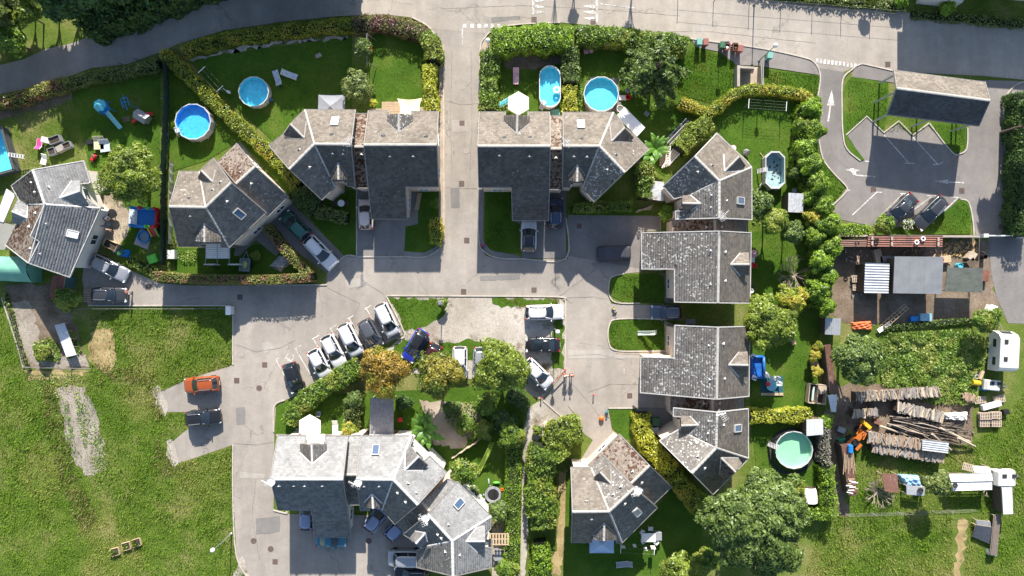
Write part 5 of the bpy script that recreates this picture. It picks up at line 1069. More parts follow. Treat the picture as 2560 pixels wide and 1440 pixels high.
for (x, y, r, h, k, lb) in [(2028, 272, 26, 3.0, 'BRIGHT', 'topmost bushy clump of the screen, at the end of the yellow hedge'), (2008, 316, 20, 2.6, 'GREEN', 'small dark clump on the lawn side of the screen above the drained pool'), (2034, 330, 26, 3.4, 'BAMBOO', 'feathery clump beside the white arrow road'), (2012, 372, 26, 3.2, 'BRIGHT', 'green clump of the screen level with the top of the drained pool'),
    (2022, 412, 30, 3.6, 'BAMBOO', 'feathery clump right of the drained pool'), (1990, 432, 16, 2.2, 'SAGE', 'low bush just right of the drained pool'), (2044, 462, 30, 3.8, 'BAMBOO', 'feathery clump where the road bends into the car park'), (2018, 495, 20, 2.8, 'BRIGHT', 'green clump right of the rusty white shed roof'), (2056, 515, 28, 3.6, 'BAMBOO', 'feathery clump beside the lower road bend'), (2030, 545, 22, 3.0, 'YGREEN', 'yellowish clump below the rusty white shed roof'),
    (2070, 562, 32, 3.8, 'BAMBOO', 'wide feathery clump at the left end of the car park hedge'), (2036, 592, 26, 3.4, 'BAMBOO', 'feathery clump above the dead bush'), (2074, 618, 28, 3.8, 'BAMBOO', 'feathery clump at the left end of the brown yard roof'), (2050, 652, 30, 3.8, 'BRIGHT', 'bright clump right of the dead bush'), (2066, 692, 24, 3.2, 'BRIGHT', 'green clump at the left border of the scrap yard'), (2042, 728, 30, 3.2, 'BRIGHT', 'wide clump below the dead bush'), (2062, 766, 24, 2.8, 'BRIGHT', 'lowest clump of the screen above the grey sheet roof'),
    (1215, 1010, 30, 1.7, 'GREEN', 'shrub in the shaded garden below the yellow green tree'), (1130, 1020, 22, 1.2, 'SAGE', 'low grey green shrub in the shaded garden'), (1210, 1075, 24, 1.5, 'GREEN', 'shrub leaning on the white garden fence'), (1010, 1005, 20, 1.3, 'DARK', 'dark shrub right of the slate pergola'), (1260, 1050, 28, 1.9, 'DARK', 'dark shrub at the top of the clipped lime hedge'), (1180, 1230, 20, 1.2, 'OLIVE', 'shrub below the slide on the terrace edge'), (2005, 1245, 16, 1.0, 'OLIVE', 'low shrub left of the shell canopy'), (640, 640, 12, .8, 'GREEN', 'small shrub beside the covered sandpit')]:
    tree('bamboo_clump' if k == 'BAMBOO' else 'leafy_bush', lb, x, y, r*1.05, h*.62, k, .24, 75, squash=1.25, cat='bamboo' if k == 'BAMBOO' else 'bush', trunk=False)
# flowering bush
tree('flowering_bush', 'small white flowering bush between the two parked cars of the lot', 2270, 562, 15, 1.0, 'SAGE', .18, 40, cat='bush')
fm = [G(2270+random.uniform(-12, 12), 562+random.uniform(-12, 12), random.uniform(1.2, 1.9)) for _ in range(70)]
fo = MB(); [fo.ball(p, .05, n=5, m=3) for p in fm]; fo.build('blossom', M('blossom_white', (.75, .72, .62), .7, .1, 4, 0), [o for o in sc.objects if o.name.startswith('flowering_bush')][0])
# dark cedar made of drooping layered boughs
def cedar(label, px, py, rpx, hc):
    c = G(px, py, hc); t = thing('conifer_tree', label, 'tree', (c.x, c.y, 0)); VV = []; FF = []; k = 0; rng = np.random.default_rng(21)
    R = rpx*S*(1-hc/HC); m = MB().tube((0, 0, 0), (0, 0, hc*1.25), .22, .08, 8)
    for i in range(34):
        a = rng.uniform(0, 2*PI); L = R*rng.uniform(.5, 1.12); z = hc*rng.uniform(.35, 1.3)*(1.1-.25*L/R); d = np.array([math.cos(a), math.sin(a), 0]); nn = np.array([-d[1], d[0], 0])
        m.tube((0, 0, z), Vector(d*L*.9)+Vector((0, 0, z-.3)), .045, .015, 5)
        n = 230; s_ = rng.uniform(.18, 1, n)**.8; wv = rng.normal(0, .075, n)*L*np.sin(s_*PI*.9+.15)
        P = d*(s_*L)[:, None]+nn*wv[:, None]+np.array([0, 0, 1])*(z+.35*s_-.5*s_**2*1.1+rng.normal(0, .10, n))[:, None]
        V, F = leaves(P, np.tile([0, 0, 1.0], (n, 1))+d*.3, .27, .45, 2.4, rng); VV.append(V); FF.append(F+k); k += len(V)
    V = np.concatenate(VV); F = np.concatenate(FF); me = np_mesh('crown', V, F); me.materials.append(foliage('leaf_conifer', (.014, .036, .008), (.15, .22, .035), .2)); link_mesh('crown', me, None, t); m.build('trunk', BARK, t, L_=1)
cedar('dark green cedar with layered boughs beside the main road', 1645, 165, 84, 4.8)
def bare(label, px, py, rpx, h, n=34, group=None, mat=None, name='dead_bush'):
    c = G(px, py, h*.5); t = thing(name, label, 'bush', (c.x, c.y, 0), group=group); m = MB(); R = rpx*S; rnd = random.Random(int(px*7+py))
    def br(p, d, L, r, k):
        q = p+d*L; m.tube(p, q, r, r*.65, 4, cap=False)
        if k == 0: return
        for _ in range(3):
            e = (d+Vector((rnd.uniform(-.7, .7), rnd.uniform(-.7, .7), rnd.uniform(-.35, .35)))).normalized(); br(q, e, L*.72, r*.6, k-1)
    for i in range(n):
        a = rnd.uniform(0, 2*PI); d = Vector((math.cos(a), math.sin(a), rnd.uniform(.2, .9))).normalized(); br(Vector((0, 0, .1)), d, R*.42, .045, 2)
    o = m.build('branches', mat or BRANCH, t, L_=1)
bare('leafless grey bush with tangled branches beside the bamboo', 1998, 688, 58, 3.0, 20)
bare('pile of dry branches left of the blue tarpaulin', 2198, 1235, 44, 1.2, 18)
bare('dry twigs beside the white metal roofs at right', 2472, 1225, 22, 1.2, 8)
bare('small dry twigs beside the small tree of the bottom allotment', 2250, 1198, 16, 1.0, 5)
def banana(label, px, py, rpx, h, n=15):
    c = G(px, py, h*.7); t = thing('banana_plant', label, 'plant', (c.x, c.y, 0)); rnd = random.Random(px); R = rpx*S
    me_ = None
    for s_ in range(3):
        ox, oy = (rnd.uniform(-.3, .3)*R, rnd.uniform(-.3, .3)*R) if s_ else (0, 0)
        MB().tube((ox, oy, 0), (ox, oy, h*.6), .12, .08, 7).build('stem', M('banana_stem', (.16, .20, .06), .7, .2, 3, .1), t, L_=1)
        for i in range(n//3+1):
            a = 2*PI*(i+rnd.random()*.7)/(n//3+1); L = R*rnd.uniform(.7, 1.05); w = L*.17; m = MB(); vs = []; K = 7
            for j in range(K+1):
                s = j/K; r = s*L; z = h*.6+h*.45*math.sin(s*2.3)*.9; ww = w*math.sin(min(1, s*1.15+.08)*PI)**.6 if s < .98 else .01
                cx_, cy_ = ox+r*math.cos(a), oy+r*math.sin(a); nx, ny = -math.sin(a), math.cos(a)
                vs += [(cx_+nx*ww, cy_+ny*ww, z-.10*ww/w), (cx_, cy_, z-.02-.12*0), (cx_-nx*ww, cy_-ny*ww, z-.10*ww/w)]
            fs = []
            for j in range(K): fs += [(j*3, j*3+1, j*3+4, j*3+3), (j*3+1, j*3+2, j*3+5, j*3+4)]
            m.add(vs, fs).build('leaf', PALM, t, L_=1)
banana('banana plant with long arching leaves beside the red deck', 1642, 366, 46, 2.6, 18)
banana('banana plant with bright leaves above the bent pale roof', 1062, 1072, 50, 2.4, 21)
# ---- the wood beyond the road, casting shade over the upper left gardens
def gp(x, y, h): k = 1/(1-h/HC); return 1280+(x-1280)*k, 720+(y-720)*k
FT = [(-30, 70, 80, 6.5, 'LIME', 'wood tree cut by the left edge, above the road'), (45, 45, 55, 5.0, 'OLIVE', 'tree in the upper left corner above the road'), (75, 125, 40, 3.0, 'GREEN', 'low tree beside the sunlit clearing at the upper left roadside'), (225, 50, 55, 5.0, 'DARK', 'tree right of the sunlit clearing at the top edge'), (290, 35, 55, 5.5, 'DARK', 'dark tree at the top edge, second from the clearing'),
      (365, 15, 55, 5.5, 'DARK', 'dark tree at the top edge where the road leaves the wood'), (110, 60, 34, 3.0, 'LIME', 'light green tree above the sunlit clearing'), (30, 120, 36, 3.0, 'GREEN', 'low tree in the upper left corner beside the road'), (10, 40, 44, 4.6, 'LIME', 'yellow green tree at the very top left corner'), (60, 90, 34, 3.4, 'OLIVE', 'olive tree between the corner trees and the clearing'), (150, 10, 40, 4.0, 'GREEN', 'tree at the top edge behind the sunlit clearing'), (-10, 100, 40, 3.6, 'LIME', 'yellow green tree at the left edge above the road'), (30, 85, 30, 3.0, 'GREEN', 'green tree amid the upper left corner group'), (90, 30, 34, 3.4, 'OLIVE', 'olive tree at the top edge left of the clearing'), (40, 10, 36, 4.0, 'GREEN', 'tree touching the top edge near the left corner'), (-70, 190, 60, 5.0, 'DARK', 'tree outside the left edge beside the road')]
FT += [(x, y, 64, 5.4, 'DARK', 'tall tree just beyond the top edge shading the road and gardens') for x, y in [(215, -20), (290, -30), (365, -30), (440, -48), (515, -60), (590, -62), (665, -64), (740, -64), (815, -66), (870, -72), (255, -80), (330, -85), (480, -85), (630, -90), (780, -95), (200, -45), (405, -60), (0, -10), (-60, 10), (-80, 90), (-110, 180)]]
for i, (x, y, r, h, k, lb) in enumerate(FT):
    h = h+.9 if (y <= 0 and x < 420) else h; X, Y = gp(x, y, h); tree('wood_tree', lb, X, Y, r, h, k, .36, 70, squash=.95 if x < 200 or y > 0 else 1.7, group='trees of the wood beyond the road', clumps=120 if y <= 0 else None)
for (x, y, r, h, k, lb) in [(1396, -120, 26, 4.6, 'GREEN', 'slim tree beyond the top edge whose shadow crosses the zebra markings'), (1442, -90, 12, 2.8, 'GREEN', 'thin sapling beyond the top edge beside the slim tree'), (1600, -120, 36, 4.8, 'GREEN', 'broad tree beyond the top edge with a long ragged shadow'), (2252, 3, 18, .9, 'BRIGHT', 'bright bush at the top edge left of the white building'), (2367, 18, 20, 1.0, 'BRIGHT', 'green bush against the white building'), (2180, -4, 15, 1.5, 'GREEN', 'small upright bush at the top edge above the car park entrance')]:
    tree('roadside_tree' if h > 2 else 'roadside_bush', lb, x, y, r, h, k, .28, 60, squash=1.5 if h > 4 else .9, cat='tree' if h > 2 else 'bush')
hedge('low dark scrub along the fence at the top edge right of centre', [(1850, -38), (1960, -20), (2060, -8), (2160, 2), (2270, 12)], 30, .8, 'OLIVE', 50, .2)
tree('roadside_tree', 'tall tree outside the right edge shading the exit road', 2600, 300, 55, 6.0, 'DARK', .34, 70, squash=.9)
hedge('low scrub along the right side of the road shade near the building', [(2280, 34), (2400, 44), (2560, 60)], 26, .5, 'OLIVE', 50, .18)
# =============== VEHICLES ===============
GLASS = M('car_glass', (.014, .022, .030), .04, .1, 2, 0, spec=1.0)
TYRE = M('tyre_rubber', (.025, .025, .025), .85, .2, 5, .2)
LAMP_R = M('tail_light', (.45, .02, .02), .25, .1, 2, 0); LAMP_W = M('head_light', (.62, .65, .68), .15, .1, 2, 0, spec=.8)
CHROME = M('bright_metal', (.5, .5, .52), .3, .1, 3, 0, metal=.7); PLASTIC = M('black_plastic', (.03, .03, .032), .6, .2, 3, .1)
PAINT = {k: M('car_paint_'+k, c, .28, .05, .8, 0, metal=mt, spec=.5, coat=.6) for k, c, mt in [('white', (.60, .60, .61), 0), ('silver', (.36, .37, .39), .4), ('grey', (.10, .105, .12), .3), ('darkgrey', (.045, .048, .056), .3), ('black', (.014, .015, .018), .1),
    ('navy', (.025, .045, .10), .2), ('blue', (.03, .05, .38), .2), ('bluegrey', (.07, .10, .15), .3), ('green', (.015, .10, .085), .2), ('orange', (.31, .068, .014), .1), ('cream', (.70, .58, .52), 0), ('lavender', (.24, .28, .42), .2), ('teal', (.04, .17, .24), .2), ('darkred', (.05, .012, .014), .2), ('steelblue', (.05, .13, .28), .2)]}
KINDS = {  # L, W, H, rear glass foot, rear glass top, windscreen top, windscreen foot (x as fraction of L/2), deck heights
 'hatch': (4.05, 1.74, 1.50, -.93, -.72, .10, .50, .93, .98), 'estate': (4.65, 1.80, 1.48, -.95, -.78, .04, .40, .92, .98), 'mpv': (4.40, 1.80, 1.65, -.96, -.82, .20, .60, 1.0, 1.05),
 'suv': (4.45, 1.84, 1.66, -.94, -.75, .04, .42, 1.02, 1.08), 'saloon': (4.55, 1.78, 1.44, -.68, -.32, .04, .42, .90, .95), 'van': (4.9, 1.95, 1.95, -.97, -.92, .42, .62, 1.1, 1.15), 'pickup': (5.1, 1.84, 1.75, -.16, -.10, .22, .42, 1.0, 1.02)}
CARM = {}
def car_parts(kind, L):
    key = (kind, round(L*2)/2)
    if key in CARM: return CARM[key]
    _, W, Hh, xrf, xrt, xwt, xwf, zh, zb = KINDS[kind]; h = L/2; P = {}
    # body shell
    ns = 17; m = MB(); vs = []; prof = 7
    for i in range(ns):
        s = -1+2*i/(ns-1); s = math.sin(s*PI/2)*.35+s*.65; x = s*h
        w = W/2*(1-.10*abs(s)**5-.10*max(0, abs(s)-.9)/.1*.9)
        zt = zb if s < xwf else zb-(zb-zh+.02)-(.24*((s-xwf)/(1-xwf))**2.2)
        if s < -.9: zt -= .10*((-.9-s)/.1)
        if kind == 'pickup' and s < xrf: zt = zb
        zl = .24+.10*abs(s)**8
        for y, z in ((0, zt+.035), (w*.55, zt+.02), (w*.84, zt-.01), (w*.96, zt-.10), (w, zt-.26), (w*.99, .42), (w*.92, zl)): vs.append((x, y, z))
        for y, z in ((w*.92, zl), (w*.99, .42), (w, zt-.26), (w*.96, zt-.10), (w*.84, zt-.01), (w*.55, zt+.02)): vs.append((x, -y, z))
    k = 13; fs = [(i*k+j, i*k+(j+1) % k, (i+1)*k+(j+1) % k, (i+1)*k+j) for i in range(ns-1) for j in range(k)]
    fs += [tuple(range(k-1, -1, -1)), tuple(range((ns-1)*k, ns*k))]; m.add(vs, fs); P['body'] = (m, 'paint', True)
    wb, wt = W/2*.84, W/2*.66; z0, z1 = zb-.02, Hh
    def X(f): return f*h
    def edge(f, half, z, bow):   # a bowed cross line
        return [(X(f)+bow*(1-(j/3)**2 if True else 0), half*j/3, z+.03*(1-(j/3)**2)) for j in range(-3, 4)]
    fb = edge(xwf, wb*.98, z0, .16); ft = edge(xwt, wt*.97, z1-.07, .10); m = MB(); m.add(fb+ft, [(j, j+1, j+8, j+7) for j in range(6)]); P['windscreen'] = (m, 'glass', True)
    rb = edge(xrf, wb*.93, z0, -.10); rt = edge(xrt, wt*.95, z1-.07, -.06); m = MB(); m.add(rb+rt, [(j+1, j, j+7, j+8) for j in range(6)]); P['rear_window'] = (m, 'glass', True)
    for sgn in (1, -1):
        m = MB(); xs = [0, .25, .5, .75, 1]; lo = [(X(xrf+(xwf-xrf)*t), sgn*(wb*(.96+.04*math.sin(t*PI))), z0) for t in xs]; hi = [(X(xrt+(xwt-xrt)*t), sgn*wt*(.98+.03*math.sin(t*PI)), z1-.06) for t in xs]
        m.add(lo+hi, [(j, j+1, j+6, j+5) if sgn < 0 else (j+1, j, j+5, j+6) for j in range(4)]); P['side_window'+str(sgn)] = (m, 'glass', True)
    m = MB(); nx, ny = 8, 6; vs = []
    for i in range(nx+1):
        t = i/nx; xx = X(xrt-.02)+(X(xwt+.02)-X(xrt-.02))*t
        for j in range(ny+1):
            u = -1+2*j/ny; yy = u*wt*1.02*(1-.05*abs(2*t-1)**4); bow = (.08 if t > .5 else -.06)*abs(2*t-1)**4*(1-u*u); vs.append((xx+bow, yy, z1-.05*u*u-.05*abs(2*t-1)**3))
    n1 = len(vs); vs += [(x, y, z-.07) for x, y, z in vs]; q = [(i*(ny+1)+j, (i+1)*(ny+1)+j, (i+1)*(ny+1)+j+1, i*(ny+1)+j+1) for i in range(nx) for j in range(ny)]
    for i in range(nx): q += [(i*(ny+1), i*(ny+1)+n1, (i+1)*(ny+1)+n1, (i+1)*(ny+1)), ((i+1)*(ny+1)-1, (i+2)*(ny+1)-1, (i+2)*(ny+1)-1+n1, (i+1)*(ny+1)-1+n1)]
    for j in range(ny): q += [(j, j+1, j+1+n1, j+n1), (nx*(ny+1)+j+1, nx*(ny+1)+j, nx*(ny+1)+j+n1, nx*(ny+1)+j+1+n1)]
    m.add(vs, q)
    for sgn in (1, -1):    # pillars
        m.bar((X(xwf)-.02, sgn*wb*.99, z0), (X(xwt), sgn*wt*1.0, z1-.07), .09, .05); m.bar((X(xrf)+.02, sgn*wb*.95, z0), (X(xrt), sgn*wt*.99, z1-.07), .13, .07)
        mx = (xrf+xwf)*.5; mt = (xrt+xwt)*.5; m.bar((X(mx), sgn*wb*1.01, z0), (X(mt), sgn*wt*1.03, z1-.07), .07, .05)
    P['roof'] = (m, 'paint', True)
    if kind in ('estate', 'suv'):
        for sgn in (1, -1): m = MB().bar((X(xrt)+.15, sgn*wt*.93, z1+.02), (X(xwt)-.1, sgn*wt*.93, z1+.02), .05, .05); P['roof_rail'+str(sgn)] = (m, 'chrome', False)
    if kind == 'pickup':
        m = MB().box((X(-.58), 0, zb+.05), (h*.78, W*.84, .06)); P['bed_cover'] = (m, 'plastic', False)
    for sgn in (1, -1):
        P['headlight'+str(sgn)] = (MB().box((h*.93, sgn*W*.36, .66), (.22, .34, .14), rz=-sgn*.35), 'lampw', False)
        P['tail_light'+str(sgn)] = (MB().box((-h*.955, sgn*W*.385, .88), (.12, .24, .22), rz=sgn*.3), 'lampr', False)
        P['mirror'+str(sgn)] = (MB().box((X(xwf)-.12, sgn*(W/2+.07), zb+.06), (.14, .22, .14), taper=.8), 'paint', False)
        for f in (.62, -.62):
            w = MB().tube((f*h, sgn*(W/2-.20), .32), (f*h, sgn*(W/2+.005), .32), .32, .32, 14); P['wheel%d%d' % (sgn, f > 0)] = (w, 'tyre', False)
    P['bumper'] = (MB().box((-h*.985, 0, .48), (.10, W*.80, .20)), 'plastic', False)
    P['grille'] = (MB().box((h*.965, 0, .56), (.08, W*.5, .16)), 'plastic', False)
    P['number_plate'] = (MB().box((-h-.035, 0, .55), (.02, .5, .11)), 'plate', False)
    out = {}
    for nme, (m, mt, sm) in P.items():
        b = nme.rstrip('-01'); me = m.mesh(b, PAINT['white'], smooth=sm)
        if sm and b == 'body': pass
        out[nme] = (b, me, mt)
    CARM[key] = out; return out
PLATE = M('plate_white', (.7, .7, .66), .5, .05, 3, 0)
ANT = None
def car(label, kind, col, rear, front, zz=.8, roofcol=None, cat='car', L=None, group='cars parked around the close'):
    a = G(*rear, zz); b = G(*front, zz); d = b-a; Lc = L or d.length; Lc = max(3.5, min(5.2, Lc)); c = (a+b)/2; rz = math.atan2(d.y, d.x)
    if L: c = b-d.normalized()*Lc/2
    Lc = round(Lc*2)/2; t = thing('parked_car', label, cat, (c.x, c.y, .035), rz, group=group)
    mats = {'paint': PAINT[col], 'glass': GLASS, 'tyre': TYRE, 'lampw': LAMP_W, 'lampr': LAMP_R, 'chrome': CHROME, 'plastic': PLASTIC, 'plate': PLATE}
    for k, (nme, me, mt) in car_parts(kind, Lc).items():
        o = bpy.data.objects.new(nme, me); link(o); o.parent = t; o.material_slots[0].link = 'OBJECT'
        o.material_slots[0].material = PAINT[roofcol] if (roofcol and nme == 'roof') else mats[mt]
    return t
CARS = [
 ('silver grey estate car with roof rails on the drive beside the left house', 'estate', 'silver', (230, 648), (319, 693)),
 ('dark grey SUV parked by the wooden pallet at the left end of the lane', 'estate', 'darkgrey', (228, 737), (317, 738)),
 ('dark green hatchback on the diagonal drive', 'hatch', 'green', (768, 594), (710, 537)),
 ('white hatchback below the green one at the foot of the diagonal drive', 'suv', 'white', (769, 597), (834, 665)),
 ('cream coloured small car partly under the left corner house roof', 'hatch', 'cream', (915, 575), (913, 497)),
 ('white car with dark glass roof on the right corner driveway', 'suv', 'white', (1321, 629), (1323, 552)),
 ('navy blue car with roof rails beside the right corner house', 'suv', 'navy', (1388.5, 572), (1389, 493)),
 ('blue grey estate car on the grassy drive between two large houses', 'estate', 'bluegrey', (1706, 782), (1626, 781)),
 ('black car with dark red rear on the disabled bay', 'hatch', 'black', (722, 910), (744, 978)),
 ('small white car second from the left in the diagonal row', 'hatch', 'white', (782, 876), (815, 940)),
 ('white estate car third from the left in the diagonal row', 'estate', 'white', (814, 840), (853, 916)),
 ('white people carrier fourth from the left in the diagonal row', 'mpv', 'white', (857, 812), (894, 887)),
 ('dark grey people carrier in the diagonal row', 'mpv', 'grey', (907, 799), (945, 869)),
 ('white people carrier at the right end of the diagonal row', 'mpv', 'white', (949, 761), (985, 837)),
 ('bright blue hatchback with black roof beside the orange tree', 'hatch', 'blue', (1059, 828), (1017, 900)),
 ('dark red and black car nearly hidden under the yellow autumn tree', 'hatch', 'darkred', (1092, 861), (1062, 930)),
 ('white car with red tail lights between the yellow and the green tree', 'mpv', 'white', (1150, 868), (1150, 940)),
 ('silver car half hidden by the yellow green tree', 'hatch', 'silver', (1202, 870), (1198, 942)),
 ('long white estate car at the upper right of the gravel yard', 'estate', 'white', (1314, 782), (1408, 780)),
 ('black saloon parked below the long white estate', 'saloon', 'black', (1399, 862), (1315, 863)),
 ('white car slanted beside the yellow green tree and the red barrier', 'hatch', 'white', (1313, 903), (1376, 965)),
 ('orange SUV on the left parking bay beside the meadow', 'suv', 'orange', (547, 958), (461, 965)),
 ('black SUV below the orange one beside the meadow', 'suv', 'black', (464, 1048), (551, 1040)),
 ('dark grey saloon in the car park beside the round bush', 'saloon', 'darkgrey', (2286, 491), (2216, 560)),
 ('dark grey estate in the car park beside the grass triangle', 'estate', 'darkgrey', (2362, 497), (2291, 568)),
 ('lavender blue small car peeping out beside the L shaped pale roof', 'hatch', 'lavender', (767, 1320), (768, 1256)),
 ('teal blue car crosswise below the L shaped pale roof', 'saloon', 'teal', (791, 1349), (864, 1350)),
 ('lavender blue car slanted beside the white line below the pale roofs', 'hatch', 'lavender', (920, 1322), (960, 1268)),
 ('smaller lavender blue car right of the white line below the pale roofs', 'hatch', 'lavender', (972, 1342), (1018, 1296)),
 ('silver off road car partly under the bottom edge roof', 'van', 'silver', (1056, 1396), (970, 1395)),
 ('black car cut by the bottom edge of the frame', 'estate', 'black', (1070, 1439), (984, 1437))]
for (lb, k, col, r, f) in CARS: car(lb, k, col, r, f, roofcol='black' if 'black roof' in lb or 'glass roof' in lb else None)
# car under a fabric cover
def covered_car():
    a = G(1580, 631, .8); b = G(1493, 634, .8); c = (a+b)/2; t = thing('covered_car', 'car hidden under a dark grey fabric cover on the wide driveway', 'car', (c.x, c.y, .03), 0.03)
    nx, ny = 34, 16; vs = []; L = (b-a).length
    for i in range(nx+1):
        u = -1+2*i/nx
        for j in range(ny+1):
            v = -1+2*j/ny; hx = 1/(1+math.exp((abs(u+.05)-.62)*14)); body = .95*(1-abs(u)**9)**.5; z = (body+.52*hx*(1-abs(v)**4*.35))*(1-abs(v)**7)**.5
            z = max(.10, z)+.02*math.sin(u*40+v*9)*(1 if u > .4 else .3); vs.append((u*L/2*(1-.05*abs(v)**3), v*.93*(1-.12*abs(u)**5), z))
    m = MB().add(vs, [(i*(ny+1)+j, (i+1)*(ny+1)+j, (i+1)*(ny+1)+j+1, i*(ny+1)+j+1) for i in range(nx) for j in range(ny)]); m.build('fabric_cover', M('cover_fabric', (.055, .06, .075), .7, .2, 3, .4), t, smooth=True, L_=1)
    q = MB(); [q.tube((x, s*.75, .3), (x, s*.9, .3), .3, .3, 12) for x in (-1.3, 1.3) for s in (1, -1)]
    for x in (-1.3, 1.3):
        for s in (1, -1): MB().tube((x, s*.68, .3), (x, s*.86, .3), .3, .3, 12).build('wheel', TYRE, t, L_=1)
covered_car()
# =============== POOLS ===============
LINER = M('pool_liner', (.16, .66, .80), .5, .22, 2.6, .1); LINER_B = M('pool_liner_blue', (.08, .42, .86), .5, .22, 2.6, .1); LINER_G = M('pool_liner_green', (.46, .64, .56), .6, .12, 1.2, .1); LINER_D = M('pool_liner_dirty', (.30, .42, .44), .8, .4, .9, .3)  # turquoise and blue liners: mottling painted in as folds and caustic light ripples
WATER = water_mat('pool_water', (.80, .98, 1.0)); WATER_G = water_mat('pool_water_green', (.75, .95, .8))
POOLW = M('pool_wall', (.42, .42, .42), .6, .2, 3, .1); POOLWD = M('pool_wall_dark', (.07, .075, .08), .6, .2, 3, .1); RIM = M('pool_rim', (.50, .50, .51), .5, .08, 3, 0)
def stadium(rx, ry, n=24):
    pts = []
    if abs(rx-ry) < .05: return [(rx*math.cos(2*PI*i/n), ry*math.sin(2*PI*i/n)) for i in range(n)]
    k = ry-rx
    for i in range(n): a = 2*PI*i/n+PI/n; pts.append((rx*math.cos(a), rx*math.sin(a)+(k if math.sin(a) > 0 else -k)))
    return pts
def pool(label, px, py, rx, ry, h, liner=LINER, water=WATER, wall=POOLW, n=14, level=.22, rz=0, ladder=None, supports=True, rim=RIM, cat='swimming pool', rimw=.07):
    c = G(px, py, h); k = S*(1-h/HC); rx *= k; ry *= k; t = thing('garden_pool', label, cat, (c.x, c.y, 0), rz); O = stadium(rx, ry, n); N = len(O)
    def loop(m, a, b, za, zb, flip=False):
        vs = [(x*a, y*a, za) for x, y in O]+[(x*b, y*b, zb) for x, y in O]; m.add(vs, [((i+1) % N, i, N+i, N+(i+1) % N) if flip else (i, (i+1) % N, N+(i+1) % N, N+i) for i in range(N)])
    R = min(rx, ry); f = (R-rimw)/R
    m = MB(); loop(m, 1.0, 1.0, 0, h); m.build('pool_wall', wall, t, L_=1)
    m = MB(); fz = h-.62 if water else .08; loop(m, f, f, fz, h, True); m.sheet([(x*f, y*f) for x, y in O], fz); m.build('liner', liner, t, L_=1)
    m = MB(); loop(m, 1.012, 1.012, h-.05, h+.03); loop(m, 1.012, f, h+.03, h+.03); loop(m, f, f, h+.03, h-.05); m.build('rim', rim, t, L_=1)
    if water: MB().sheet([(x*f*.995, y*f*.995) for x, y in O], h-level).build('water', water, t, L_=1)
    if supports:
        for i in range(N): x, y = O[i]; MB().bar((x*1.04, y*1.04, 0), (x*1.02, y*1.02, h), .07, .05).build('upright', rim, t, L_=1)
    if ladder is not None:
        a = ladder; d = Vector((math.cos(a), math.sin(a), 0)); s_ = Vector((-d.y, d.x, 0))*.25; m = MB(); e = Vector((d.x*rx, d.y*ry, 0)) if rx == ry else Vector((d.x*rx, d.y*ry, 0))
        for sg in (1, -1):
            m.bar(e+d*.55+s_*sg, e+d*.05+s_*sg+Vector((0, 0, h+.5)), .05); m.bar(e-d*.45+s_*sg+Vector((0, 0, .1)), e-d*.1+s_*sg+Vector((0, 0, h+.5)), .05); m.bar(e+d*.05+s_*sg+Vector((0, 0, h+.5)), e-d*.1+s_*sg+Vector((0, 0, h+.5)), .05)
        m.box(e+Vector((0, 0, h+.12))-d*.02, (.5, .5, .05), rz=a)
        for i in range(4): z = .25+i*.26; q = e+d*(.55-.5*z/(h+.5)); m.bar(q+s_+Vector((0, 0, z)), q-s_+Vector((0, 0, z)), .12, .04)
        m.build('ladder', RIM, t, L_=1)
    return t
pool('round blue pool with white frame beside the dark green privacy fence', 482, 304, 45, 45, 1.25, LINER_B, ladder=-2.6)
pool('round turquoise pool in the garden with two sun loungers', 634, 229, 38, 38, 1.1, LINER, level=.15, supports=False)
pool('round light blue pool on a grey mat beside the yellow shrubs', 1503, 235, 44, 44, 1.2, LINER, supports=False)
MB().prism(poly_px([(1462, 210), (1480, 192), (1545, 196), (1556, 280), (1464, 284)]), .05, .07).build('ground_mat', M('grey_mat', (.16, .16, .155), .9, .2, 2, .3))
tag([o for o in sc.objects if o.name == 'ground_mat'][0], 'grey protective mat under the round light blue pool', 'ground mat')
op = pool('long oval turquoise pool with a floating swim ring', 1375, 216, 27, 52, 1.25, LINER, n=20, ladder=-2.2, supports=False)
tag(MB().ring((0, 0, 0), .32, .13, 18, 8).build('swim_ring', M('inflatable_white', (.72, .68, .68), .4, .1, 3, 0), L_=1), 'white and pink swim ring floating in the oval pool', 'swim ring').location = G(1392, 225, 1.1)
pool('drained octagonal pool with dirty liner and wooden steps', 1938, 425, 26, 48, 1.2, LINER_D, None, n=8, ladder=PI, rim=RIM)
leafm = MB(); 
for i in range(26): p = G(1938+random.gauss(0, 11), 425+random.gauss(0, 24), .10); leafm.ball(p+Vector((0, 0, .02)), random.uniform(.06, .2), random.uniform(.05, .16), .03, 6, 3)
tag(leafm.build('leaf_litter', M('wet_leaves', (.05, .045, .03), .6, .3, 4, .2)), 'dark wet leaves lying on the floor of the drained pool', 'leaves', kind='stuff')
pool('round pool with milky green water and a black foil collar', 1985, 1125, 47, 47, 1.2, LINER_G, WATER_G, n=16, ladder=2.95, wall=POOLWD, supports=False, level=.1)
tag(MB().lathe((*G(1978, 1128).xy, 0), [(2.75, .0), (2.8, .05), (2.45, .09)], 30).build('foil_collar', PLASTIC), 'black foil laid around the green pool', 'pool foil')
pt = thing('garden_pool', 'rectangular pool cut by the left edge with a ladder across its dark wall', 'swimming pool', G(-15, 375))
PP = [(-90, 342), (2, 316), (34, 424), (-60, 450)]
Q = [G(x, y, 1.2) for x, y in PP]; cc = sum(Q, Vector())/4
MB().prism([(cc.x+(q.x-cc.x)*1.02, cc.y+(q.y-cc.y)*1.02) for q in Q], 0, .1).build('base', POOLWD, pt)
m = MB(); m2 = MB(); m3 = MB()
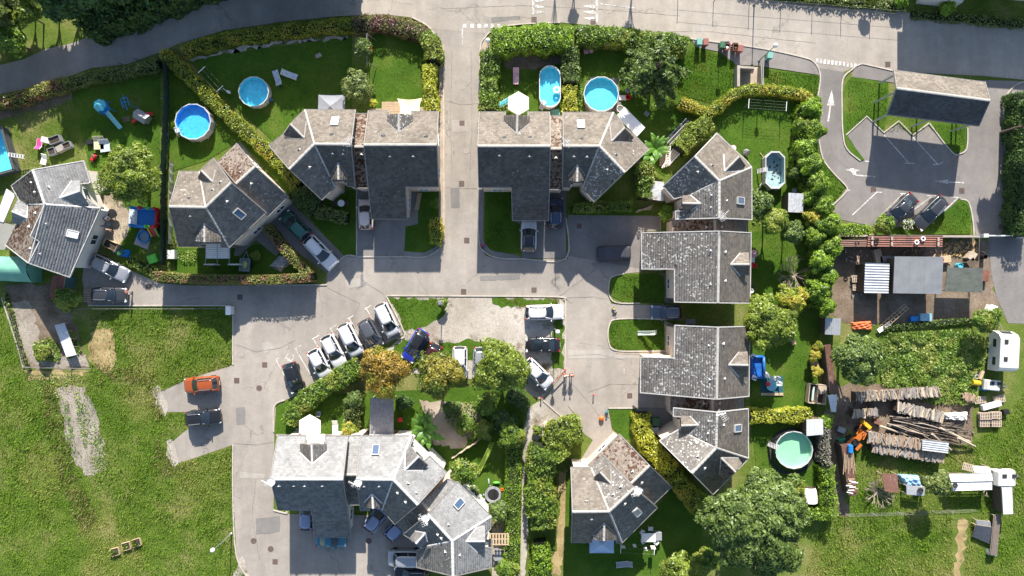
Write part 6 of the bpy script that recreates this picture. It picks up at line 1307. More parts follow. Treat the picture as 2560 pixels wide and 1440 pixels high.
for a, b in zip(Q, Q[1:]+Q[:1]): 
    m.add([(a.x, a.y, 0), (b.x, b.y, 0), (b.x, b.y, 1.2), (a.x, a.y, 1.2)], [(0, 1, 2, 3)]); m3.bar(a, b, .28, .08)
    ai, bi = cc+(a-cc)*.95, cc+(b-cc)*.95; m2.add([(ai.x, ai.y, .11), (bi.x, bi.y, .11), (bi.x, bi.y, 1.2), (ai.x, ai.y, 1.2)], [(0, 1, 2, 3)])
m.build('pool_wall', POOLWD, pt); m3.build('rim', POOLWD, pt); m2.sheet([(cc.x+(q.x-cc.x)*.95, cc.y+(q.y-cc.y)*.95) for q in Q], .12).build('liner', LINER, pt)
MB().sheet([(cc.x+(q.x-cc.x)*.95, cc.y+(q.y-cc.y)*.95) for q in Q], 1.02).build('water', WATER, pt)
m = MB(); a = G(20, 386, 1.25); b = G(62, 392, .9)
for s in (.2, -.2): m.bar(a+Vector((0, s, 0)), b+Vector((0, s, 0)), .06)
for i in range(6): q = a+(b-a)*(i+.3)/6; m.box(q, (.16, .46, .05))
m.build('ladder', RIM, pt)
pool('small round blue paddling pool on a grey mat below the inflatable castle', 358, 592, 15, 15, .35, M('paddling_blue', (.02, .22, .55), .4, .1, 2, 0), WATER, M('paddling_blue', (.02, .22, .55)), n=20, level=.1, supports=False, rim=M('paddling_blue', (.02, .22, .55)), cat='paddling pool', rimw=.10)
tag(MB().prism(poly_px([(352, 570), (382, 582), (370, 624), (335, 610)]), .05, .07).build('ground_mat', M('pale_mat', (.36, .33, .33), .9, .1, 2, .2)), 'pale square mat under the small blue paddling pool', 'ground mat')
# =============== GARDEN THINGS ===============
WHITE = M('white_plastic', (.74, .74, .73), .45, .06, 3, 0); CANVAS = M('white_canvas', (.78, .76, .73), .8, .05, 2, .1); POLE = M('pole_metal', (.30, .30, .31), .4, .1, 3, 0, metal=.5)
def parasol(label, px, py, rpx, h, mat=CANVAS, n=6, rot=PI/2, drop=.45):
    c = G(px, py, h-.2); r = rpx*S*(1-h/HC); t = thing('parasol', label, 'parasol', (c.x, c.y, 0), rot)
    m = MB(); vs = [(0, 0, h)]; K = 4
    for k in range(1, K+1):
        for i in range(n*2):
            a = PI*i/n; sag = .872 if i % 2 else 1.0; rr = r*k/K*(sag if k > 0 else 1); vs.append((rr*math.cos(a), rr*math.sin(a), h-drop*(k/K)**1.15-(.03*k/K if i % 2 else 0)))
    N = n*2; fs = [(0, 1+i, 1+(i+1) % N) for i in range(N)]+[(1+(k-1)*N+i, 1+k*N+i, 1+k*N+(i+1) % N, 1+(k-1)*N+(i+1) % N) for k in range(1, K) for i in range(N)]
    m.add(vs, fs).build('canopy', mat, t, L_=1)
    MB().tube((0, 0, 0), (0, 0, h+.12), .03).build('pole', POLE, t, L_=1)
    for i in range(n): a = 2*PI*i/n; MB().bar((0, 0, h-.03), (r*.97*math.cos(a), r*.97*math.sin(a), h-drop-.03), .02).build('rib', POLE, t, L_=1)
    MB().lathe((0, 0, 0), [(.35, 0), (.33, .08), (.06, .10), (.06, .3)], 16).build('base', PLASTIC, t, L_=1); return t
parasol('large white hexagonal parasol beside the street, above the corner house roof', 1296, 257, 30, 2.9)
parasol('large white hexagonal parasol above the bottom left house', 773, 1068, 31, 3.6)
def gazebo(label, pts, h, rise, mat, legs=True, cat='gazebo'):
    P = [G(x, y, h) for x, y in pts]; c = sum(P, Vector())/len(P); t = thing('gazebo', label, cat, (c.x, c.y, 0)); ap = c+Vector((0, 0, rise)); m = MB(); K = 5
    for a, b in zip(P, P[1:]+P[:1]):
        vs = []; fs = []
        for i in range(K+1):
            for j in range(K+1):
                e = a+(b-a)*j/K; q = e+(ap-e)*i/K; q = q-Vector((0, 0, .12*math.sin(PI*i/K)+.05*math.sin(PI*j/K)*(1-i/K))); vs.append(q)
        fs = [(i*(K+1)+j, i*(K+1)+j+1, (i+1)*(K+1)+j+1, (i+1)*(K+1)+j) for i in range(K) for j in range(K)]; m.add(vs, fs)
        m.add([a, b, b-Vector((0, 0, .22)), a-Vector((0, 0, .22))], [(0, 1, 2, 3)])
    m.build('canopy', mat, t)
    for p in P: q = c+(p-c)*.97; MB().tube((q.x, q.y, 0), (q.x, q.y, h-.03), .035).build('leg', POLE, t)
    return t
gazebo('grey square gazebo at the back of the bent roof house', [(796, 237), (862, 237), (862, 300), (794, 300)], 2.5, .6, M('grey_canvas', (.24, .25, .28), .8, .1, 2, .1))
gazebo('pale blue gazebo below the grey house at bottom centre', [(1474, 1334), (1535, 1334), (1535, 1383), (1474, 1383)], 2.5, .5, M('paleblue_canvas', (.42, .52, .68), .8, .06, 2, .1))
def sail(label, pts, hs, mat, name='shade_sail', cat='shade sail', posts=True):
    P = [G(x, y, h) for (x, y), h in zip(pts, hs)]; c = sum(P, Vector())/4; t = thing(name, label, cat, (c.x, c.y, 0)); K = 8; vs = []
    for i in range(K+1):
        for j in range(K+1):
            u, v = i/K, j/K; q = P[0]*(1-u)*(1-v)+P[1]*u*(1-v)+P[2]*u*v+P[3]*(1-u)*v; pin = .10*(math.sin(PI*u)*(2*v-1)**2*0+0)
            du = (v-.5)*-2*math.sin(PI*u)*.09; dv = (u-.5)*-2*math.sin(PI*v)*.09; q = q+(P[3]-P[0])*du*.9+(P[1]-P[0])*dv*.9; q.z -= .15*math.sin(PI*u)*math.sin(PI*v); vs.append(q)
    m = MB().add(vs, [(i*(K+1)+j, (i+1)*(K+1)+j, (i+1)*(K+1)+j+1, i*(K+1)+j+1) for i in range(K) for j in range(K)]); m.build('cloth', mat, t)
    if posts:
        for p in P: MB().tube((p.x, p.y, 0), (p.x, p.y, p.z+.05), .03).build('post', POLE, t)
    return t
sail('beige shade sail over the timber deck of the left corner house', [(993, 246), (1055, 245), (1052, 290), (998, 290)], [2.7, 2.7, 3.0, 3.0], M('beige_canvas', (.72, .62, .38), .8, .05, 2, 0))
def flatroof(label, pts, h, mat, name='lean_to', cat='shed', fall=.3, corr=True, walls=None, wave=.18, axis=0, post=True, th=.05):
    """sheet roof with real corrugations on posts (or walls); pts = 4 corners in pixels"""
    P = [G(x, y, h-(fall if i in (2, 3) else 0)) for i, (x, y) in enumerate(pts)]; c = sum(P, Vector())/4; t = thing(name, label, cat, (c.x, c.y, 0))
    A, B, C_, D = P if axis == 0 else (P[1], P[2], P[3], P[0])
    L = ((B-A).length+(C_-D).length)/2
    if corr:
        n = max(4, int(L/wave)); npl = max(1, round(L/1.0)); per = max(2, n//npl)
        for s0 in range(0, n, per):
            s1 = min(n, s0+per); vs = []; m = MB(); k = (s1-s0)*4+1; lift = random.uniform(0, .03)
            for i in range(k):
                u = (s0+(s1-s0)*i/(k-1))/n; u = min(u, 1); z = .03*math.cos(2*PI*u*n)+lift
                for v in (0, .5, 1): q = A*(1-u)*(1-v)+B*u*(1-v)+C_*u*v+D*(1-u)*v; vs.append(q+Vector((0, 0, z)))
            m.add(vs, [(i*3+j, (i+1)*3+j, (i+1)*3+j+1, i*3+j+1) for i in range(k-1) for j in range(2)]); m.build('roof_sheet', mat, t)
    else: m = MB(); m.add(list(P)+[p-Vector((0, 0, th)) for p in P], [(0, 1, 2, 3), (7, 6, 5, 4)]+[(i, (i+1) % 4+0, (i+1) % 4+4, i+4) for i in range(4)]); m.build('roof_sheet', mat, t)
    f = MB()
    for a, b in zip(P, P[1:]+P[:1]): f.bar(c+(a-c)*.95-Vector((0, 0, .09)), c+(b-c)*.95-Vector((0, 0, .09)), .07, .07)
    f.build('frame', WOODP, t)
    if walls:
        q = MB()
        for a, b in zip(P, P[1:]+P[:1]): a2, b2 = c+(a-c)*.93, c+(b-c)*.93; q.add([(a2.x, a2.y, 0), (b2.x, b2.y, 0), (b2.x, b2.y, b.z-.12), (a2.x, a2.y, a.z-.12)], [(0, 1, 2, 3)])
        q.build('wall', walls, t)
    elif post:
        for p in P: q = c+(p-c)*.94; MB().bar((q.x, q.y, 0), (q.x, q.y, p.z-.1), .09).build('post', WOODP, t)
    return t
SHEETW = M('white_sheet', (.66, .68, .70), .5, .12, 1.2, .1); SHEETG = M('grey_sheet', (.26, .27, .28), .5, .15, 1, .1, metal=.3); SHEETS = M('silver_sheet', (.45, .47, .49), .45, .2, 1, .1, metal=.3)
def rusty(name, base, rust, amt):
    m, nt, p = _new(name); pos = _pos(nt); n = _noise(nt, 1.1, 5, .7, pos); f = _math(nt, 'MULTIPLY', _math(nt, 'SUBTRACT', n.outputs[0], .62-amt), 8, True); n2 = _noise(nt, 3, 4, .7, pos)
    c = _mix(nt, f, base, rust); c = _mix(nt, 1.0, c, _ramp(nt, n2.outputs[0], [(.3, (.75,)*3), (.7, (1.25,)*3)]), 'MULTIPLY'); nt.links.new(c, p.inputs['Base Color']); p.inputs['Roughness'].default_value = .6; return m
RUSTW = rusty('rusty_white_sheet', (.52, .53, .55), (.22, .09, .05), .04); RUSTR = rusty('rusty_red_sheet', (.20, .075, .05), (.10, .05, .04), .1); RUSTB = rusty('brown_sheet', (.17, .085, .06), (.28, .2, .16), .05)
DARKW = M('dark_timber', (.10, .075, .055), .85, .3, 4, .3)
flatroof('smooth white sheet roofed lean-to on the corner of the right bent roof house', [(1561, 267), (1613, 319), (1593, 341), (1541, 290)], 2.7, SHEETW, fall=.15, corr=False)
flatroof('white corrugated shed beside the ivy hedge and the planks', [(1632, 452), (1660, 455), (1658, 503), (1620, 497)], 2.2, RUSTW, 'garden_shed', walls=DARKW)
flatroof('white corrugated shed roof with rust streaks beside the bamboo', [(1971, 482), (2009, 484), (2008, 532), (1970, 530)], 2.2, RUSTW, 'garden_shed', walls=DARKW)
flatroof('white metal shed roof above the green pool', [(2016, 1049), (2057, 1047), (2058, 1086), (2016, 1090)], 2.3, SHEETW, 'garden_shed', walls=DARKW)
flatroof('rusty red sheet roofed shed beside the green tent', [(131, 690), (163, 690), (154, 748), (122, 742)], 2.1, RUSTR, 'garden_shed', walls=M('teal_wall', (.06, .12, .13), .8, .1, 3, .1), axis=0)
flatroof('dappled grey slate covered pergola below the orange autumn tree', [(926, 995), (984, 995), (984, 1087), (924, 1087)], 2.3, M('slate_grey', (.24, .235, .25), .8, .25, 2.5, .3), 'pergola', 'pergola', fall=.2, wave=.25)
flatroof('white roofed canopy at the left edge against the house', [(16, 472), (38, 487), (8, 556), (-12, 548)], 2.6, SHEETW, fall=.2, corr=False)
flatroof('grey green awning below the white canopy at the left edge', [(-10, 552), (36, 563), (12, 625), (-10, 622)], 2.3, M('greygreen_awning', (.27, .27, .24), .8, .1, 2, .1), 'awning', 'awning', fall=.2, corr=False)
# white pleated awning
t = thing('pleated_awning', 'white pleated awning with curtains on the terrace of the lower left house', 'awning', G(543, 632)); 
for i in range(7):
    y0 = 610+i*5.2; a, b = G(513, y0, 2.5), G(574, y0, 2.5); c_, d_ = G(574, y0+5.2, 2.5), G(513, y0+5.2, 2.5); m = MB(); vs = []
    for v in range(5):
        s = v/4; z = -.16*math.sin(PI*s)
        for u in range(5): q = (a*(1-s)+d_*s)*(1-u/4)+(b*(1-s)+c_*s)*(u/4); vs.append(q+Vector((0, 0, z)))
    m.add(vs, [(i_*5+j, (i_+1)*5+j, (i_+1)*5+j+1, i_*5+j+1) for i_ in range(4) for j in range(4)]).build('fabric_pleat', CANVAS, t)
for x in (514, 543, 573): m = MB(); a, b = G(x, 608, 2.55), G(x, 660, 2.55); m.bar(a, b, .05).build('rail', POLE, t)
for x in (514, 573): b = G(x, 659, 2.5); MB().tube((b.x, b.y, 0), b, .04).build('post', POLE, t)
for x in (522, 582):
    m = MB(); p = G(x, 661, 1.9)
    for i in range(9): q = p+Vector(((i-4)*.13, .04*math.sin(i*2), 0)); m.tube((q.x, q.y, .1), q, .08, .07, 6)
    m.build('curtain', CANVAS, t)
# tents
def tent(label, pts, h, ridge, mat):
    P = [G(x, y, h) for x, y in pts]; c = sum(P, Vector())/4; t = thing('storage_tent', label, 'tent', (c.x, c.y, 0)); m = MB(); K = 8
    a, b, c_, d_ = P; m1, m2 = (a+d_)/2, (b+c_)/2
    for e0, e1, sg in ((a, b, 1), (d_, c_, -1)):
        vs = []
        for i in range(K+1):
            s = i/K
            for j in range(K+1):
                u = j/K; e = e0+(e1-e0)*u; r_ = m1+(m2-m1)*u; q = e+(r_-e)*s; q.z = h*(.2+.8*1)+ridge*math.sin(s*PI/2)-.04*math.sin(u*PI*3)**2*(1-s) ; vs.append(q)
        m.add(vs, [(i*(K+1)+j, i*(K+1)+j+1, (i+1)*(K+1)+j+1, (i+1)*(K+1)+j) for i in range(K) for j in range(K)])
        m.add([e0, e1, (e1.x, e1.y, 0), (e0.x, e0.y, 0)], [(0, 1, 2, 3)])
    for e in ((a, m1, d_), (b, m2, c_)): u = Vector((e[1].x, e[1].y, h+ridge)); m.add([e[0], u, e[2], (e[2].x, e[2].y, 0), (e[0].x, e[0].y, 0)], [(0, 1, 2, 3, 4)])
    m.build('tent_cover', mat, t); return t
tent('large green storage tent at the left edge below the house', [(-45, 640), (78, 642), (80, 706), (-45, 700)], 1.7, .9, M('green_tarp', (.14, .34, .26), .55, .2, .8, .3))
# shell canopy
c = G(2028, 1240, 1); t = thing('shell_canopy', 'white rounded storage canopy with a dark blue board in front', 'canopy', (c.x, c.y, 0)); m = MB(); vs = []
for i in range(9):
    a = PI*i/8
    for j in range(7): y = -.85+1.7*j/6; k = 1-.25*(j/6)**3; vs.append((.98*math.cos(a)*k, y, .25+1.15*math.sin(a)*k))
m.add(vs, [(i*7+j, (i+1)*7+j, (i+1)*7+j+1, i*7+j+1) for i in range(8) for j in range(6)]).build('shell', CANVAS, t, L_=1); MB().box((.15, -1.05, .3), (1.9, .35, .08)).build('board', M('dark_blue_board', (.02, .05, .16), .3, .1, 3, 0), t, L_=1)
MB().box((0, 0, .12), (1.9, 1.7, .24)).build('base', DARKW, t, L_=1)
# lamps
def lamp(label, px, py, h=5.0, square=False):
    c = G(px, py); t = thing('street_lamp', label, 'street lamp', (c.x, c.y, 0)); MB().tube((0, 0, 0), (0, 0, h-.15), .07, .045, 10).build('pole', POLE, t, L_=1); MB().lathe((0, 0, 0), [(.16, 0), (.16, .12), (.08, .2), (.08, .9), (.06, .95)], 12).build('base', POLE, t, L_=1)
    if square: MB().box((0, 0, h), (.5, .5, .14), taper=.7).build('lamp_head', POLE, t, L_=1); MB().box((0, 0, h-.12), (.3, .3, .1)).build('lens', WHITE, t, L_=1)
    else: MB().lathe((0, 0, h-.28), [(.05, 0), (.16, .04), (.16, .09), (.06, .12)], 12).build('collar', POLE, t, L_=1); MB().ball((0, 0, h+.08), .26, n=16, m=10).build('globe', M('opal_globe', (.74, .74, .72), .3, .03, 3, 0), t, smooth=True, L_=1)
lamp('globe street lamp on the right corner of the street beside the laurel hedge', 1223, 140)
lamp('globe street lamp behind the teal bin on the main road pavement', 1897, 152)
lamp('globe street lamp between the white estate and the black saloon', 1387, 823)
lamp('low square headed lamp at the top of the gravel yard', 1106, 756, 2.9, True)
lamp('globe street lamp in the meadow at the bottom left road edge', 579, 1334)
lamp('globe street lamp beyond the fence of the top road', 1885, 12, 4.5)
# bins
def bin_(label, px, py, col, open_=False, rz=0, h=1.05, group='wheelie bins along the main road'):
    mat = M('bin_'+col, {'teal': (.16, .36, .31), 'red': (.26, .10, .08), 'darkgreen': (.04, .13, .07), 'brown': (.19, .09, .05)}[col], .5, .08, 3, 0); c = G(px, py, .9); t = thing('wheelie_bin', label, 'bin', (c.x, c.y, .05), rz, group=group)
    m = MB(); w, d = .58, .72; vs = [(-w*.4, -d*.4, .08), (w*.4, -d*.4, .08), (w*.4, d*.4, .08), (-w*.4, d*.4, .08), (-w/2, -d/2, h), (w/2, -d/2, h), (w/2, d/2, h), (-w/2, d/2, h)]
    m.add(vs, [(3, 2, 1, 0), (0, 1, 5, 4), (1, 2, 6, 5), (2, 3, 7, 6), (3, 0, 4, 7)]); 
    iv = [(x*.9, y*.9, z+(.02 if z < 1 else .0)) for x, y, z in vs]; m.add(iv, [(0, 1, 2, 3), (4, 5, 1, 0), (5, 6, 2, 1), (6, 7, 3, 2), (7, 4, 0, 3)])
    for a, b in zip(range(4, 8), (5, 6, 7, 4)): m.bar(vs[a], vs[b], .06, .05)
    m.build('bin_body', mat, t, L_=1)
    if not open_: l = MB().box((0, .02, h+.05), (w+.06, d+.06, .08), taper=.88).build('lid', mat, t, L_=1); MB().tube((-.24, d/2+.06, h-.02), (.24, d/2+.06, h-.02), .025).build('handle', PLASTIC, t, L_=1)
    else: MB().box((0, d/2+.12, h-.35), (w, .06, .75)).build('lid', mat, t, L_=1); MB().box((.05, 0, h-.25), (.35, .4, .25), rz=.5, taper=.7).build('rubbish', WHITE if 'white' in label else DARKW, t, L_=1)
    for s in (1, -1): MB().tube((s*.24, .3, .1), (s*.30, .3, .1), .1, n=12).build('wheel', TYRE, t, L_=1)
bin_('large teal wheelie bin, leftmost on the main road pavement', 1748, 106, 'teal'); bin_('small reddish bin next to the leftmost teal bin', 1764, 106, 'red', h=.95)
bin_('dark green wheelie bin beside the overflowing one', 1806, 114, 'darkgreen', rz=-.1); bin_('open reddish bin filled with white rubbish', 1818, 117, 'red', True, -.2, .9)
bin_('open brown bin on the main road pavement', 1838, 119, 'brown', True); bin_('closed brown red bin, rightmost of the brown pair', 1850, 123, 'red', rz=-.15); bin_('teal wheelie bin standing alone by the globe lamp', 1924, 140, 'teal', rz=-.15)
for lb, x, y in (('teal bin in the dark alcove of the upper large house', 1680, 705), ('teal bin in the alcove of the lower large house', 1680, 852)): bin_(lb, x, y, 'teal', group='bins in the house alcoves')
# concrete enclosure
CONC = M('concrete', (.33, .29, .25), .9, .15, 1.5, .3); t = thing('concrete_enclosure', 'concrete walled stair pit between the two lawns below the main road', 'enclosure', G(1876, 190))
for q in ([(1843, 163), (1850, 163), (1850, 216), (1843, 216)], [(1903, 162), (1909, 162), (1909, 214), (1903, 214)], [(1850, 164), (1886, 167), (1886, 172), (1850, 170)]): MB().prism(poly_px(q, 1.3), 0, 1.3).build('wall', CONC, t)
MB().prism(poly_px([(1850, 170), (1903, 168), (1903, 216), (1850, 216)]), .05, .08).build('floor_slab', MPAT, t)
# fences
FG = M('green_mesh', (.025, .055, .045), .8, .3, 3, .3); FPOST = M('grey_post', (.22, .21, .2), .7, .2, 4, .1)
def fence(label, pts, h, mat=FG, step=2.5, w=.05, solid=True, name='fence', cat='fence', wires=3, postmat=None, lean=0):
    P = [G(x, y, h*.6) for x, y in pts]; o = P[len(P)//2]; t = thing(name, label, cat, (o.x, o.y, 0))
    for a, b in zip(P[:-1], P[1:]):
        a = Vector((a.x, a.y, 0)); b = Vector((b.x, b.y, 0)); L = (b-a).length; n = max(1, int(L/step)); d = (b-a)/n; nr = Vector((-d.y, d.x, 0)).normalized()
        for i in range(n):
            p, q = a+d*i, a+d*(i+1); MB().bar(p, p+Vector((0, 0, h+.05)), .07).build('post', postmat or FPOST, t)
            if solid:
                m = MB(); K = 8; vs = []
                for k in range(K+1):
                    e = p+(q-p)*k/K+nr*.05*math.sin(k*2.1+i)
                    for z in (.05, h*.5, h): vs.append(e+nr*lean*z+Vector((0, 0, z)))
                m.add(vs, [(k*3+j, (k+1)*3+j, (k+1)*3+j+1, k*3+j+1) for k in range(K) for j in range(2)]); m.build('panel', mat, t)
            else:
                for z in range(wires): MB().tube(p+Vector((0, 0, h*(z+1)/wires-.05)), q+Vector((0, 0, h*(z+1)/wires-.05)), .012, n=4, cap=False).build('wire', FPOST, t)
    return t
fence('dark green mesh privacy fence between the play garden and the blue pool', [(410, 150), (412, 250), (408, 330), (404, 420), (404, 560), (402, 662)], 1.9, lean=.12)
fence('low panel fence left of the lower left house', [(428, 405), (426, 520), (424, 610)], .9, M('white_panel', (.5, .5, .48), .6, .1, 3, 0))
fence('wire fence along the meadow below the lane', [(200, 772), (420, 772), (574, 772)], 1.2, solid=False, step=3.2)
fence('post and wire fence along the bottom of the allotment', [(2120, 1288), (2250, 1284), (2440, 1276)], 1.2, solid=False, step=2.8)
fence('wire fence beyond the top road casting thin shadows', [(1700, -12), (1880, 4), (2040, 16), (2260, 34)], 1.7, solid=False, step=3.4, wires=2)
fence('wire fence around the left vegetable plot', [(20, 770), (45, 850), (62, 918), (226, 922)], 1.0, solid=False, step=2.4)
fence('wooden garden fence between the shaded garden and the slide garden', [(1228, 1078), (1180, 1112), (1130, 1145)], 1.3, WOODP, step=1.6)
fence('roadside wooden barrier at the corner of the diagonal hedge', [(300, 158), (340, 148), (395, 138), (402, 128)], 1.0, WOODP, solid=False, step=2.0, wires=2)
t = thing('boundary_wall', 'pale concrete boundary wall and gate posts between the car park and the scrap yard', 'wall', G(2330, 590))
MB().prism(poly_px([(2085, 587), (2445, 589), (2445, 594), (2085, 592)], 1), 0, 1.3).build('wall', CONC, t)
for x in (2454, 2558): MB().box((*G(x, 590, .8).xy, .8), (.55, .4, 1.6)).build('gate_post', CANVAS, t)
MB().box((*G(2506, 590, .7).xy, .75), (4.3, .12, 1.3)).build('gate', FRAME, t)
# small furniture
def lounger(label, px, py, ang, mat, frame=FRAME, cat='sun lounger', group=None, L=1.9, w=.62):
    c = G(px, py, .35); t = thing('sun_lounger', label, cat, (c.x, c.y, .04), ang, group=group)
    f = MB()
    for s in (1, -1): f.bar((-L/2, s*w/2, .3), (L*.2, s*w/2, .3), .05); f.bar((L*.2, s*w/2, .3), (L/2, s*w/2, .62), .05)
    f.build('frame', frame, t, L_=1)
    for x in (-L*.42, L*.2):
        for s in (1, -1): MB().bar((x, s*w/2, 0), (x, s*w/2, .3), .04).build('leg', frame, t, L_=1)
    MB().box((-L*.15, 0, .33), (L*.68, w*.92, .05)).build('seat', mat, t, L_=1); MB().bar((L*.2, 0, .34), (L/2, 0, .66), w*.92, .05).build('backrest', mat, t, L_=1)
def chair(label, px, py, ang, mat, h=.45, group=None, z0=.04):
    c = G(px, py, .5); t = thing('garden_chair', label, 'chair', (c.x, c.y, z0), ang, group=group); MB().box((0, 0, h), (.46, .46, .05)).build('seat', mat, t, L_=1)
    MB().bar((-.23, 0, h), (-.32, 0, h+.45), .46, .04).build('backrest', mat, t, L_=1)
    for x in (-.2, .2):
        for y in (-.2, .2): MB().bar((x, y, 0), (x*.9, y*.9, h), .05).build('leg', mat, t, L_=1)
    for s in (1, -1): MB().bar((-.25, s*.25, h+.2), (.2, s*.25, h+.2), .05).build('armrest', mat, t, L_=1)
def table(label, px, py, r, h, mat, round_=True, size=None, ang=0, z0=.04):
    c = G(px, py, h); t = thing('garden_table', label, 'table', (c.x, c.y, z0), ang)
    if round_: MB().lathe((0, 0, 0), [(.01, h+.02), (r, h+.02), (r, h-.02), (.01, h-.02)], 20).build('table_top', mat, t, L_=1); MB().lathe((0, 0, 0), [(r*.4, 0), (r*.38, .04), (.05, .08), (.05, h)], 12).build('stem', mat, t, L_=1)
    else:
        MB().box((0, 0, h), (size[0], size[1], .04)).build('table_top', mat, t, L_=1)
        for x in (-1, 1):
            for y in (-1, 1): MB().bar((x*size[0]*.44, y*size[1]*.42, 0), (x*size[0]*.44, y*size[1]*.42, h), .05).build('leg', mat, t, L_=1)
PINK = M('pink_plastic', (.62, .34, .40), .5, .1, 3, 0); PRINT = M('printed_cloth', (.42, .48, .55), .8, .5, 6, 0); REDP = M('red_plastic', (.55, .03, .03), .4, .1, 3, 0); BLUEP = M('blue_plastic', (.02, .20, .55), .4, .1, 3, 0); CYANP = M('cyan_plastic', (.08, .42, .52), .4, .1, 3, 0)
GREENP = M('green_plastic', (.12, .48, .06), .4, .1, 3, 0); YELP = M('yellow_plastic', (.70, .42, .03), .4, .1, 3, 0); ORP = M('orange_plastic', (.65, .14, .02), .4, .1, 3, 0); WOODL = M('light_wood', (.45, .34, .22), .8, .2, 4, .2); BLACKM = M('black_metal', (.02, .02, .022), .45, .1, 3, 0); GREYP = M('grey_plastic', (.25, .26, .28), .5, .1, 3, 0); MAGP = M('magenta_cloth', (.55, .05, .22), .6, .1, 3, 0)
lounger('sun lounger with printed cloth nearest the round turquoise pool', 693, 195, -1.25, PRINT, group='printed sun loungers on the lawn'); lounger('sun lounger with printed cloth further from the turquoise pool', 724, 187, 2.8, PRINT, group='printed sun loungers on the lawn')
lounger('pink sun lounger mat left of the oval pool', 1290, 191, 1.57, PINK); lounger('grey sun lounger below the pale blue gazebo', 1560, 1411, .1, GREYP); lounger('white sun lounger right of the white parasol terrace', 838, 1071, 1.57, CANVAS)
lounger('turquoise lounger partly under the white hexagonal parasol', 1262, 256, .5, CYANP)
table('round white table on the lawn behind the cream car', 853, 508, .40, .72, WHITE)
for lb, x, y, a in (('wooden chair left of the round white table', 841, 510, 0.2), ('wooden chair right of the round white table', 867, 509, 3.1)): chair(lb, x, y, a, DARKW)
chair('small pink toy chair beside the pink ring under the hedge', 1466, 128, .2, PINK, .3); chair('grey folding chair left of the big cedar', 1570, 226, .9, GREYP); chair('folding chair frame on the lawn right of the white lean-to', 1617, 284, .9, GREYP); chair('red slatted deck chair right of the slate pergola', 1001, 1050, -1.4, REDP); chair('grey chair on the shaded lawn above the white parasol', 797, 1033, 1.5, GREYP)
table('pink round toy table under the roadside hedge', 1478, 128, .24, .4, PINK); table('small wooden table in the garden of the right row above the bamboo', 2036, 910, .3, .5, WOODL, False, (.9, .7), .1)
tag(MB().lathe((*G(1570, 244).xy, .04), [(.30, 0), (.34, .22), (.28, .3), (.24, .2), (.22, .06), (.01, .05)], 18).build('toy_bucket', REDP), 'red round tub at the end of a white mat beside the light blue pool', 'tub')
tag(MB().box((*G(1556, 245).xy, .12), (.9, .6, .16), taper=.9).build('foam_mat', WHITE), 'white foam block next to the red tub', 'mat')
# blue inflatable pool with white chairs and the tablecloth table
c = G(1893, 918, .3); t = thing('inflatable_pool', 'half deflated blue inflatable pool on the right row lawn', 'paddling pool', (c.x, c.y, .05), .05); BLUED = M('inflatable_blue', (.02, .12, .42), .35, .35, 2, .3)
for z, k in ((.14, 1.0), (.34, .97)):
    m = MB(); pts = [(-.75*k, -1.3*k), (.75*k, -1.25*k), (.82*k, 1.2*k), (-.7*k, 1.28*k)]; pts = pts+pts[:1]
    for a, b in zip(pts[:-1], pts[1:]): m.tube((*a, z), (*b, z), .15, .16, 9)
    m.build('air_tube', BLUED, t, smooth=True, L_=1)
MB().box((0, 0, .04), (1.5, 2.5, .05)).build('floor', BLUED, t, L_=1)
for lb, x, y, a in (('white plastic chair at the upper end of the blue inflatable pool', 1882, 890, -.9), ('white plastic chair at the lower left of the blue inflatable pool', 1885, 943, 1.2), ('white plastic chair at the lower right of the blue inflatable pool', 1915, 936, 2.2),
    ('white plastic chair above the table on the dark carpet', 1930, 948, -1.5), ('white plastic chair right of the table on the dark carpet', 1945, 958, 3.0), ('white plastic chair above right of the carpet table', 1941, 947, -2.0)): chair(lb, x, y, a, WHITE)
tag(MB().prism(poly_px([(1901, 942), (1957, 940), (1957, 990), (1901, 990)]), .05, .075).build('carpet', M('dark_teal_carpet', (.02, .09, .12), .9, .2, 3, .2)), 'dark teal carpet under the blue topped table', 'carpet')
table('blue topped table with a red cloth on the dark teal carpet', 1929, 964, .62, .72, M('lightblue_top', (.16, .42, .52), .4, .1, 3, 0)); tag(MB().lathe((*G(1920, 960, .78).xy, .80), [(.3, 0), (.2, .05), (.01, .08)], 9).build('red_cloth', REDP), 'crumpled red cloth on the blue topped table', 'cloth')
tag(MB().box((*G(1929, 985).xy, .12), (2.6, .3, .15)).build('bench_board', WOODL), 'long pale board lying at the lower edge of the teal carpet', 'board')
# play things left garden
c = G(262, 270, 1); t = thing('play_tower', 'turquoise play tower with a pale blue slide in the left garden', 'slide', (c.x, c.y, 0), -1.0)
for x in (-.5, .5):
    for y in (-.5, .5): MB().tube((x*1.2, y*1.2, 0), (x, y, 2.0), .05).build('leg', BLUEP, t, L_=1)
MB().box((0, 0, 1.1), (1.1, 1.1, .08)).build('platform', BLUEP, t, L_=1); MB().lathe((-.1, 0, 1.9), [(.75, 0), (.01, .55)], 7).build('tent_roof', CYANP, t, L_=1)
m = MB(); a, b = Vector((.55, 0, 1.1)), Vector((2.55, 0, .12)); m.bar(a, b, .42, .04); [m.bar(a+Vector((0, s*.22, .08)), b+Vector((0, s*.22, .08)), .05, .16) for s in (1, -1)]; m.build('slide_chute', M('pale_cyan', (.28, .62, .66), .4, .1, 3, 0), t, L_=1)
c = G(321, 260, .8); t = thing('climbing_frame', 'blue and brown tubular climbing frame between the two slides', 'climbing frame', (c.x, c.y, 0), .3)
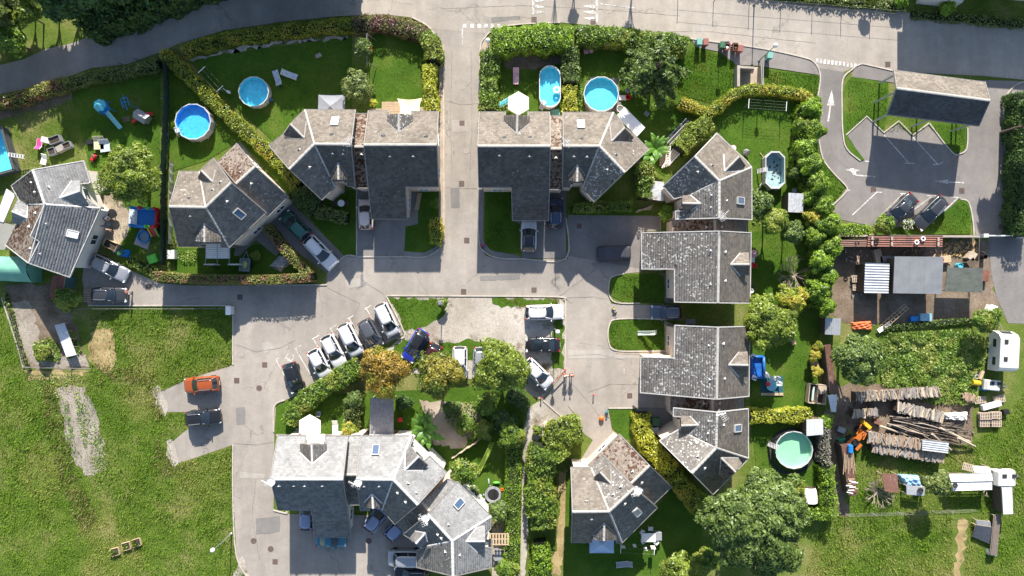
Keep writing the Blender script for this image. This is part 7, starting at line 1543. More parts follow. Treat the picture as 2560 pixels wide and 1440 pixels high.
for i, (x0, y0, z0, x1, y1, z1) in enumerate([(-.8, -.5, 0, -.4, -.5, 1.5), (-.8, .5, 0, -.4, .5, 1.5), (.8, -.5, 0, .4, -.5, 1.5), (.8, .5, 0, .4, .5, 1.5), (-.4, -.5, 1.5, -.4, .5, 1.5), (.4, -.5, 1.5, .4, .5, 1.5), (-.4, -.5, 1.5, .4, -.5, 1.5), (-.4, .5, 1.5, .4, .5, 1.5), (-.62, -.5, .7, -.62, .5, .7), (.62, -.5, .7, .62, .5, .7), (-.4, 0, 1.5, .4, 0, 1.5), (0, -.9, 1.5, 0, .9, 1.5)]): MB().tube((x0, y0, z0), (x1, y1, z1), .035, n=8).build('bar', BLUEP if i % 3 else DARKW, t, L_=1)
c = G(357, 293, .7); t = thing('playhouse', 'grey roofed toy house with red slide and green trim', 'playhouse', (c.x, c.y, 0), -.55)
MB().box((0, 0, .55), (1.3, .9, 1.1)).build('wall', M('toy_beige', (.45, .42, .35), .6, .1, 3, 0), t, L_=1); m = MB(); m.add([(-.8, -.6, 1.05), (.8, -.6, 1.05), (.8, 0, 1.5), (-.8, 0, 1.5), (-.8, .6, 1.05), (.8, .6, 1.05)], [(0, 1, 2, 3), (3, 2, 5, 4)]); m.build('roof', GREYP, t, L_=1)
MB().bar((-.5, -.5, .8), (-1.1, -1.2, .1), .42, .06).build('slide_chute', REDP, t, L_=1); MB().box((.55, 0, 1.0), (.12, 1.0, .1)).build('trim', GREENP, t, L_=1); MB().bar((.2, .5, .9), (.6, .95, .3), .4, .06).build('side_slide', REDP, t, L_=1)
# garden clutter in the left garden
def crate(label, px, py, w, d, h, ang, mat, open_=True, name='planter_box', cat='planter'):
    c = G(px, py, h); t = thing(name, label, cat, (c.x, c.y, .04), ang)
    for x, y, ww, dd in ((0, -d/2, w, .04), (0, d/2, w, .04), (-w/2, 0, .04, d), (w/2, 0, .04, d)): MB().box((x, y, h/2), (ww, dd, h)).build('side', mat, t, L_=1)
    MB().box((0, 0, h*.72 if open_ else h), (w*.96, d*.96, .04)).build('filling' if open_ else 'lid', M('potting_soil', (.05, .04, .03), .95, .3, 5, .4) if open_ else mat, t, L_=1)
crate('grey planter box, largest of the group in the left garden', 135, 349, 1.3, .8, .7, .35, GREYP); crate('dark square planter below the largest grey one', 128, 378, .85, .8, .6, .3, GREYP); crate('closed grey box between the dark planters', 149, 371, .8, .7, .6, .5, M('warm_grey', (.30, .27, .24), .7, .1, 3, .1), False); crate('dark planter right of the closed grey box', 166, 363, .9, .7, .6, .4, GREYP)
crate('small dark box near the beige mat in the left garden', 223, 355, .7, .55, .4, .2, BLACKM, False)
lounger('magenta deck chair at the left garden', 98, 360, -1.7, MAGP, L=1.3); lounger('white folding chair near the upper roof edge of the left house', 110, 399, 1.3, CANVAS, L=1.2); lounger('white deck chair leaning on the grey planters', 121, 352, 2.9, CANVAS, L=1.3)
lounger('beige sun mat beside the round tree', 248, 358, 1.6, M('beige_cloth', (.45, .45, .28), .8, .1, 3, 0), w=1.2, L=1.5); lounger('patterned mat half under the beige one', 262, 365, 1.7, PRINT, w=1.1, L=1.4)
c = G(233, 395, .4); t = thing('toy_tractor', 'red and grey pedal toy beside the round tree', 'toy', (c.x, c.y, .04), 1.0); MB().box((0, 0, .35), (.9, .4, .3), taper=.7).build('body', REDP, t, L_=1); [MB().tube((x, s*.28, .2), (x, s*.2, .2), .2, n=12).build('wheel', TYRE, t, L_=1) for x in (-.3, .4) for s in (1, -1)]; MB().bar((.1, 0, .5), (.35, 0, .8), .3, .04).build('seat', GREYP, t, L_=1)
MB_ = None
# inflatable castle
c = G(368, 545, .6); t = thing('inflatable_castle', 'blue red and green inflatable play castle on the left patio lawn', 'bouncy castle', (c.x, c.y, .04), -.05)
MB().box((0, 0, .2), (3.0, 2.4, .4), taper=.95).build('base', BLUEP, t, L_=1)
for x, y, mt in ((-1.35, 1.05, BLUEP), (-.45, 1.1, REDP), (.45, 1.1, GREENP), (1.3, 1.05, REDP), (-1.35, -1.0, BLUEP), (1.3, -1.0, REDP), (.4, -1.05, GREENP)): MB().tube((x, y, .2), (x, y, 1.5), .20, .17, 10).build('tower', mt, t, smooth=True, L_=1); MB().ball((x, y, 1.55), .22, n=10, m=6).build('tower_top', mt, t, smooth=True, L_=1)
for a, b, mt in (((-1.35, 1.05), (1.3, 1.05), BLUEP), ((1.3, 1.05), (1.3, -1.0), REDP), ((-1.35, -1.0), (.4, -1.05), BLUEP)):
    for z in (.55, .95): MB().tube((*a, z), (*b, z), .19, n=10).build('air_tube', mt, t, smooth=True, L_=1)
m = MB(); m.bar((.7, -1.0, 1.0), (.9, -2.0, .1), .9, .12); m.build('slide_chute', REDP, t, L_=1); MB().bar((.3, -1.05, 1.1), (.5, -2.1, .25), .16, .16).build('slide_rail', YELP, t, L_=1); MB().bar((1.2, -1.05, 1.1), (1.35, -2.1, .25), .16, .16).build('slide_rail', GREENP, t, L_=1)
MB().add([(-1.2, -.9, .5), (-2.4, -.9, .12), (-2.4, 1.0, .12), (-1.2, 1.0, .5)], [(0, 1, 2, 3)]).build('entry_mat', PRINT, t, L_=1)
c = G(280, 535, .8); table('black round parasol table on the left patio', 280, 534, .55, .75, BLACKM); table('small round table with white plates on the left patio', 266, 560, .45, .72, GREYP)
crate('open cupboard with white pots below the left patio', 275, 612, 1.6, .9, .8, -.45, WOODL); 
def tarp(label, pts, h, mat, amp=.12, name='tarpaulin', cat='tarpaulin', k=14, base_=.06):
    P = [G(x, y, h*.5) for x, y in pts]; c = sum(P, Vector())/4; vs = []; ph = random.uniform(0, 6)
    for i in range(k+1):
        for j in range(k+1):
            u, v = i/k, j/k; q = P[0]*(1-u)*(1-v)+P[1]*u*(1-v)+P[2]*u*v+P[3]*(1-u)*v; e = min(u, 1-u, v, 1-v)*2; z = base_+h*min(1, e*3)**.6*(.8+.2*math.sin(u*9+ph))+amp*math.sin(u*17+v*7+ph)*math.sin(v*15-u*5+ph)*min(1, e*5)
            vs.append((q.x+random.uniform(-.03, .03), q.y+random.uniform(-.03, .03), max(base_, z)))
    m = MB().add(vs, [(i*(k+1)+j, (i+1)*(k+1)+j, (i+1)*(k+1)+j+1, i*(k+1)+j+1) for i in range(k) for j in range(k)]); return tag(m.build(name, mat), label, cat)
tarp('crumpled bright blue tarpaulin beside the cupboard at left', [(292, 622), (325, 625), (322, 645), (296, 640)], .4, BLUEP)
tarp('silver tarpaulin over the triangular sandpit', [(672, 665), (700, 636), (738, 650), (700, 680)], .45, M('silver_tarp', (.36, .37, .39), .5, .3, 2, .3, metal=.2)); tarp('orange tarpaulin heap above the allotment tree', [(2128, 806), (2180, 800), (2182, 826), (2132, 824)], .5, M('orange_tarp', (.58, .16, .06), .6, .15, 2, .2))
tarp('pale blue tarpaulin over a wood store in the bottom allotment', [(2246, 1187), (2300, 1190), (2312, 1228), (2262, 1214)], .95, M('paleblue_tarp', (.25, .42, .62), .5, .2, 2, .2)); tarp('white sacks covering the end of the middle wood stack', [(2358, 1034), (2424, 1030), (2420, 1052), (2362, 1050)], .9, CANVAS, .2)
tarp('crumpled green tarpaulin at the end of the brown plank roof', [(2092, 1098), (2114, 1093), (2117, 1108), (2094, 1112)], .6, M('green_cloth', (.04, .22, .13), .6, .2, 3, .2)); tarp('grey tarpaulin bundle left of the plants between the large houses', [(1714, 798), (1738, 797), (1742, 812), (1716, 812)], .4, GREYP)
crate('small green toy house roof beside the green fence', 381, 647, 1.05, .95, .7, .35, GREENP, False, 'toy_house', 'toy house'); crate('white barbecue trolley beside the green fence', 427, 636, .8, 1.0, .8, 0, WHITE, False, 'barbecue', 'barbecue')
# trailers
def trailer(label, px, py, ang, L, W, mat, load=None, h=.55):
    c = G(px, py, h); t = thing('box_trailer', label, 'trailer', (c.x, c.y, .04), ang); MB().box((0, 0, .42), (L, W, .08)).build('bed', mat, t, L_=1)
    for x, y, a, b in ((0, -W/2, L, .05), (0, W/2, L, .05), (-L/2, 0, .05, W), (L/2, 0, .05, W)): MB().box((x, y, .62), (a, b, .36)).build('side', mat, t, L_=1)
    for s in (1, -1): MB().tube((0, s*(W/2+.03), .28), (0, s*(W/2+.17), .28), .28, n=14).build('wheel', TYRE, t, L_=1)
    m = MB(); m.bar((L/2, W*.3, .42), (L/2+.9, 0, .42), .07); m.bar((L/2, -W*.3, .42), (L/2+.9, 0, .42), .07); m.build('drawbar', POLE, t, L_=1)
    if load: m = MB().ball((0, 0, .55), L*.33, W*.3, .18, 10, 6); m.build('load', load, t, L_=1)
trailer('grey green trailer with a yellowish load below the lower left house', 613, 662, 1.5, 1.5, 1.1, M('trailer_grey', (.25, .30, .28), .6, .1, 3, .1), M('yellow_load', (.45, .50, .22), .9, .3, 6, .3))
pallet_me = None
def pallet(label, px, py, ang, z=.04, n=1, mat=WOODP, s=1.0, name='wooden_pallet', cat='pallet', zz=None):
    c = G(px, py, z+.1*n); t = thing(name, label, cat, (c.x, c.y, z), ang)
    for k in range(n):
        b = k*.15
        for i in range(7): MB().box((-.6*s+i*.2*s, 0, b+.13), (.11*s, .8*s, .022)).build('slat', mat, t, L_=1)
        for y in (-.36, 0, .36): MB().box((0, y*s, b+.07), (1.2*s, .09, .09)).build('bearer', mat, t, L_=1)
    return t
pallet('wooden pallet standing behind the dark SUV at the left lane end', 219, 739, 1.57, s=1.15); pallet('pallet lying on the long wood stack', 2229, 1102, .05, 1.3)
for i, (x, y, a) in enumerate([(287, 1380, .25), (315, 1366, .25), (341, 1357, .3)]):
    crate(['raised wooden planting bed, lowest of three in the bottom left meadow', 'raised wooden planting bed, middle of three in the meadow', 'raised wooden planting bed, highest of three in the meadow'][i], x, y, .95, .85, .3, a, WOODL, True, 'raised_bed'); grass('bed_plants', [[(x-9, y-8), (x+9, y-8), (x+9, y+8), (x-9, y+8)]], 60, .35, .08, GRASS_D, z=.25, seed=50+i)
t = thing('cold_frame', 'long white and glass cold frame on the vegetable plot', 'cold frame', G(160, 848, .8))
for i in range(4):
    x0, y0 = 141+i*7.5, 813+i*20; x1, y1 = x0+7.5, y0+20; q = [G(x0-5, y0, 1.0), G(x0+20, y0-6, 1.0), G(x1+20, y1-6, 1.0), G(x1-5, y1, 1.0)]
    MB().add(q+[p-Vector((0, 0, .05)) for p in q], [(0, 1, 2, 3), (7, 6, 5, 4), (0, 1, 5, 4), (1, 2, 6, 5), (2, 3, 7, 6), (3, 0, 4, 7)]).build('glazed_panel', (SHEETS if i == 0 else RUSTW), t)
    for p in q[:2]: MB().bar((p.x, p.y, 0), (p.x, p.y, .95), .06).build('leg', WOODP, t)
tag(MB().box((*G(573, 776, .8).xy, .55), (.55, .95, 1.1)).box((*G(573, 776, .8).xy, 1.14), (.62, 1.02, .06), taper=.9).build('utility_cabinet', WHITE), 'white utility cabinet at the corner of the lane and the road', 'cabinet')
# clothes lines
def clothesline(label, a, b, n, cloths=(), h=1.8):
    A = G(*a, h); B = G(*b, h); c = (A+B)/2; t = thing('clothes_line', label, 'clothes line', (c.x, c.y, 0)); d = (B-A).normalized(); s_ = Vector((-d.y, d.x, 0))
    for p in (A, B): MB().tube((p.x, p.y, 0), p, .04).build('post', POLE, t); MB().bar(p-s_*.55, p+s_*.55, .06).build('crossbar', WHITE, t)
    for i in range(n): o = s_*(-.5+i/(n-1)); MB().tube(A+o, B+o, .008, n=4, cap=False).build('line', FPOST, t)
    for (f, o, w) in cloths:
        p = A+(B-A)*f+s_*o; tag(MB().add([p-d*w/2, p+d*w/2, p+d*w/2-Vector((0, 0, .7))+s_*.12, p-d*w/2-Vector((0, 0, .7))+s_*.12, p-d*w/2-Vector((0, 0, .6))-s_*.2, p+d*w/2-Vector((0, 0, .6))-s_*.2], [(0, 1, 2, 3), (0, 4, 5, 1)]).build('laundry', CANVAS), ['first white cloth from the left on the clothes line of the bottom centre house', 'second white cloth from the left on the clothes line of the bottom centre house', 'third white cloth from the left on the clothes line of the bottom centre house', 'white cloth at the right end of the clothes line of the bottom centre house'][int(f*3.2)], 'laundry', group='white laundry on the line')
clothesline('clothes line with pegs under the yellow topped hedge', (1872, 259), (1966, 266), 4); clothesline('clothes line between the diagonal hedge and the turquoise pool', (504, 174), (549, 222), 3, h=1.6)
clothesline('clothes line with white laundry below the bottom centre house', (1552, 1371), (1636, 1375), 3, [(.08, 0, .5), (.42, .2, .4), (.75, -.1, .4), (.98, .1, .5)])
tag(MB().box((*G(1622, 1344, .8).xy, .78), (1.7, 1.0, .05)).box((*G(1622, 1344, .8).xy, .4), (1.5, .1, .74)).build('cloth_table', CANVAS), 'table under a white cloth behind the bottom centre house', 'table')
for i, (x, y, a) in enumerate([(1606, 1330, -.5), (1609, 1350, .6), (1638, 1352, 2.4), (1626, 1322, -1.6)]): chair('white chair %s the white cloth table' % ['above left of', 'below left of', 'right of', 'above'][i], x, y, a, WHITE)
tag(MB().box((*G(1645, 1338, .5).xy, .5), (.7, .9, .9)).build('barbecue_box', GREYP), 'grey cabinet right of the white cloth table', 'cabinet')
# trampoline, toys by the slide garden
c = G(1233, 1237, .6); t = thing('trampoline', 'small round trampoline with black mat and grey padding', 'trampoline', (c.x, c.y, .04)); MB().lathe((0, 0, 0), [(.01, .58), (.66, .58)], 22).build('jumping_mat', BLACKM, t, L_=1); MB().lathe((0, 0, 0), [(.66, .58), (.70, .62), (.95, .62), (.98, .54)], 22).build('padding', GREYP, t, L_=1)
for i in range(6): a = i*PI/3; MB().tube((.9*math.cos(a), .9*math.sin(a), 0), (.9*math.cos(a), .9*math.sin(a), .56), .03).build('leg', POLE, t, L_=1)
for i in range(6): a = i*PI/3+.3; MB().tube((.97*math.cos(a), .97*math.sin(a), .56), (.97*math.cos(a), .97*math.sin(a), 1.9), .025).build('net_pole', BLACKM, t, L_=1)
def slide(label, a, b, mat, h=1.4, w=.45, mat2=None):
    A = G(*a, h); B = G(*b, .1); c = (A+B)/2; t = thing('garden_slide', label, 'slide', (c.x, c.y, 0)); d = (B-A); s_ = Vector((-d.y, d.x, 0)).normalized(); K = 8; m = MB(); L = MB()
    pts = [A+(B-A)*i/K+Vector((0, 0, .12*math.sin(i*PI*2/K+.3))) for i in range(K+1)]
    for p, q in zip(pts[:-1], pts[1:]): m.bar(p, q, w, .04); [L.bar(p+s_*sg*w/2+Vector((0, 0, .08)), q+s_*sg*w/2+Vector((0, 0, .08)), .05, .14) for sg in (1, -1)]
    m.build('chute', mat, t); L.build('side_wall', mat2 or mat, t)
    back = Vector((-d.x, -d.y, 0)).normalized()
    for sg in (1, -1): MB().bar(A+s_*sg*.2, Vector((A.x, A.y, 0))+back*.6+s_*sg*.25, .05).build('ladder_rail', mat, t)
    for i in range(4): z = h*(i+1)/5; p = Vector((A.x, A.y, z))+back*.6*(1-z/h); MB().bar(p+s_*.22, p-s_*.22, .05).build('rung', mat, t)
slide('yellow green garden slide left of the clipped lime hedge', (1224, 1122), (1194, 1184), M('lime_plastic', (.42, .55, .08), .4, .1, 3, 0)); slide('white garden slide on the small lawn between the large houses', (1636, 832), (1594, 833), M('offwhite_plastic', (.55, .62, .52), .4, .1, 3, 0), 1.3)
tag(MB().ball((*G(1241, 1207, .3).xy, .25), .42, .16, .16, 12, 6).build('toy_float', GREENP), 'long green inflatable toy beside the trampoline', 'toy'); tag(MB().ring((*G(1255, 1224, .2).xy, .14), .14, .06, 14, 6).build('toy_ring', ORP), 'small orange ring right of the trampoline', 'toy')
# swing frame in the green garden
c = G(920, 125, 1.5); t = thing('swing_frame', 'tall swing frame with an orange hanging seat beside the young tree', 'swing', (c.x, c.y, 0), 1.57)
for x in (-1.6, 1.6): [MB().tube((x, s*.7, 0), (x, 0, 2.1), .05).build('leg', POLE, t, L_=1) for s in (1, -1)]
MB().tube((-1.7, 0, 2.1), (1.7, 0, 2.1), .05).build('crossbar', POLE, t, L_=1)
for x in (.1, .9): MB().tube((x, 0, 2.1), (x, 0, .6), .015, n=4).build('rope', FPOST, t, L_=1)
MB().box((.5, -.1, .6), (1.1, .4, .12), taper=.8).build('swing_seat', ORP, t, L_=1)
# person
SKIN = M('skin', (.50, .30, .21), .6, .08, 5, 0); HAIR = M('hair_dark', (.03, .02, .015), .7, .2, 8, .2)
def person(label, px, py, rz, shirt, trousers, pose=0, hairm=None, scale=1.0):
    c = G(px, py, .8); t = thing('person', label, 'person', (c.x, c.y, .03), rz); t.scale = (scale,)*3
    sp = 1 if pose == 1 else 0
    J = {'pel': (0, 0, .95), 'ch': (.03*sp, 0, 1.25), 'nk': (.05*sp, 0, 1.47), 'hd': (.08, 0, 1.62), 'hip': (0, .09, .92), 'hip_': (0, -.09, .92), 'kn': (.06+.15*sp, .10, .50), 'kn_': (.02-.05*sp, -.10, .50), 'an': (.0+.1*sp, .11, .09), 'an_': (-.03-.2*sp, -.11, .09), 'to': (.17+.1*sp, .12, .04), 'to_': (.14-.2*sp, -.12, .04),
         'sh': (.02, .19, 1.40), 'sh_': (.02, -.19, 1.40), 'el': (.05, .27, 1.12), 'el_': (.05, -.27, 1.12), 'wr': (.22, .25, .93+.1*sp), 'wr_': (.14, -.27, .88)}
    R = {'pel': .14, 'ch': .15, 'nk': .06, 'hd': .095, 'hip': .10, 'hip_': .10, 'kn': .065, 'kn_': .065, 'an': .045, 'an_': .045, 'to': .04, 'to_': .04, 'sh': .065, 'sh_': .065, 'el': .045, 'el_': .045, 'wr': .032, 'wr_': .032}
    E = [('pel', 'ch'), ('ch', 'nk'), ('nk', 'hd'), ('pel', 'hip'), ('pel', 'hip_'), ('hip', 'kn'), ('hip_', 'kn_'), ('kn', 'an'), ('kn_', 'an_'), ('an', 'to'), ('an_', 'to_'), ('ch', 'sh'), ('ch', 'sh_'), ('sh', 'el'), ('sh_', 'el_'), ('el', 'wr'), ('el_', 'wr_')]
    for sd_, s_ in (('', 1), ('_', -1)):
        w = Vector(J['wr'+sd_]); J['pa'+sd_] = tuple(w+Vector((.05, 0, -.05))); R['pa'+sd_] = .036; E.append(('wr'+sd_, 'pa'+sd_))
        for k in range(5):
            off = Vector((.085-.006*abs(k-2), (-.03+.015*k)*s_ if k < 4 else -.055*s_, -.095+.01*abs(k-2) if k < 4 else -.05)); J['f%d%s' % (k, sd_)] = tuple(w+off*(1 if k < 4 else .8)); R['f%d%s' % (k, sd_)] = .009; E.append(('pa'+sd_, 'f%d%s' % (k, sd_)))
    def skin(keys, edges, name, mat, gr=0.0, root=None):
        ix = {k: i for i, k in enumerate(keys)}; me = bpy.data.meshes.new(name); me.from_pydata([J[k] for k in keys], [(ix[a], ix[b]) for a, b in edges if a in ix and b in ix], [])
        o = link_mesh(name, me, mat, t); md = o.modifiers.new('skin', 'SKIN'); md.use_smooth_shade = True
        for k, i in ix.items(): r = R[k]+gr; me.skin_vertices[0].data[i].radius = (r, r); me.skin_vertices[0].data[i].use_root = (k == (root or keys[0]))
        ms = o.modifiers.new('sub', 'SUBSURF'); ms.levels = 1; ms.render_levels = 1; return o
    skin(list(J), E, 'body', SKIN, 0, 'pel')
    R2 = dict(R); skin(['ch', 'pel', 'sh', 'sh_', 'el', 'el_'], E, 'shirt', shirt, .022); skin(['pel', 'hip', 'hip_', 'kn', 'kn_'], E, 'shorts', trousers, .018)
    h = J['hd']; MB().ball((h[0]-.01, 0, h[2]+.07), .105, .10, .10, 12, 7).build('hair', hairm or HAIR, t, smooth=True, L_=1)
    MB().ball((h[0]+.105, 0, h[2]+.0), .018, .012, .016, 6, 4).build('nose', SKIN, t, L_=1)
    for s_ in (1, -1): MB().ball((h[0]+.09, s_*.035, h[2]+.03), .012, .014, .010, 6, 4).build('eye', BLACKM, t, L_=1)
    for s_ in (1, -1): MB().ball((J['an'+('' if s_ > 0 else '_')][0]+.08, s_*.115, .045), .13, .05, .045, 8, 5).build('shoe', BLACKM, t, L_=1)
SHW = M('cloth_white', (.70, .68, .66), .85, .1, 4, 0); SHR = M('cloth_red', (.45, .05, .05), .85, .1, 4, 0); SHB = M('cloth_dark', (.04, .04, .05), .85, .1, 4, 0); SHBL = M('cloth_blue', (.06, .14, .35), .85, .1, 4, 0); SHK = M('cloth_beige', (.40, .33, .25), .85, .1, 4, 0)
person('person in a white shirt walking on the left of the pair beside the red barrier', 1414, 938, -1.4, SHW, SHR, 1); person('person in a red shirt walking on the right of the pair beside the red barrier', 1428, 937, -1.5, SHR, SHB, 0)
person('person in blue standing beside the black patio table', 272, 549, 2.6, SHBL, SHK, 0); person('person in beige bending over the small round patio table', 256, 562, .3, SHK, SHBL, 1, M('hair_grey', (.35, .33, .3), .8)); person('person in dark clothes below the small round patio table', 272, 576, 1.2, SHB, SHK, 1)
person('person in red and white beside the bonnet of the dark SUV on the lane', 322, 731, 3.0, SHR, SHW, 0)
# barrier, posts, stump and toys near the path
t = thing('barrier_pole', 'rust red barrier pole at the corner of the gravel yard', 'barrier', G(1398, 941)); m = MB(); a, b = G(1414, 925, .8), G(1380, 960, .8); m.bar(a, b, .10, .10).build('pole', M('rust_red', (.28, .08, .06), .6, .2, 4, .1), t); MB().tube((a.x, a.y, 0), (a.x, a.y, .95), .07).build('pivot_post', REDP, t); MB().tube((b.x, b.y, 0), (b.x, b.y, .8), .05).build('rest_post', POLE, t)
t = thing('barrier_pole', 'opened dark barrier pole lying along the asphalt below the walking pair', 'barrier', G(1436, 1036)); a, b = G(1450, 1052, .7), G(1420, 1016, .7); MB().bar(a, b, .08, .08).build('pole', DARKW, t); MB().tube((a.x, a.y, 0), (a.x, a.y, .9), .09).build('pivot_post', M('rust_red', (.28, .08, .06)), t)
for lb, x, y in (('small red marker post beside the slanted white car', 1352, 994), ('small red marker post on the asphalt below the walking pair', 1483, 986), ('small red marker post beside the weeds of the path', 1405, 1042)): tag(MB().lathe((*G(x, y).xy, .02), [(.06, 0), (.06, .5), (.09, .52), (.09, .62), (.01, .66)], 10).build('marker_post', REDP), lb, 'marker post')
tag(MB().lathe((*G(1366, 1062).xy, .02), [(.48, 0), (.40, .2), (.38, .5), (.01, .52)], 11).build('tree_stump', M('stump_wood', (.50, .42, .30), .9, .2, 6, .3)), 'pale tree stump at the tip of the gravel path', 'tree stump')
tag(MB().lathe((*G(1503, 1045).xy, .02), [(.16, 0), (.30, .2), (.28, .38), (.14, .48), (.01, .5)], 14).ball((*G(1503, 1045).xy, .5), .1, n=8, m=5).build('orange_pot', ORP), 'orange pot at the driveway corner beside the bottom centre lawn', 'pot')
def toybike(label, px, py, ang, mat, mat2): 
    c = G(px, py, .3); t = thing('toy_bike', label, 'toy', (c.x, c.y, .03), ang); MB().box((0, 0, .3), (.5, .18, .2), taper=.7).build('body', mat, t, L_=1); MB().bar((.2, -.2, .5), (.2, .2, .5), .05).build('handlebar', mat2, t, L_=1); MB().box((-.18, 0, .45), (.2, .18, .06)).build('seat', mat2, t, L_=1)
    for x, y in ((.25, 0), (-.22, .13), (-.22, -.13)): MB().tube((x, y-.03, .12), (x, y+.03, .12), .12, n=12).build('wheel', TYRE, t, L_=1)
toybike('blue and yellow toy tricycle at the drive between the small lawns', 1537, 775, -.8, BLUEP, YELP); toybike('pale blue toy scooter beside the orange pot', 1518, 1030, 1.2, CYANP, BLACKM); toybike('black toy bike at the tip of the bushy island', 1432, 1050, .4, BLACKM, GREYP); toybike('purple and red toy on the pavement corner below the right lawn', 1208, 613, .5, M('purple_plastic', (.20, .08, .40), .4, .1, 3, 0), REDP)
# right row gardens
table('pair of round grill on the lawn beside the upper large house', 1830, 704, .3, .7, BLACKM); table('black round grill just right of the other one', 1838, 699, .22, .8, BLACKM)
chair('red chair beside the dormer of the upper large house', 1881, 664, 3.1, REDP); lounger('white lounger against the east wall of the upper large house', 1880, 643, 1.5, WHITE, L=1.2); parasol('small pink parasol beside the dormer of the upper large house', 1886, 634, 11, 1.7, PINK); parasol('folded grey parasol on the lawn left of the drained pool', 1872, 377, 9, 1.5, GREYP, drop=1.0)
chair('white wooden stool below the leafy lawn tree', 1984, 855, .3, WOODL); table('round white table beside the top speckled house', 1833, 370, .34, .6, M('rose_white', (.62, .45, .48), .5, .1, 3, 0)); 
for i in range(7): 
    if i == 0: lt = thing('plank_pile', 'pile of pale planks and a ladder on the red deck beside the banana plant', 'planks', G(1680, 400))
    a, b = G(1655+i*2.5, 420-i*1, .3+.04*i), G(1684+i*2.5, 372+i*2, .3+.04*i); MB().bar(a, b, .17, .05).build('plank', WOODL if i % 2 else SHEETW, lt)
t = thing('ladder', 'white aluminium ladder lying over the red deck', 'ladder', G(1670, 388)); a, b = G(1668, 410, .65), G(1672, 364, .65)
for s in (.2, -.2): MB().bar(a+Vector((s, 0, 0)), b+Vector((s, 0, 0)), .06).build('rail', WHITE, t)
for i in range(8): p = a+(b-a)*(i+.5)/8; MB().bar(p+Vector((.2, 0, 0)), p-Vector((.2, 0, 0)), .05).build('rung', WHITE, t)
deck('red painted timber deck beside the banana plant', 1648, 366, 1676, 416, 8)
t = thing('fence_panel_pile', 'long dark rails leaning across the lawn above the banana plant', 'rails', G(1690, 320))
for i in range(5): a, b = G(1662+i*3, 352+i*2.5, .3+.08*i), G(1716+i*2.5, 296+i*3, .5+.08*i); MB().bar(a, b, .10, .06).build('rail', DARKW if i % 2 else SHEETS, t)
for i in range(3):
    if i == 0: t = thing('plank_pile', 'three pale boards lying below the white corrugated shed', 'planks', G(1612, 522))
    a, b = G(1590+i*3, 531-i*3, .15), G(1632-i*2, 513+i*5, .2); MB().bar(a, b, .14, .05).build('plank', WOODL, t)
t = thing('plank_pile', 'bundle of long poles on the lawn of the left corner house', 'planks', G(1043, 505))
for i in range(5): MB().bar(G(1037+i*2.2, 525, .2), G(1045+i*2.2, 482, .25), .08, .06).build('plank', WOODL, t)
def tyre(label, px, py, z, mat=TYRE, r=.3, group=None): 
    c = G(px, py, z); o = tag(MB().ring((0, 0, 0), r*.75, r*.27, 20, 8).build('tyre', mat, L_=1, smooth=True), label, 'tyre', group); o.location = (c.x, c.y, z+r*.27); return o
# =============== THE ALLOTMENT AND SCRAP YARD ===============
flatroof('long rusty red sheet roof weighed down with blocks below the car park wall', [(2170, 588), (2357, 589), (2356, 617), (2168, 616)], 2.3, RUSTR, 'long_shed', walls=DARKW, axis=1, wave=.22, fall=.1)
flatroof('dark brown sheet roof at the left end of the long red one', [(2076, 600), (2168, 597), (2167, 616), (2076, 616)], 2.1, RUSTB, 'long_shed', walls=DARKW, axis=1, fall=.1)
for i, (x, y, m_) in enumerate([(2191, 601, TYRE), (2291, 606, WHITE), (2307, 597, WHITE), (2142, 608, TYRE)]): tyre('%s on the rusty red roof' % ['black tyre near the left end', 'white rimmed wheel, lower of the two,', 'white rimmed wheel, upper of the two,', 'tyre on the dark brown end, left of all the others'][i], x, y, 2.35, m_, .28)
for i, (x, y) in enumerate([(2229, 596), (2229, 610), (2345, 598), (2345, 610), (2180, 595), (2180, 608)]): tag(MB().box((*G(x, y, 2.4).xy, 2.42), (.22, .42, .16)).build('concrete_block', CONC), ['upper block of the middle pair on the rusty red roof', 'lower block of the middle pair on the rusty red roof', 'upper block of the right pair on the rusty red roof', 'lower block of the right pair on the rusty red roof', 'upper block of the left pair on the rusty red roof', 'lower block of the left pair on the rusty red roof'][i], 'block', 'blocks on the rusty red roof')
flatroof('silver corrugated shed roof left of the large grey shed', [(2163, 657), (2224, 659), (2221, 733), (2160, 732)], 2.4, SHEETS, 'corrugated_shed', walls=DARKW, axis=1, wave=.30, fall=.25)
flatroof('large grey sheet metal shed roof in the scrap yard', [(2236, 641), (2358, 642), (2354, 735), (2232, 733)], 2.9, SHEETG, 'corrugated_shed', walls=DARKW, wave=.28, fall=.3)
flatroof('dark grey green tarpaulin roof right of the large grey shed', [(2368, 668), (2458, 670), (2456, 732), (2362, 728)], 2.2, M('dark_tarp', (.10, .11, .095), .6, .3, 1.5, .5), 'tarpaulin_shelter', 'shelter', corr=False, fall=.2)
flatroof('grey sheet roof lying right of the lawn beside the scrap yard corner', [(2064, 794), (2102, 796), (2100, 838), (2062, 836)], 1.8, SHEETS, 'lean_to', walls=DARKW)
flatroof('narrow brown sheet roof along the garden hedge of the right row', [(2062, 862), (2076, 860), (2094, 984), (2076, 986)], 1.9, RUSTB, 'long_shed', walls=DARKW)
flatroof('long narrow brown roof with poles on top beside the orange tractor', [(2103, 1110), (2127, 1107), (2144, 1236), (2122, 1241)], 1.9, RUSTB, 'long_shed', walls=DARKW)
flatroof('white strip roof below the narrow brown one', [(2070, 988), (2092, 986), (2090, 1030), (2078, 1030)], 1.7, SHEETW, 'lean_to')
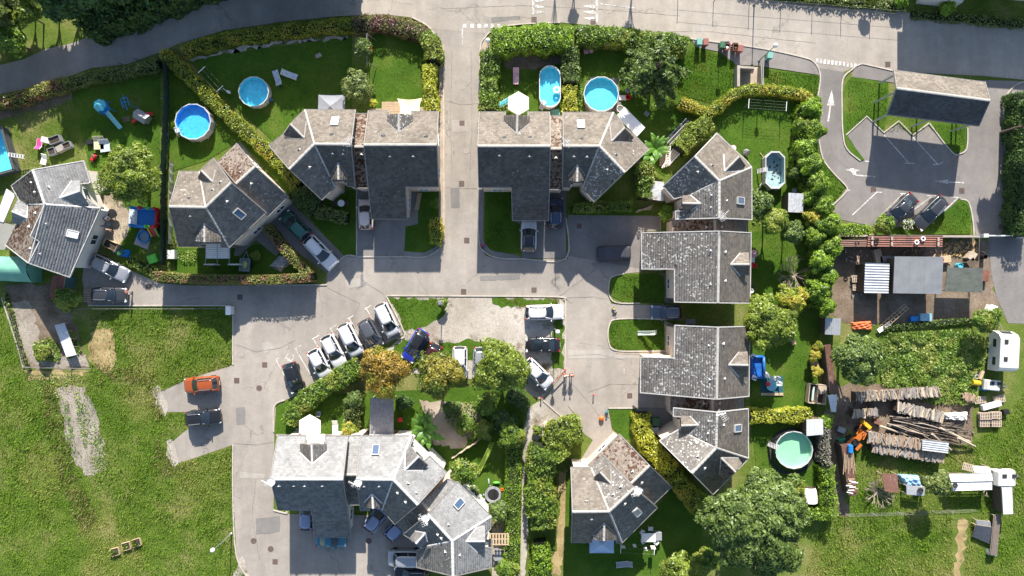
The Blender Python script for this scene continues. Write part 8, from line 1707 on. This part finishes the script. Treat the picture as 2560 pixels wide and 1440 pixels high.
t = thing('water_barrel', 'blue plastic barrel lying on the narrow brown roof', 'barrel', G(2127, 1122, 2)); p = G(2126, 1122, 2.2); MB().tube(p+Vector((0, -.42, 0)), p+Vector((0, .42, 0)), .29, n=14).build('barrel_body', BLUEP, t); [MB().tube(p+Vector((0, y, 0)), p+Vector((0, y+.04, 0)), .31, n=14).build('hoop', BLUEP, t) for y in (-.3, 0, .26)]
t = thing('pole_bundle', 'pale poles lying on the narrow brown roof', 'poles', G(2115, 1150, 2))
for i in range(8): MB().bar(G(2112+i*3, 1132+(i*5) % 7, 2.05), G(2108+i*4.2, 1186-(i*7) % 20, 2.05), .06).build('pole', WOODL, t)
t = thing('trellis_pile', 'heap of white battens at the lower end of the narrow brown roof', 'battens', G(2130, 1212, 2))
for i in range(9): x, y = 2122+random.uniform(-2, 14), 1198+i*4; MB().bar(G(x-6, y, 2.0+.05*(i % 3)), G(x+10, y+random.uniform(-4, 4), 2.05+.05*(i % 3)), .10, .04).build('batten', WHITE if i % 3 else WOODL, t)
for i, (x, y, a, n) in enumerate([(2143, 697, .05, 3), (2145, 718, .0, 2), (2462, 1040, .02, 4), (2487, 1038, .0, 4), (2462, 1058, .03, 3), (2488, 1058, -.03, 3), (2498, 998, .2, 2), (2450, 1000, .1, 2), (2420, 1168, -.25, 1)]):
    pallet(['stack of grey pallets left of the silver shed', 'lower stack of grey pallets left of the silver shed', 'pallet stack, upper left of the four beside the long meadow strip', 'pallet stack, upper right of the four beside the meadow strip', 'pallet stack, lower left of the four beside the meadow strip', 'pallet stack, lower right of the four beside the meadow strip', 'broken pallets below the small camping trailer', 'low pallet pile with reddish tiles left of the broken ones', 'brown slatted panel on top of the white metal roofs'][i], x, y, a, .04 if i != 8 else 1.9, n)
# wood stacks: logs as pieces
LOGM = [M('log_grey', (.26, .235, .21), .9, .25, 5, .4), M('log_brown', (.30, .215, .15), .9, .25, 5, .4), M('log_pale', (.46, .385, .29), .9, .25, 5, .4)]
LOGME = []
for k in range(6):
    r = .07+.012*k; m = MB(); n = 7; vs = []
    for x in (-.5, 0, .5):
        for i in range(n): a = 2*PI*i/n; q = r*(1+.22*math.sin(i*2.3+k)+.05*x); vs.append((x, q*math.cos(a)+.03*(x == 0), q*math.sin(a)))
    m.add(vs, [(s*n+i, s*n+(i+1) % n, (s+1)*n+(i+1) % n, (s+1)*n+i) for s in (0, 1) for i in range(n)]+[tuple(range(n-1, -1, -1)), tuple(range(2*n, 3*n))]); LOGME.append(m.mesh('log', LOGM[k % 3]))
def logstack(label, a, b, h, length, step=.15, tiers=2, mix=(0, 1, 2), lean=.22):
    A = G(*a, h); B = G(*b, h); c = (A+B)/2; t = thing('wood_stack', label, 'wood stack', (c.x, c.y, .02)); d = (B-A); d.z = 0; L = d.length; d.normalize(); ang = math.atan2(d.y, d.x)+PI/2; n = int(L/step); org = base(t)
    MB().box((c.x, c.y, h*.44), (L, length*.8, h*.84), rz=ang-PI/2).build('stacked_core', DARKW, t)
    for tier in range(tiers):
        for i in range(n):
            if random.random() < .04: continue
            k = random.randrange(6); o = bpy.data.objects.new('log', LOGME[k]); link(o); o.parent = t; p = Vector((A.x, A.y, 0))+d*(step*(i+.5)+random.uniform(-.03, .03)); z = h-tier*.13+random.uniform(-.06, .05)
            nn = Vector((-d.y, d.x, 0)); p = p+nn*random.uniform(-.08, .08)-nn*tier*.10; o.location = p-org+Vector((0, 0, z)); o.rotation_euler = (random.uniform(0, 6), random.uniform(-.1, .1), ang+random.gauss(0, lean)); o.scale = (length*random.uniform(.8, 1.15), .95, .95)
            o.material_slots[0].link = 'OBJECT'; o.material_slots[0].material = LOGM[random.choice(mix)]
    # facing logs on the sunny side, lower tiers
    return t
logstack('long wood stack along the weedy patch, uppermost of the stacks', (2142, 991), (2352, 978), 1.3, 1.15, mix=(0, 1, 2, 0)); logstack('short stack of pale split logs at the left of the wood yard', (2134, 1034), (2166, 1033), 1.0, 1.0, mix=(2, 2, 1)); logstack('small grey wood stack right of the pale split logs', (2168, 1030), (2196, 1030), 1.0, .9, mix=(0, 0, 1))
logstack('slanted wood stack leading to the white sacks', (2243, 1016), (2362, 1044), 1.3, 1.2, mix=(0, 0, 2)); logstack('brown wood stack beside the orange tractor, upper of the front pair', (2172, 1092), (2312, 1112), 1.4, 1.25, mix=(1, 1, 0)); logstack('long grey wood stack, lowest of all at the front', (2184, 1118), (2362, 1146), 1.1, 1.15, mix=(0, 0, 0, 1)); logstack('reddish wood stack at the corner of the bottom allotment', (2410, 990), (2440, 998), .9, .9, mix=(1, 1, 2))
t = thing('branch_pile', 'large pile of long dark branches between the wood stacks', 'branch pile', G(2330, 1075)); BR = [M('branch_dark', (.06, .05, .045), .9, .3, 5, .3), M('branch_mid', (.15, .12, .09), .9, .3, 5, .3), BRANCH]
for i in range(100):
    s = random.random(); x0, y0 = 2215+random.uniform(0, 70), 1040+random.uniform(-4, 34)+s*8; L = random.uniform(80, 160); an = random.gauss(.19, .13); z = random.uniform(.25, 1.15); m = MB(); p = G(x0, y0, z); r0 = random.uniform(.04, .11); pts = [p]
    for k in range(1, 5): q = G(x0+L*k/4*math.cos(an), y0+L*k/4*math.sin(an)+random.uniform(-3, 3), max(.2, z+random.uniform(-.15, .15))); pts.append(q)
    for k in range(4): m.tube(pts[k], pts[k+1], r0*(1-k*.17), r0*(1-(k+1)*.17), 5, cap=k in (0, 3))
    m.build('branch', BR[random.choice((0, 0, 0, 1, 2))], t)
for i in range(5):
    a, b = G(2168+i*14+random.uniform(0, 8), 1080+i*3, 1.0), G(2200+i*26, 1092+i*4, .9)
    MB().tube(a, b, .17, .15, 9).build('trunk_piece', LOGM[2], t)
for (x0, y0, x1, y1) in ((2330, 1085, 2378, 1125), (2395, 1095, 2438, 1116), (2350, 1070, 2425, 1105), (2200, 1065, 2290, 1095)): MB().tube(G(x0, y0, 1.2), G(x1, y1, .5), .13, .1, 8).build('trunk_piece', LOGM[2], t)
flatroof('pale corrugated sheets covering the right end of the front wood stack', [(2306, 1098), (2372, 1106), (2370, 1133), (2305, 1125)], 1.75, SHEETS, 'sheet_cover', 'sheet', axis=1, fall=.05, wave=.25, post=False)
TRO = M('tractor_orange', (.42, .12, .02), .55, .2, 4, .1)
# tractor
c = G(2143, 1094, .8); t = thing('tractor', 'orange tractor with front loader at the left of the wood yard', 'tractor', (c.x, c.y, .02), .85)
MB().box((.35, 0, .95), (1.4, .55, .5), taper=.85).build('bonnet', TRO, t, L_=1); MB().box((-.75, 0, .9), (.7, .5, .5)).build('body', BLACKM, t, L_=1); MB().box((-.75, 0, 1.25), (.45, .45, .12)).build('seat', BLACKM, t, L_=1)
for s in (1, -1): MB().tube((-.8, s*.45, .62), (-.8, s*.75, .62), .62, n=16).build('rear_wheel', TYRE, t, L_=1); MB().tube((.85, s*.42, .38), (.85, s*.62, .38), .38, n=14).build('front_wheel', TYRE, t, L_=1); MB().box((-.8, s*.6, 1.3), (.9, .32, .07)).build('mudguard', TRO, t, L_=1); MB().bar((.2, s*.5, 1.1), (1.7, s*.5, .4), .1, .12).build('loader_arm', TRO, t, L_=1)
MB().box((1.9, 0, .35), (.5, 1.5, .45), taper=.8).build('loader_bucket', YELP, t, L_=1); MB().tube((.7, .1, 1.2), (.7, .1, 1.8), .04).build('exhaust', BLACKM, t, L_=1); MB().ring((-.35, 0, 1.35), .18, .02, 14, 5).build('steering_wheel', BLACKM, t, L_=1)
# caravans
CARW = M('caravan_white', (.56, .55, .52), .45, .1, 1.5, .1)
def caravan(label, px, py, ang, L, W, h, mat=CARW, name='caravan', cat='caravan', windows=True):
    c = G(px, py, h); t = thing(name, label, cat, (c.x, c.y, .03), ang); m = MB(); n = 9; vs = []
    prof = [(-L/2, .45), (-L/2, h*.7), (-L/2+.22, h*.94), (-L/2+.5, h), (L/2-.75, h), (L/2-.3, h*.86), (L/2, h*.55), (L/2, .45)]
    for y, k in ((-W/2, .0), (-W/2+.10, .06), (W/2-.10, .06), (W/2, 0)):
        for x, z in prof: vs.append((x*(1 if k else .985), y, z+(k if z > h*.8 else 0)))
    P = len(prof); fs = [(j*P+i, j*P+i+1, (j+1)*P+i+1, (j+1)*P+i) for j in range(3) for i in range(P-1)]+[tuple(range(P)), tuple(range(4*P-1, 3*P-1, -1)), (0, P, 2*P, 3*P, 4*P-1, 3*P-1, 2*P-1, P-1)]
    m.add(vs, fs).build('body', mat, t, L_=1)
    for x in (-L*.18, L*.25): MB().box((x, W*.22, h+.09), (.5, .42, .06)).build('roof_hatch', PLASTIC, t, L_=1)
    for s in (1, -1): MB().tube((0, s*W*.46, .34), (0, s*W*.50, .34), .33, n=14).build('wheel', TYRE, t, L_=1)
    if windows:
        for x in (-L*.25, L*.2): MB().box((x, W/2, h*.62), (.9, .06, .5)).build('window', GLASS, t, L_=1); MB().box((x, -W/2, h*.62), (.9, .06, .5)).build('window', GLASS, t, L_=1)
        MB().bar((L/2-.02, 0, h*.57), (L/2-.28, 0, h*.84), 1.3, .05).build('front_window', GLASS, t, L_=1)
    m = MB(); m.bar((L/2, .5, .45), (L/2+1, 0, .45), .08); m.bar((L/2, -.5, .45), (L/2+1, 0, .45), .08); m.build('drawbar', POLE, t, L_=1)
caravan('white touring caravan with two dark roof hatches at the right edge', 2524, 880, 1.52, 4.6, 2.2, 2.4); caravan('small white trailer tent below the touring caravan', 2486, 964, -.1, 2.0, 1.2, 1.1, name='trailer_tent', cat='trailer', windows=False)
caravan('small white box caravan at the right edge above the long white shed', 2520, 1198, .0, 2.6, 1.7, 1.9, windows=False)
flatroof('long narrow white roof below the small box caravan', [(2504, 1218), (2530, 1218), (2532, 1285), (2508, 1286)], 2.0, SHEETW, 'long_shed', walls=DARKW)
flatroof('upper white and pale green sheet roof in the bottom right allotment', [(2372, 1184), (2480, 1182), (2482, 1202), (2374, 1204)], 1.9, SHEETW, 'wood_store', 'wood store', axis=1, fall=.1)
flatroof('lower white sheet roof with a tyre in the bottom right allotment', [(2378, 1206), (2480, 1204), (2480, 1224), (2382, 1227)], 1.7, SHEETW, 'wood_store', 'wood store', axis=1, fall=.1)
tyre('tyre on the lower white sheet roof', 2387, 1213, 1.75); tyre('tyre on the striped sheet beside the pale blue tarpaulin', 2300, 1226, 1.25, r=.34)
flatroof('brown earth coloured board roof left of the pale blue tarpaulin', [(2204, 1184), (2243, 1186), (2247, 1232), (2212, 1228)], 1.3, RUSTB, 'wood_store', 'wood store', corr=False, fall=.05); flatroof('striped sheet roof below the pale blue tarpaulin', [(2266, 1214), (2312, 1218), (2310, 1240), (2266, 1236)], 1.2, SHEETS, 'wood_store', 'wood store', fall=.05)
flatroof('dark grey corrugated sheets lying in the bottom right meadow', [(2440, 1312), (2480, 1318), (2474, 1360), (2432, 1342)], .9, M('dark_sheet', (.10, .11, .13), .5, .2, 2, .1, metal=.2), 'sheet_pile', 'sheet pile', fall=.5); flatroof('long brown plank ramp at the bottom right', [(2486, 1286), (2502, 1286), (2492, 1388), (2476, 1388)], .8, M('brownplank', (.17, .14, .12), .8, .2, 3, .2), 'plank_walk', 'planks', corr=True, wave=.25, fall=.0)
crate('small silver box at the end of the brown plank ramp', 2482, 1382, .9, .6, .5, -.2, SHEETS, False, 'metal_box', 'box')
t = thing('water_barrel', 'yellow orange barrel beside the weedy patch', 'barrel', G(2441, 957, .4)); p = G(2440, 957, .45); MB().tube(p+Vector((-.42, .05, 0)), p+Vector((.42, -.05, 0)), .32, .30, 14).build('barrel_body', YELP, t)
tyre('white rimmed tyre above the yellow barrel', 2441, 942, .2, GREYP); tyre('dark tyre leaning above the white rimmed one', 2449, 931, .2)
t = thing('pipe_piece', 'black pipe end standing right of the yard shelter', 'pipe', G(2461, 642, .5)); m = MB().lathe((*G(2461, 642, .5).xy, .02), [(.26, 0), (.26, .7), (.22, .7), (.22, .05)], 18); m.build('pipe_wall', BLACKM, t)
# hutch
c = G(2043, 985, 1); t = thing('rabbit_hutch', 'grey wooden hutch with open compartments beside the narrow brown roof', 'hutch', (c.x, c.y, .02), -.1)
for x, y, w, d in ((-1.0, 0, .08, 2.2), (1.0, 0, .08, 2.2), (0, -1.1, 2.0, .08), (0, 1.1, 2.0, .08), (0, 0, .06, 2.1), (.5, .1, 1.0, .06)): MB().box((x, y, .7), (w, d, .9)).build('board', WOODP, t, L_=1)
MB().box((0, 0, .25), (2.0, 2.1, .06)).build('floor', DARKW, t, L_=1); MB().box((.5, .6, 1.15), (.9, .8, .05)).build('lid', WOODP, t, L_=1); MB().tube((-.5, -.8, 1.0), (-.5, .8, 1.0), .13).build('water_tube', M('mint_plastic', (.45, .6, .52), .5), t, L_=1)
for x in (-.95, .95):
    for y in (-1.05, 1.05): MB().bar((x, y, 0), (x, y, 1.2), .09).build('leg', WOODP, t, L_=1)
# lattice, boards, clutter
t = thing('lattice_panel', 'pale wire lattice leaning over the ground fence of the scrap yard', 'lattice', G(2235, 790)); a, b = Vector(G(2266, 766, 1.4)), Vector(G(2202, 822, .3)); s_ = Vector((-(b-a).y, (b-a).x, 0)).normalized()*.35
for s in (1, 0, -1): MB().bar(a+s_*s, b+s_*s, .05).build('rail', WOODL, t)
for i in range(9): p = a+(b-a)*i/8; MB().bar(p-s_, p+s_, .04).build('crosspiece', WOODL, t)
tag(MB().box((*G(2211, 818, .4).xy, .35), (1.7, .5, .08), rz=.6).build('foam_board', CANVAS), 'white board beside the lattice panel', 'board')
tag(MB().box((*G(2313, 793, .4).xy, .35), (1.4, .9, .5), taper=.96).build('foil_box', M('pale_blue_sheet', (.22, .38, .46), .4, .2, 3, .1)), 'pale blue covered crate above the ground fence', 'crate'); crate('bright blue crate left of the pale blue covered one', 2286, 797, .85, .55, .4, .1, BLUEP, False, 'plastic_crate', 'crate')
ju = [('rusty drum', 2352, 650, REDP), ('grey fridge carcass', 2222, 652, GREYP), ('light blue basin', 2400, 664, CYANP), ('brown cabinet', 2425, 657, DARKW), ('pale wooden box', 2228, 690, WOODL), ('square wire cage', 2427, 640, WOODP), ('white sink', 2478, 773, WHITE), ('dark metal drum', 2158, 671, BLACKM)]
for i, (nme, x, y, mt) in enumerate(ju):
    m = MB(); c = G(x, y, .6)
    if i in (0, 2, 7): m.lathe((c.x, c.y, .02), [(.30, 0), (.32, .1), (.30, .4), (.32, .7), (.28, .72), (.26, .6), (.01, .6)], 14)
    else: m.box((c.x, c.y, .45), (.95, .75, .85), rz=i*.2, taper=.95); m.box((c.x, c.y, .90), (1.0, .8, .06), rz=i*.2)
    tag(m.build(nme.replace(' ', '_'), mt), nme+' '+['beside the large grey shed', 'between the silver and the grey shed', 'on the clutter above the tarpaulin roof', 'above the tarpaulin roof at its right', 'in the gap between two sheds', 'in the dry grass right of the long red roof', 'dropped on the yard asphalt', 'at the left of the silver shed'][i], nme.split()[-1])
# scatter of small debris in the yards
for (nm, lab, x0, y0, x1, y1, n, mt) in [('scrap_litter', 'small scrap and offcuts scattered round the sheds', 2110, 620, 2470, 660, 70, WOODP), ('scrap_litter', 'offcuts and rubble left of the silver shed', 2125, 670, 2165, 740, 50, SHEETG), ('bark_litter', 'bark chips and twigs on the ground of the wood yard', 2100, 1000, 2440, 1130, 160, DARKW), ('dry_grass', 'dry straw coloured stalks right of the long red roof', 2358, 605, 2440, 640, 120, M('straw', (.40, .28, .12), .9, .3, 5, .2)), ('pot_clutter', 'pots and bowls scattered on the terrace left of the trampoline', 1150, 1200, 1230, 1290, 40, PRINT), ('terrace_clutter', 'pots and crates crowded beside the bottom edge house', 1236, 1300, 1268, 1340, 60, WOODL)]:
    m = MB()
    for i in range(n): p = G(random.uniform(x0, x1), random.uniform(y0, y1)); s = random.uniform(.06, .28); m.box((p.x, p.y, s*.3+.03), (s*random.uniform(.6, 2.4), s*.5, s*.5), rz=random.uniform(0, 3))
    tag(m.build(nm, mt), lab, 'litter', kind='stuff')
# garden extras
pallet('grid of pale slats on the terrace right of the bottom edge house', 1248, 1348, 0, 1.9, 1, WOODL, 1.7, 'slatted_pergola', 'pergola')
crate('grey box on the terrace of the bottom edge house', 1246, 1390, .9, 1.1, .9, 0, GREYP, False, 'storage_box', 'box'); crate('green compost bin beside the yellow conifer hedge', 1640, 1055, .9, .9, .8, 0, M('bin_darkgreen', (.04, .13, .07)), False, 'compost_bin', 'bin'); crate('pale metal box beside the yellow conifer hedge', 1636, 1078, 1.0, .8, .7, .05, SHEETS, False, 'metal_box', 'box')
t = thing('sign_post', 'thin post with a small plate behind the dark green bin', 'sign post', G(1798, 128)); p = G(1798, 128); MB().tube((p.x, p.y, 0), (p.x, p.y, 3.2), .035).build('post', POLE, t); MB().box((p.x, p.y, 2.95), (.5, .04, .5)).build('sign_plate', GREYP, t)
t = thing('garden_hose', 'coiled garden hose beside the bent roof house', 'hose', G(855, 478)); MB().ring((*G(855, 477).xy, .1), .32, .05, 20, 6).ring((*G(855, 477).xy, .18), .26, .05, 20, 6).build('hose_coil', M('hose_beige', (.42, .38, .30), .6), t)
tag(MB().ring((*G(1550, 272).xy, .1), .38, .04, 20, 6).build('wire_ring', WHITE), 'white ring leaning beside the light blue pool and the white lean-to', 'ring')
c = G(571, 230, .5); t = thing('garden_ornament', 'white bird shaped ornament beside the diagonal hedge', 'ornament', (c.x, c.y, .04), 2.6); MB().ball((0, 0, .45), .32, .18, .18, 12, 7).build('body', WHITE, t, smooth=True, L_=1); MB().tube((.22, 0, .5), (.42, 0, .85), .05, .04).ball((.46, 0, .87), .08, .05, .05, 8, 5).build('neck', WHITE, t, L_=1); MB().tube((0, 0, 0), (0, 0, .3), .03).build('leg', POLE, t, L_=1)
for lb, x, y in (('blue canister beside the green privacy fence', 414, 351), ('white bottle just above the blue canister', 415, 337)): tag(MB().lathe((*G(x, y, .3).xy, .04), [(.14, 0), (.16, .1), (.15, .45), (.06, .52), (.06, .58), (.01, .6)], 12).build('canister', BLUEP if 'blue can' in lb else WHITE), lb, 'canister')
tarp('grey stone slab lying in the lawn above the sun loungers', [(787, 137), (800, 131), (806, 140), (790, 146)], .08, CONC, .01, 'stone_slab', 'slab', 4)
tarp('grey worn patch cover between the slide and the toy house', [(306, 292), (324, 290), (326, 303), (308, 306)], .03, MD, .01, 'bare_patch', 'bare patch', 4)
# extra clutter that the photograph shows
pool_bits = [('blue pool brush lying beside the sun lounger nearest the turquoise pool', (684, 178), (697, 222), .04, BLUEP), ('white pole lying on the lawn beside the drained pool', (1905, 455), (1893, 478), .04, WHITE), ('pale plank leaning on the drained pool', (1915, 400), (1900, 382), .06, WOODL)]
for lb, a, b, w, mt in pool_bits: tag(MB().bar(G(*a, .1), G(*b, .15), w, w).build('pole' if 'pole' in lb else 'brush' if 'brush' in lb else 'plank', mt), lb, 'pole' if 'pole' in lb else 'brush' if 'brush' in lb else 'plank')
tag(MB().box((*G(676, 250, .3).xy, .25), (.45, .35, .42), taper=.8).ball((*G(676, 250, .3).xy, .5), .14, n=8, m=5).build('pool_pump', M('pump_blue', (.03, .10, .25), .5)), 'dark blue pool pump beside the turquoise pool', 'pump')
crate('teal garden box beside the oval pool at the roof edge', 1389, 281, .9, .7, .5, .2, M('teal_box', (.12, .28, .24), .6), False, 'storage_box', 'box')
for lb, x, y, w, d, mt in (('brown tall crate with sheets right of the large grey shed', 2364, 648, 1.2, .8, WOODL), ('grey cabinet at the upper left corner of the large grey shed', 2214, 648, 1.3, .7, M('warm_grey', (.30, .27, .24))), ('rusty hopper right of the tarpaulin roof', 2463, 690, .8, 1.2, RUSTR), ('white sheet metal piece between the silver and grey sheds', 2226, 712, .6, 1.2, SHEETW), ('wooden board pile under the red roof', 2196, 640, .8, 1.6, WOODP)): crate(lb, x, y, w, d, .6, random.uniform(-.3, .3), mt, False, 'scrap_crate', 'crate')
for i, (lb, x, y, w, d, mt) in enumerate([('grey sheet panel above the pale poles of the wood yard', 2104, 1075, .9, .6, SHEETG), ('white insulation board beside the pallet stacks', 2480, 1014, 2.2, .6, SHEETW), ('dark bin bag right of the pallet stacks', 2516, 1030, .6, .5, BLACKM), ('brown metal box above the corner of the wood yard', 2195, 1056, .8, .5, RUSTB), ('blue lidded tub beside the small white trailer tent', 2461, 972, .5, .4, BLUEP), ('light wooden frame at the upper edge of the yard', 2454, 938, .3, 1.0, WOODL)]): crate(lb, x, y, w, d, .5, random.uniform(-.4, .4), mt, False, 'yard_box', 'box')
flatroof('white curved sheet above the bottom right sheet roofs', [(2430, 1164), (2474, 1168), (2478, 1182), (2436, 1181)], 1.6, SHEETW, 'sheet_cover', 'sheet', corr=False, fall=0); flatroof('grey sheet lying in the dry grass beside the dark corrugated sheets', [(2440, 1300), (2476, 1304), (2478, 1318), (2442, 1314)], .7, SHEETG, 'sheet_cover', 'sheet', corr=False, fall=0)
for lb, pts in (('low stone edging left of the vegetable plot', [(6, 745), (40, 850), (60, 920)]), ): kerb(pts, .12, .15)
crate('barrow shaped green bin beside the drive of the left house', 300, 632, .7, .5, .5, .5, M('bin_darkgreen', (.04, .13, .07)), False, 'storage_box', 'box')
for i, (lb, x, y, mt) in enumerate([('white pot beside the cupboard below the left patio', 288, 626, WHITE), ('dark round pot on the terrace right of the small white roofed shed', 2032, 478, GREYP), ('grey dish shaped basin beside the rusty white shed', 1985, 476, SHEETS), ('black tub beside the upper large house', 1877, 717, BLACKM), ('white tub at the wall of the upper large house', 1878, 727, WHITE), ('terracotta pot near the bottom centre mossy wing', 1460, 1160, ORP), ('mint green pot near the bottom centre mossy wing', 1456, 1156, M('mint_plastic', (.45, .6, .52)))]):
    tag(MB().lathe((*G(x, y, .3).xy, .04), [(.16, 0), (.26, .35), (.28, .38), (.22, .38), (.18, .2), (.01, .2)], 14).build('garden_pot', mt), lb, 'pot')
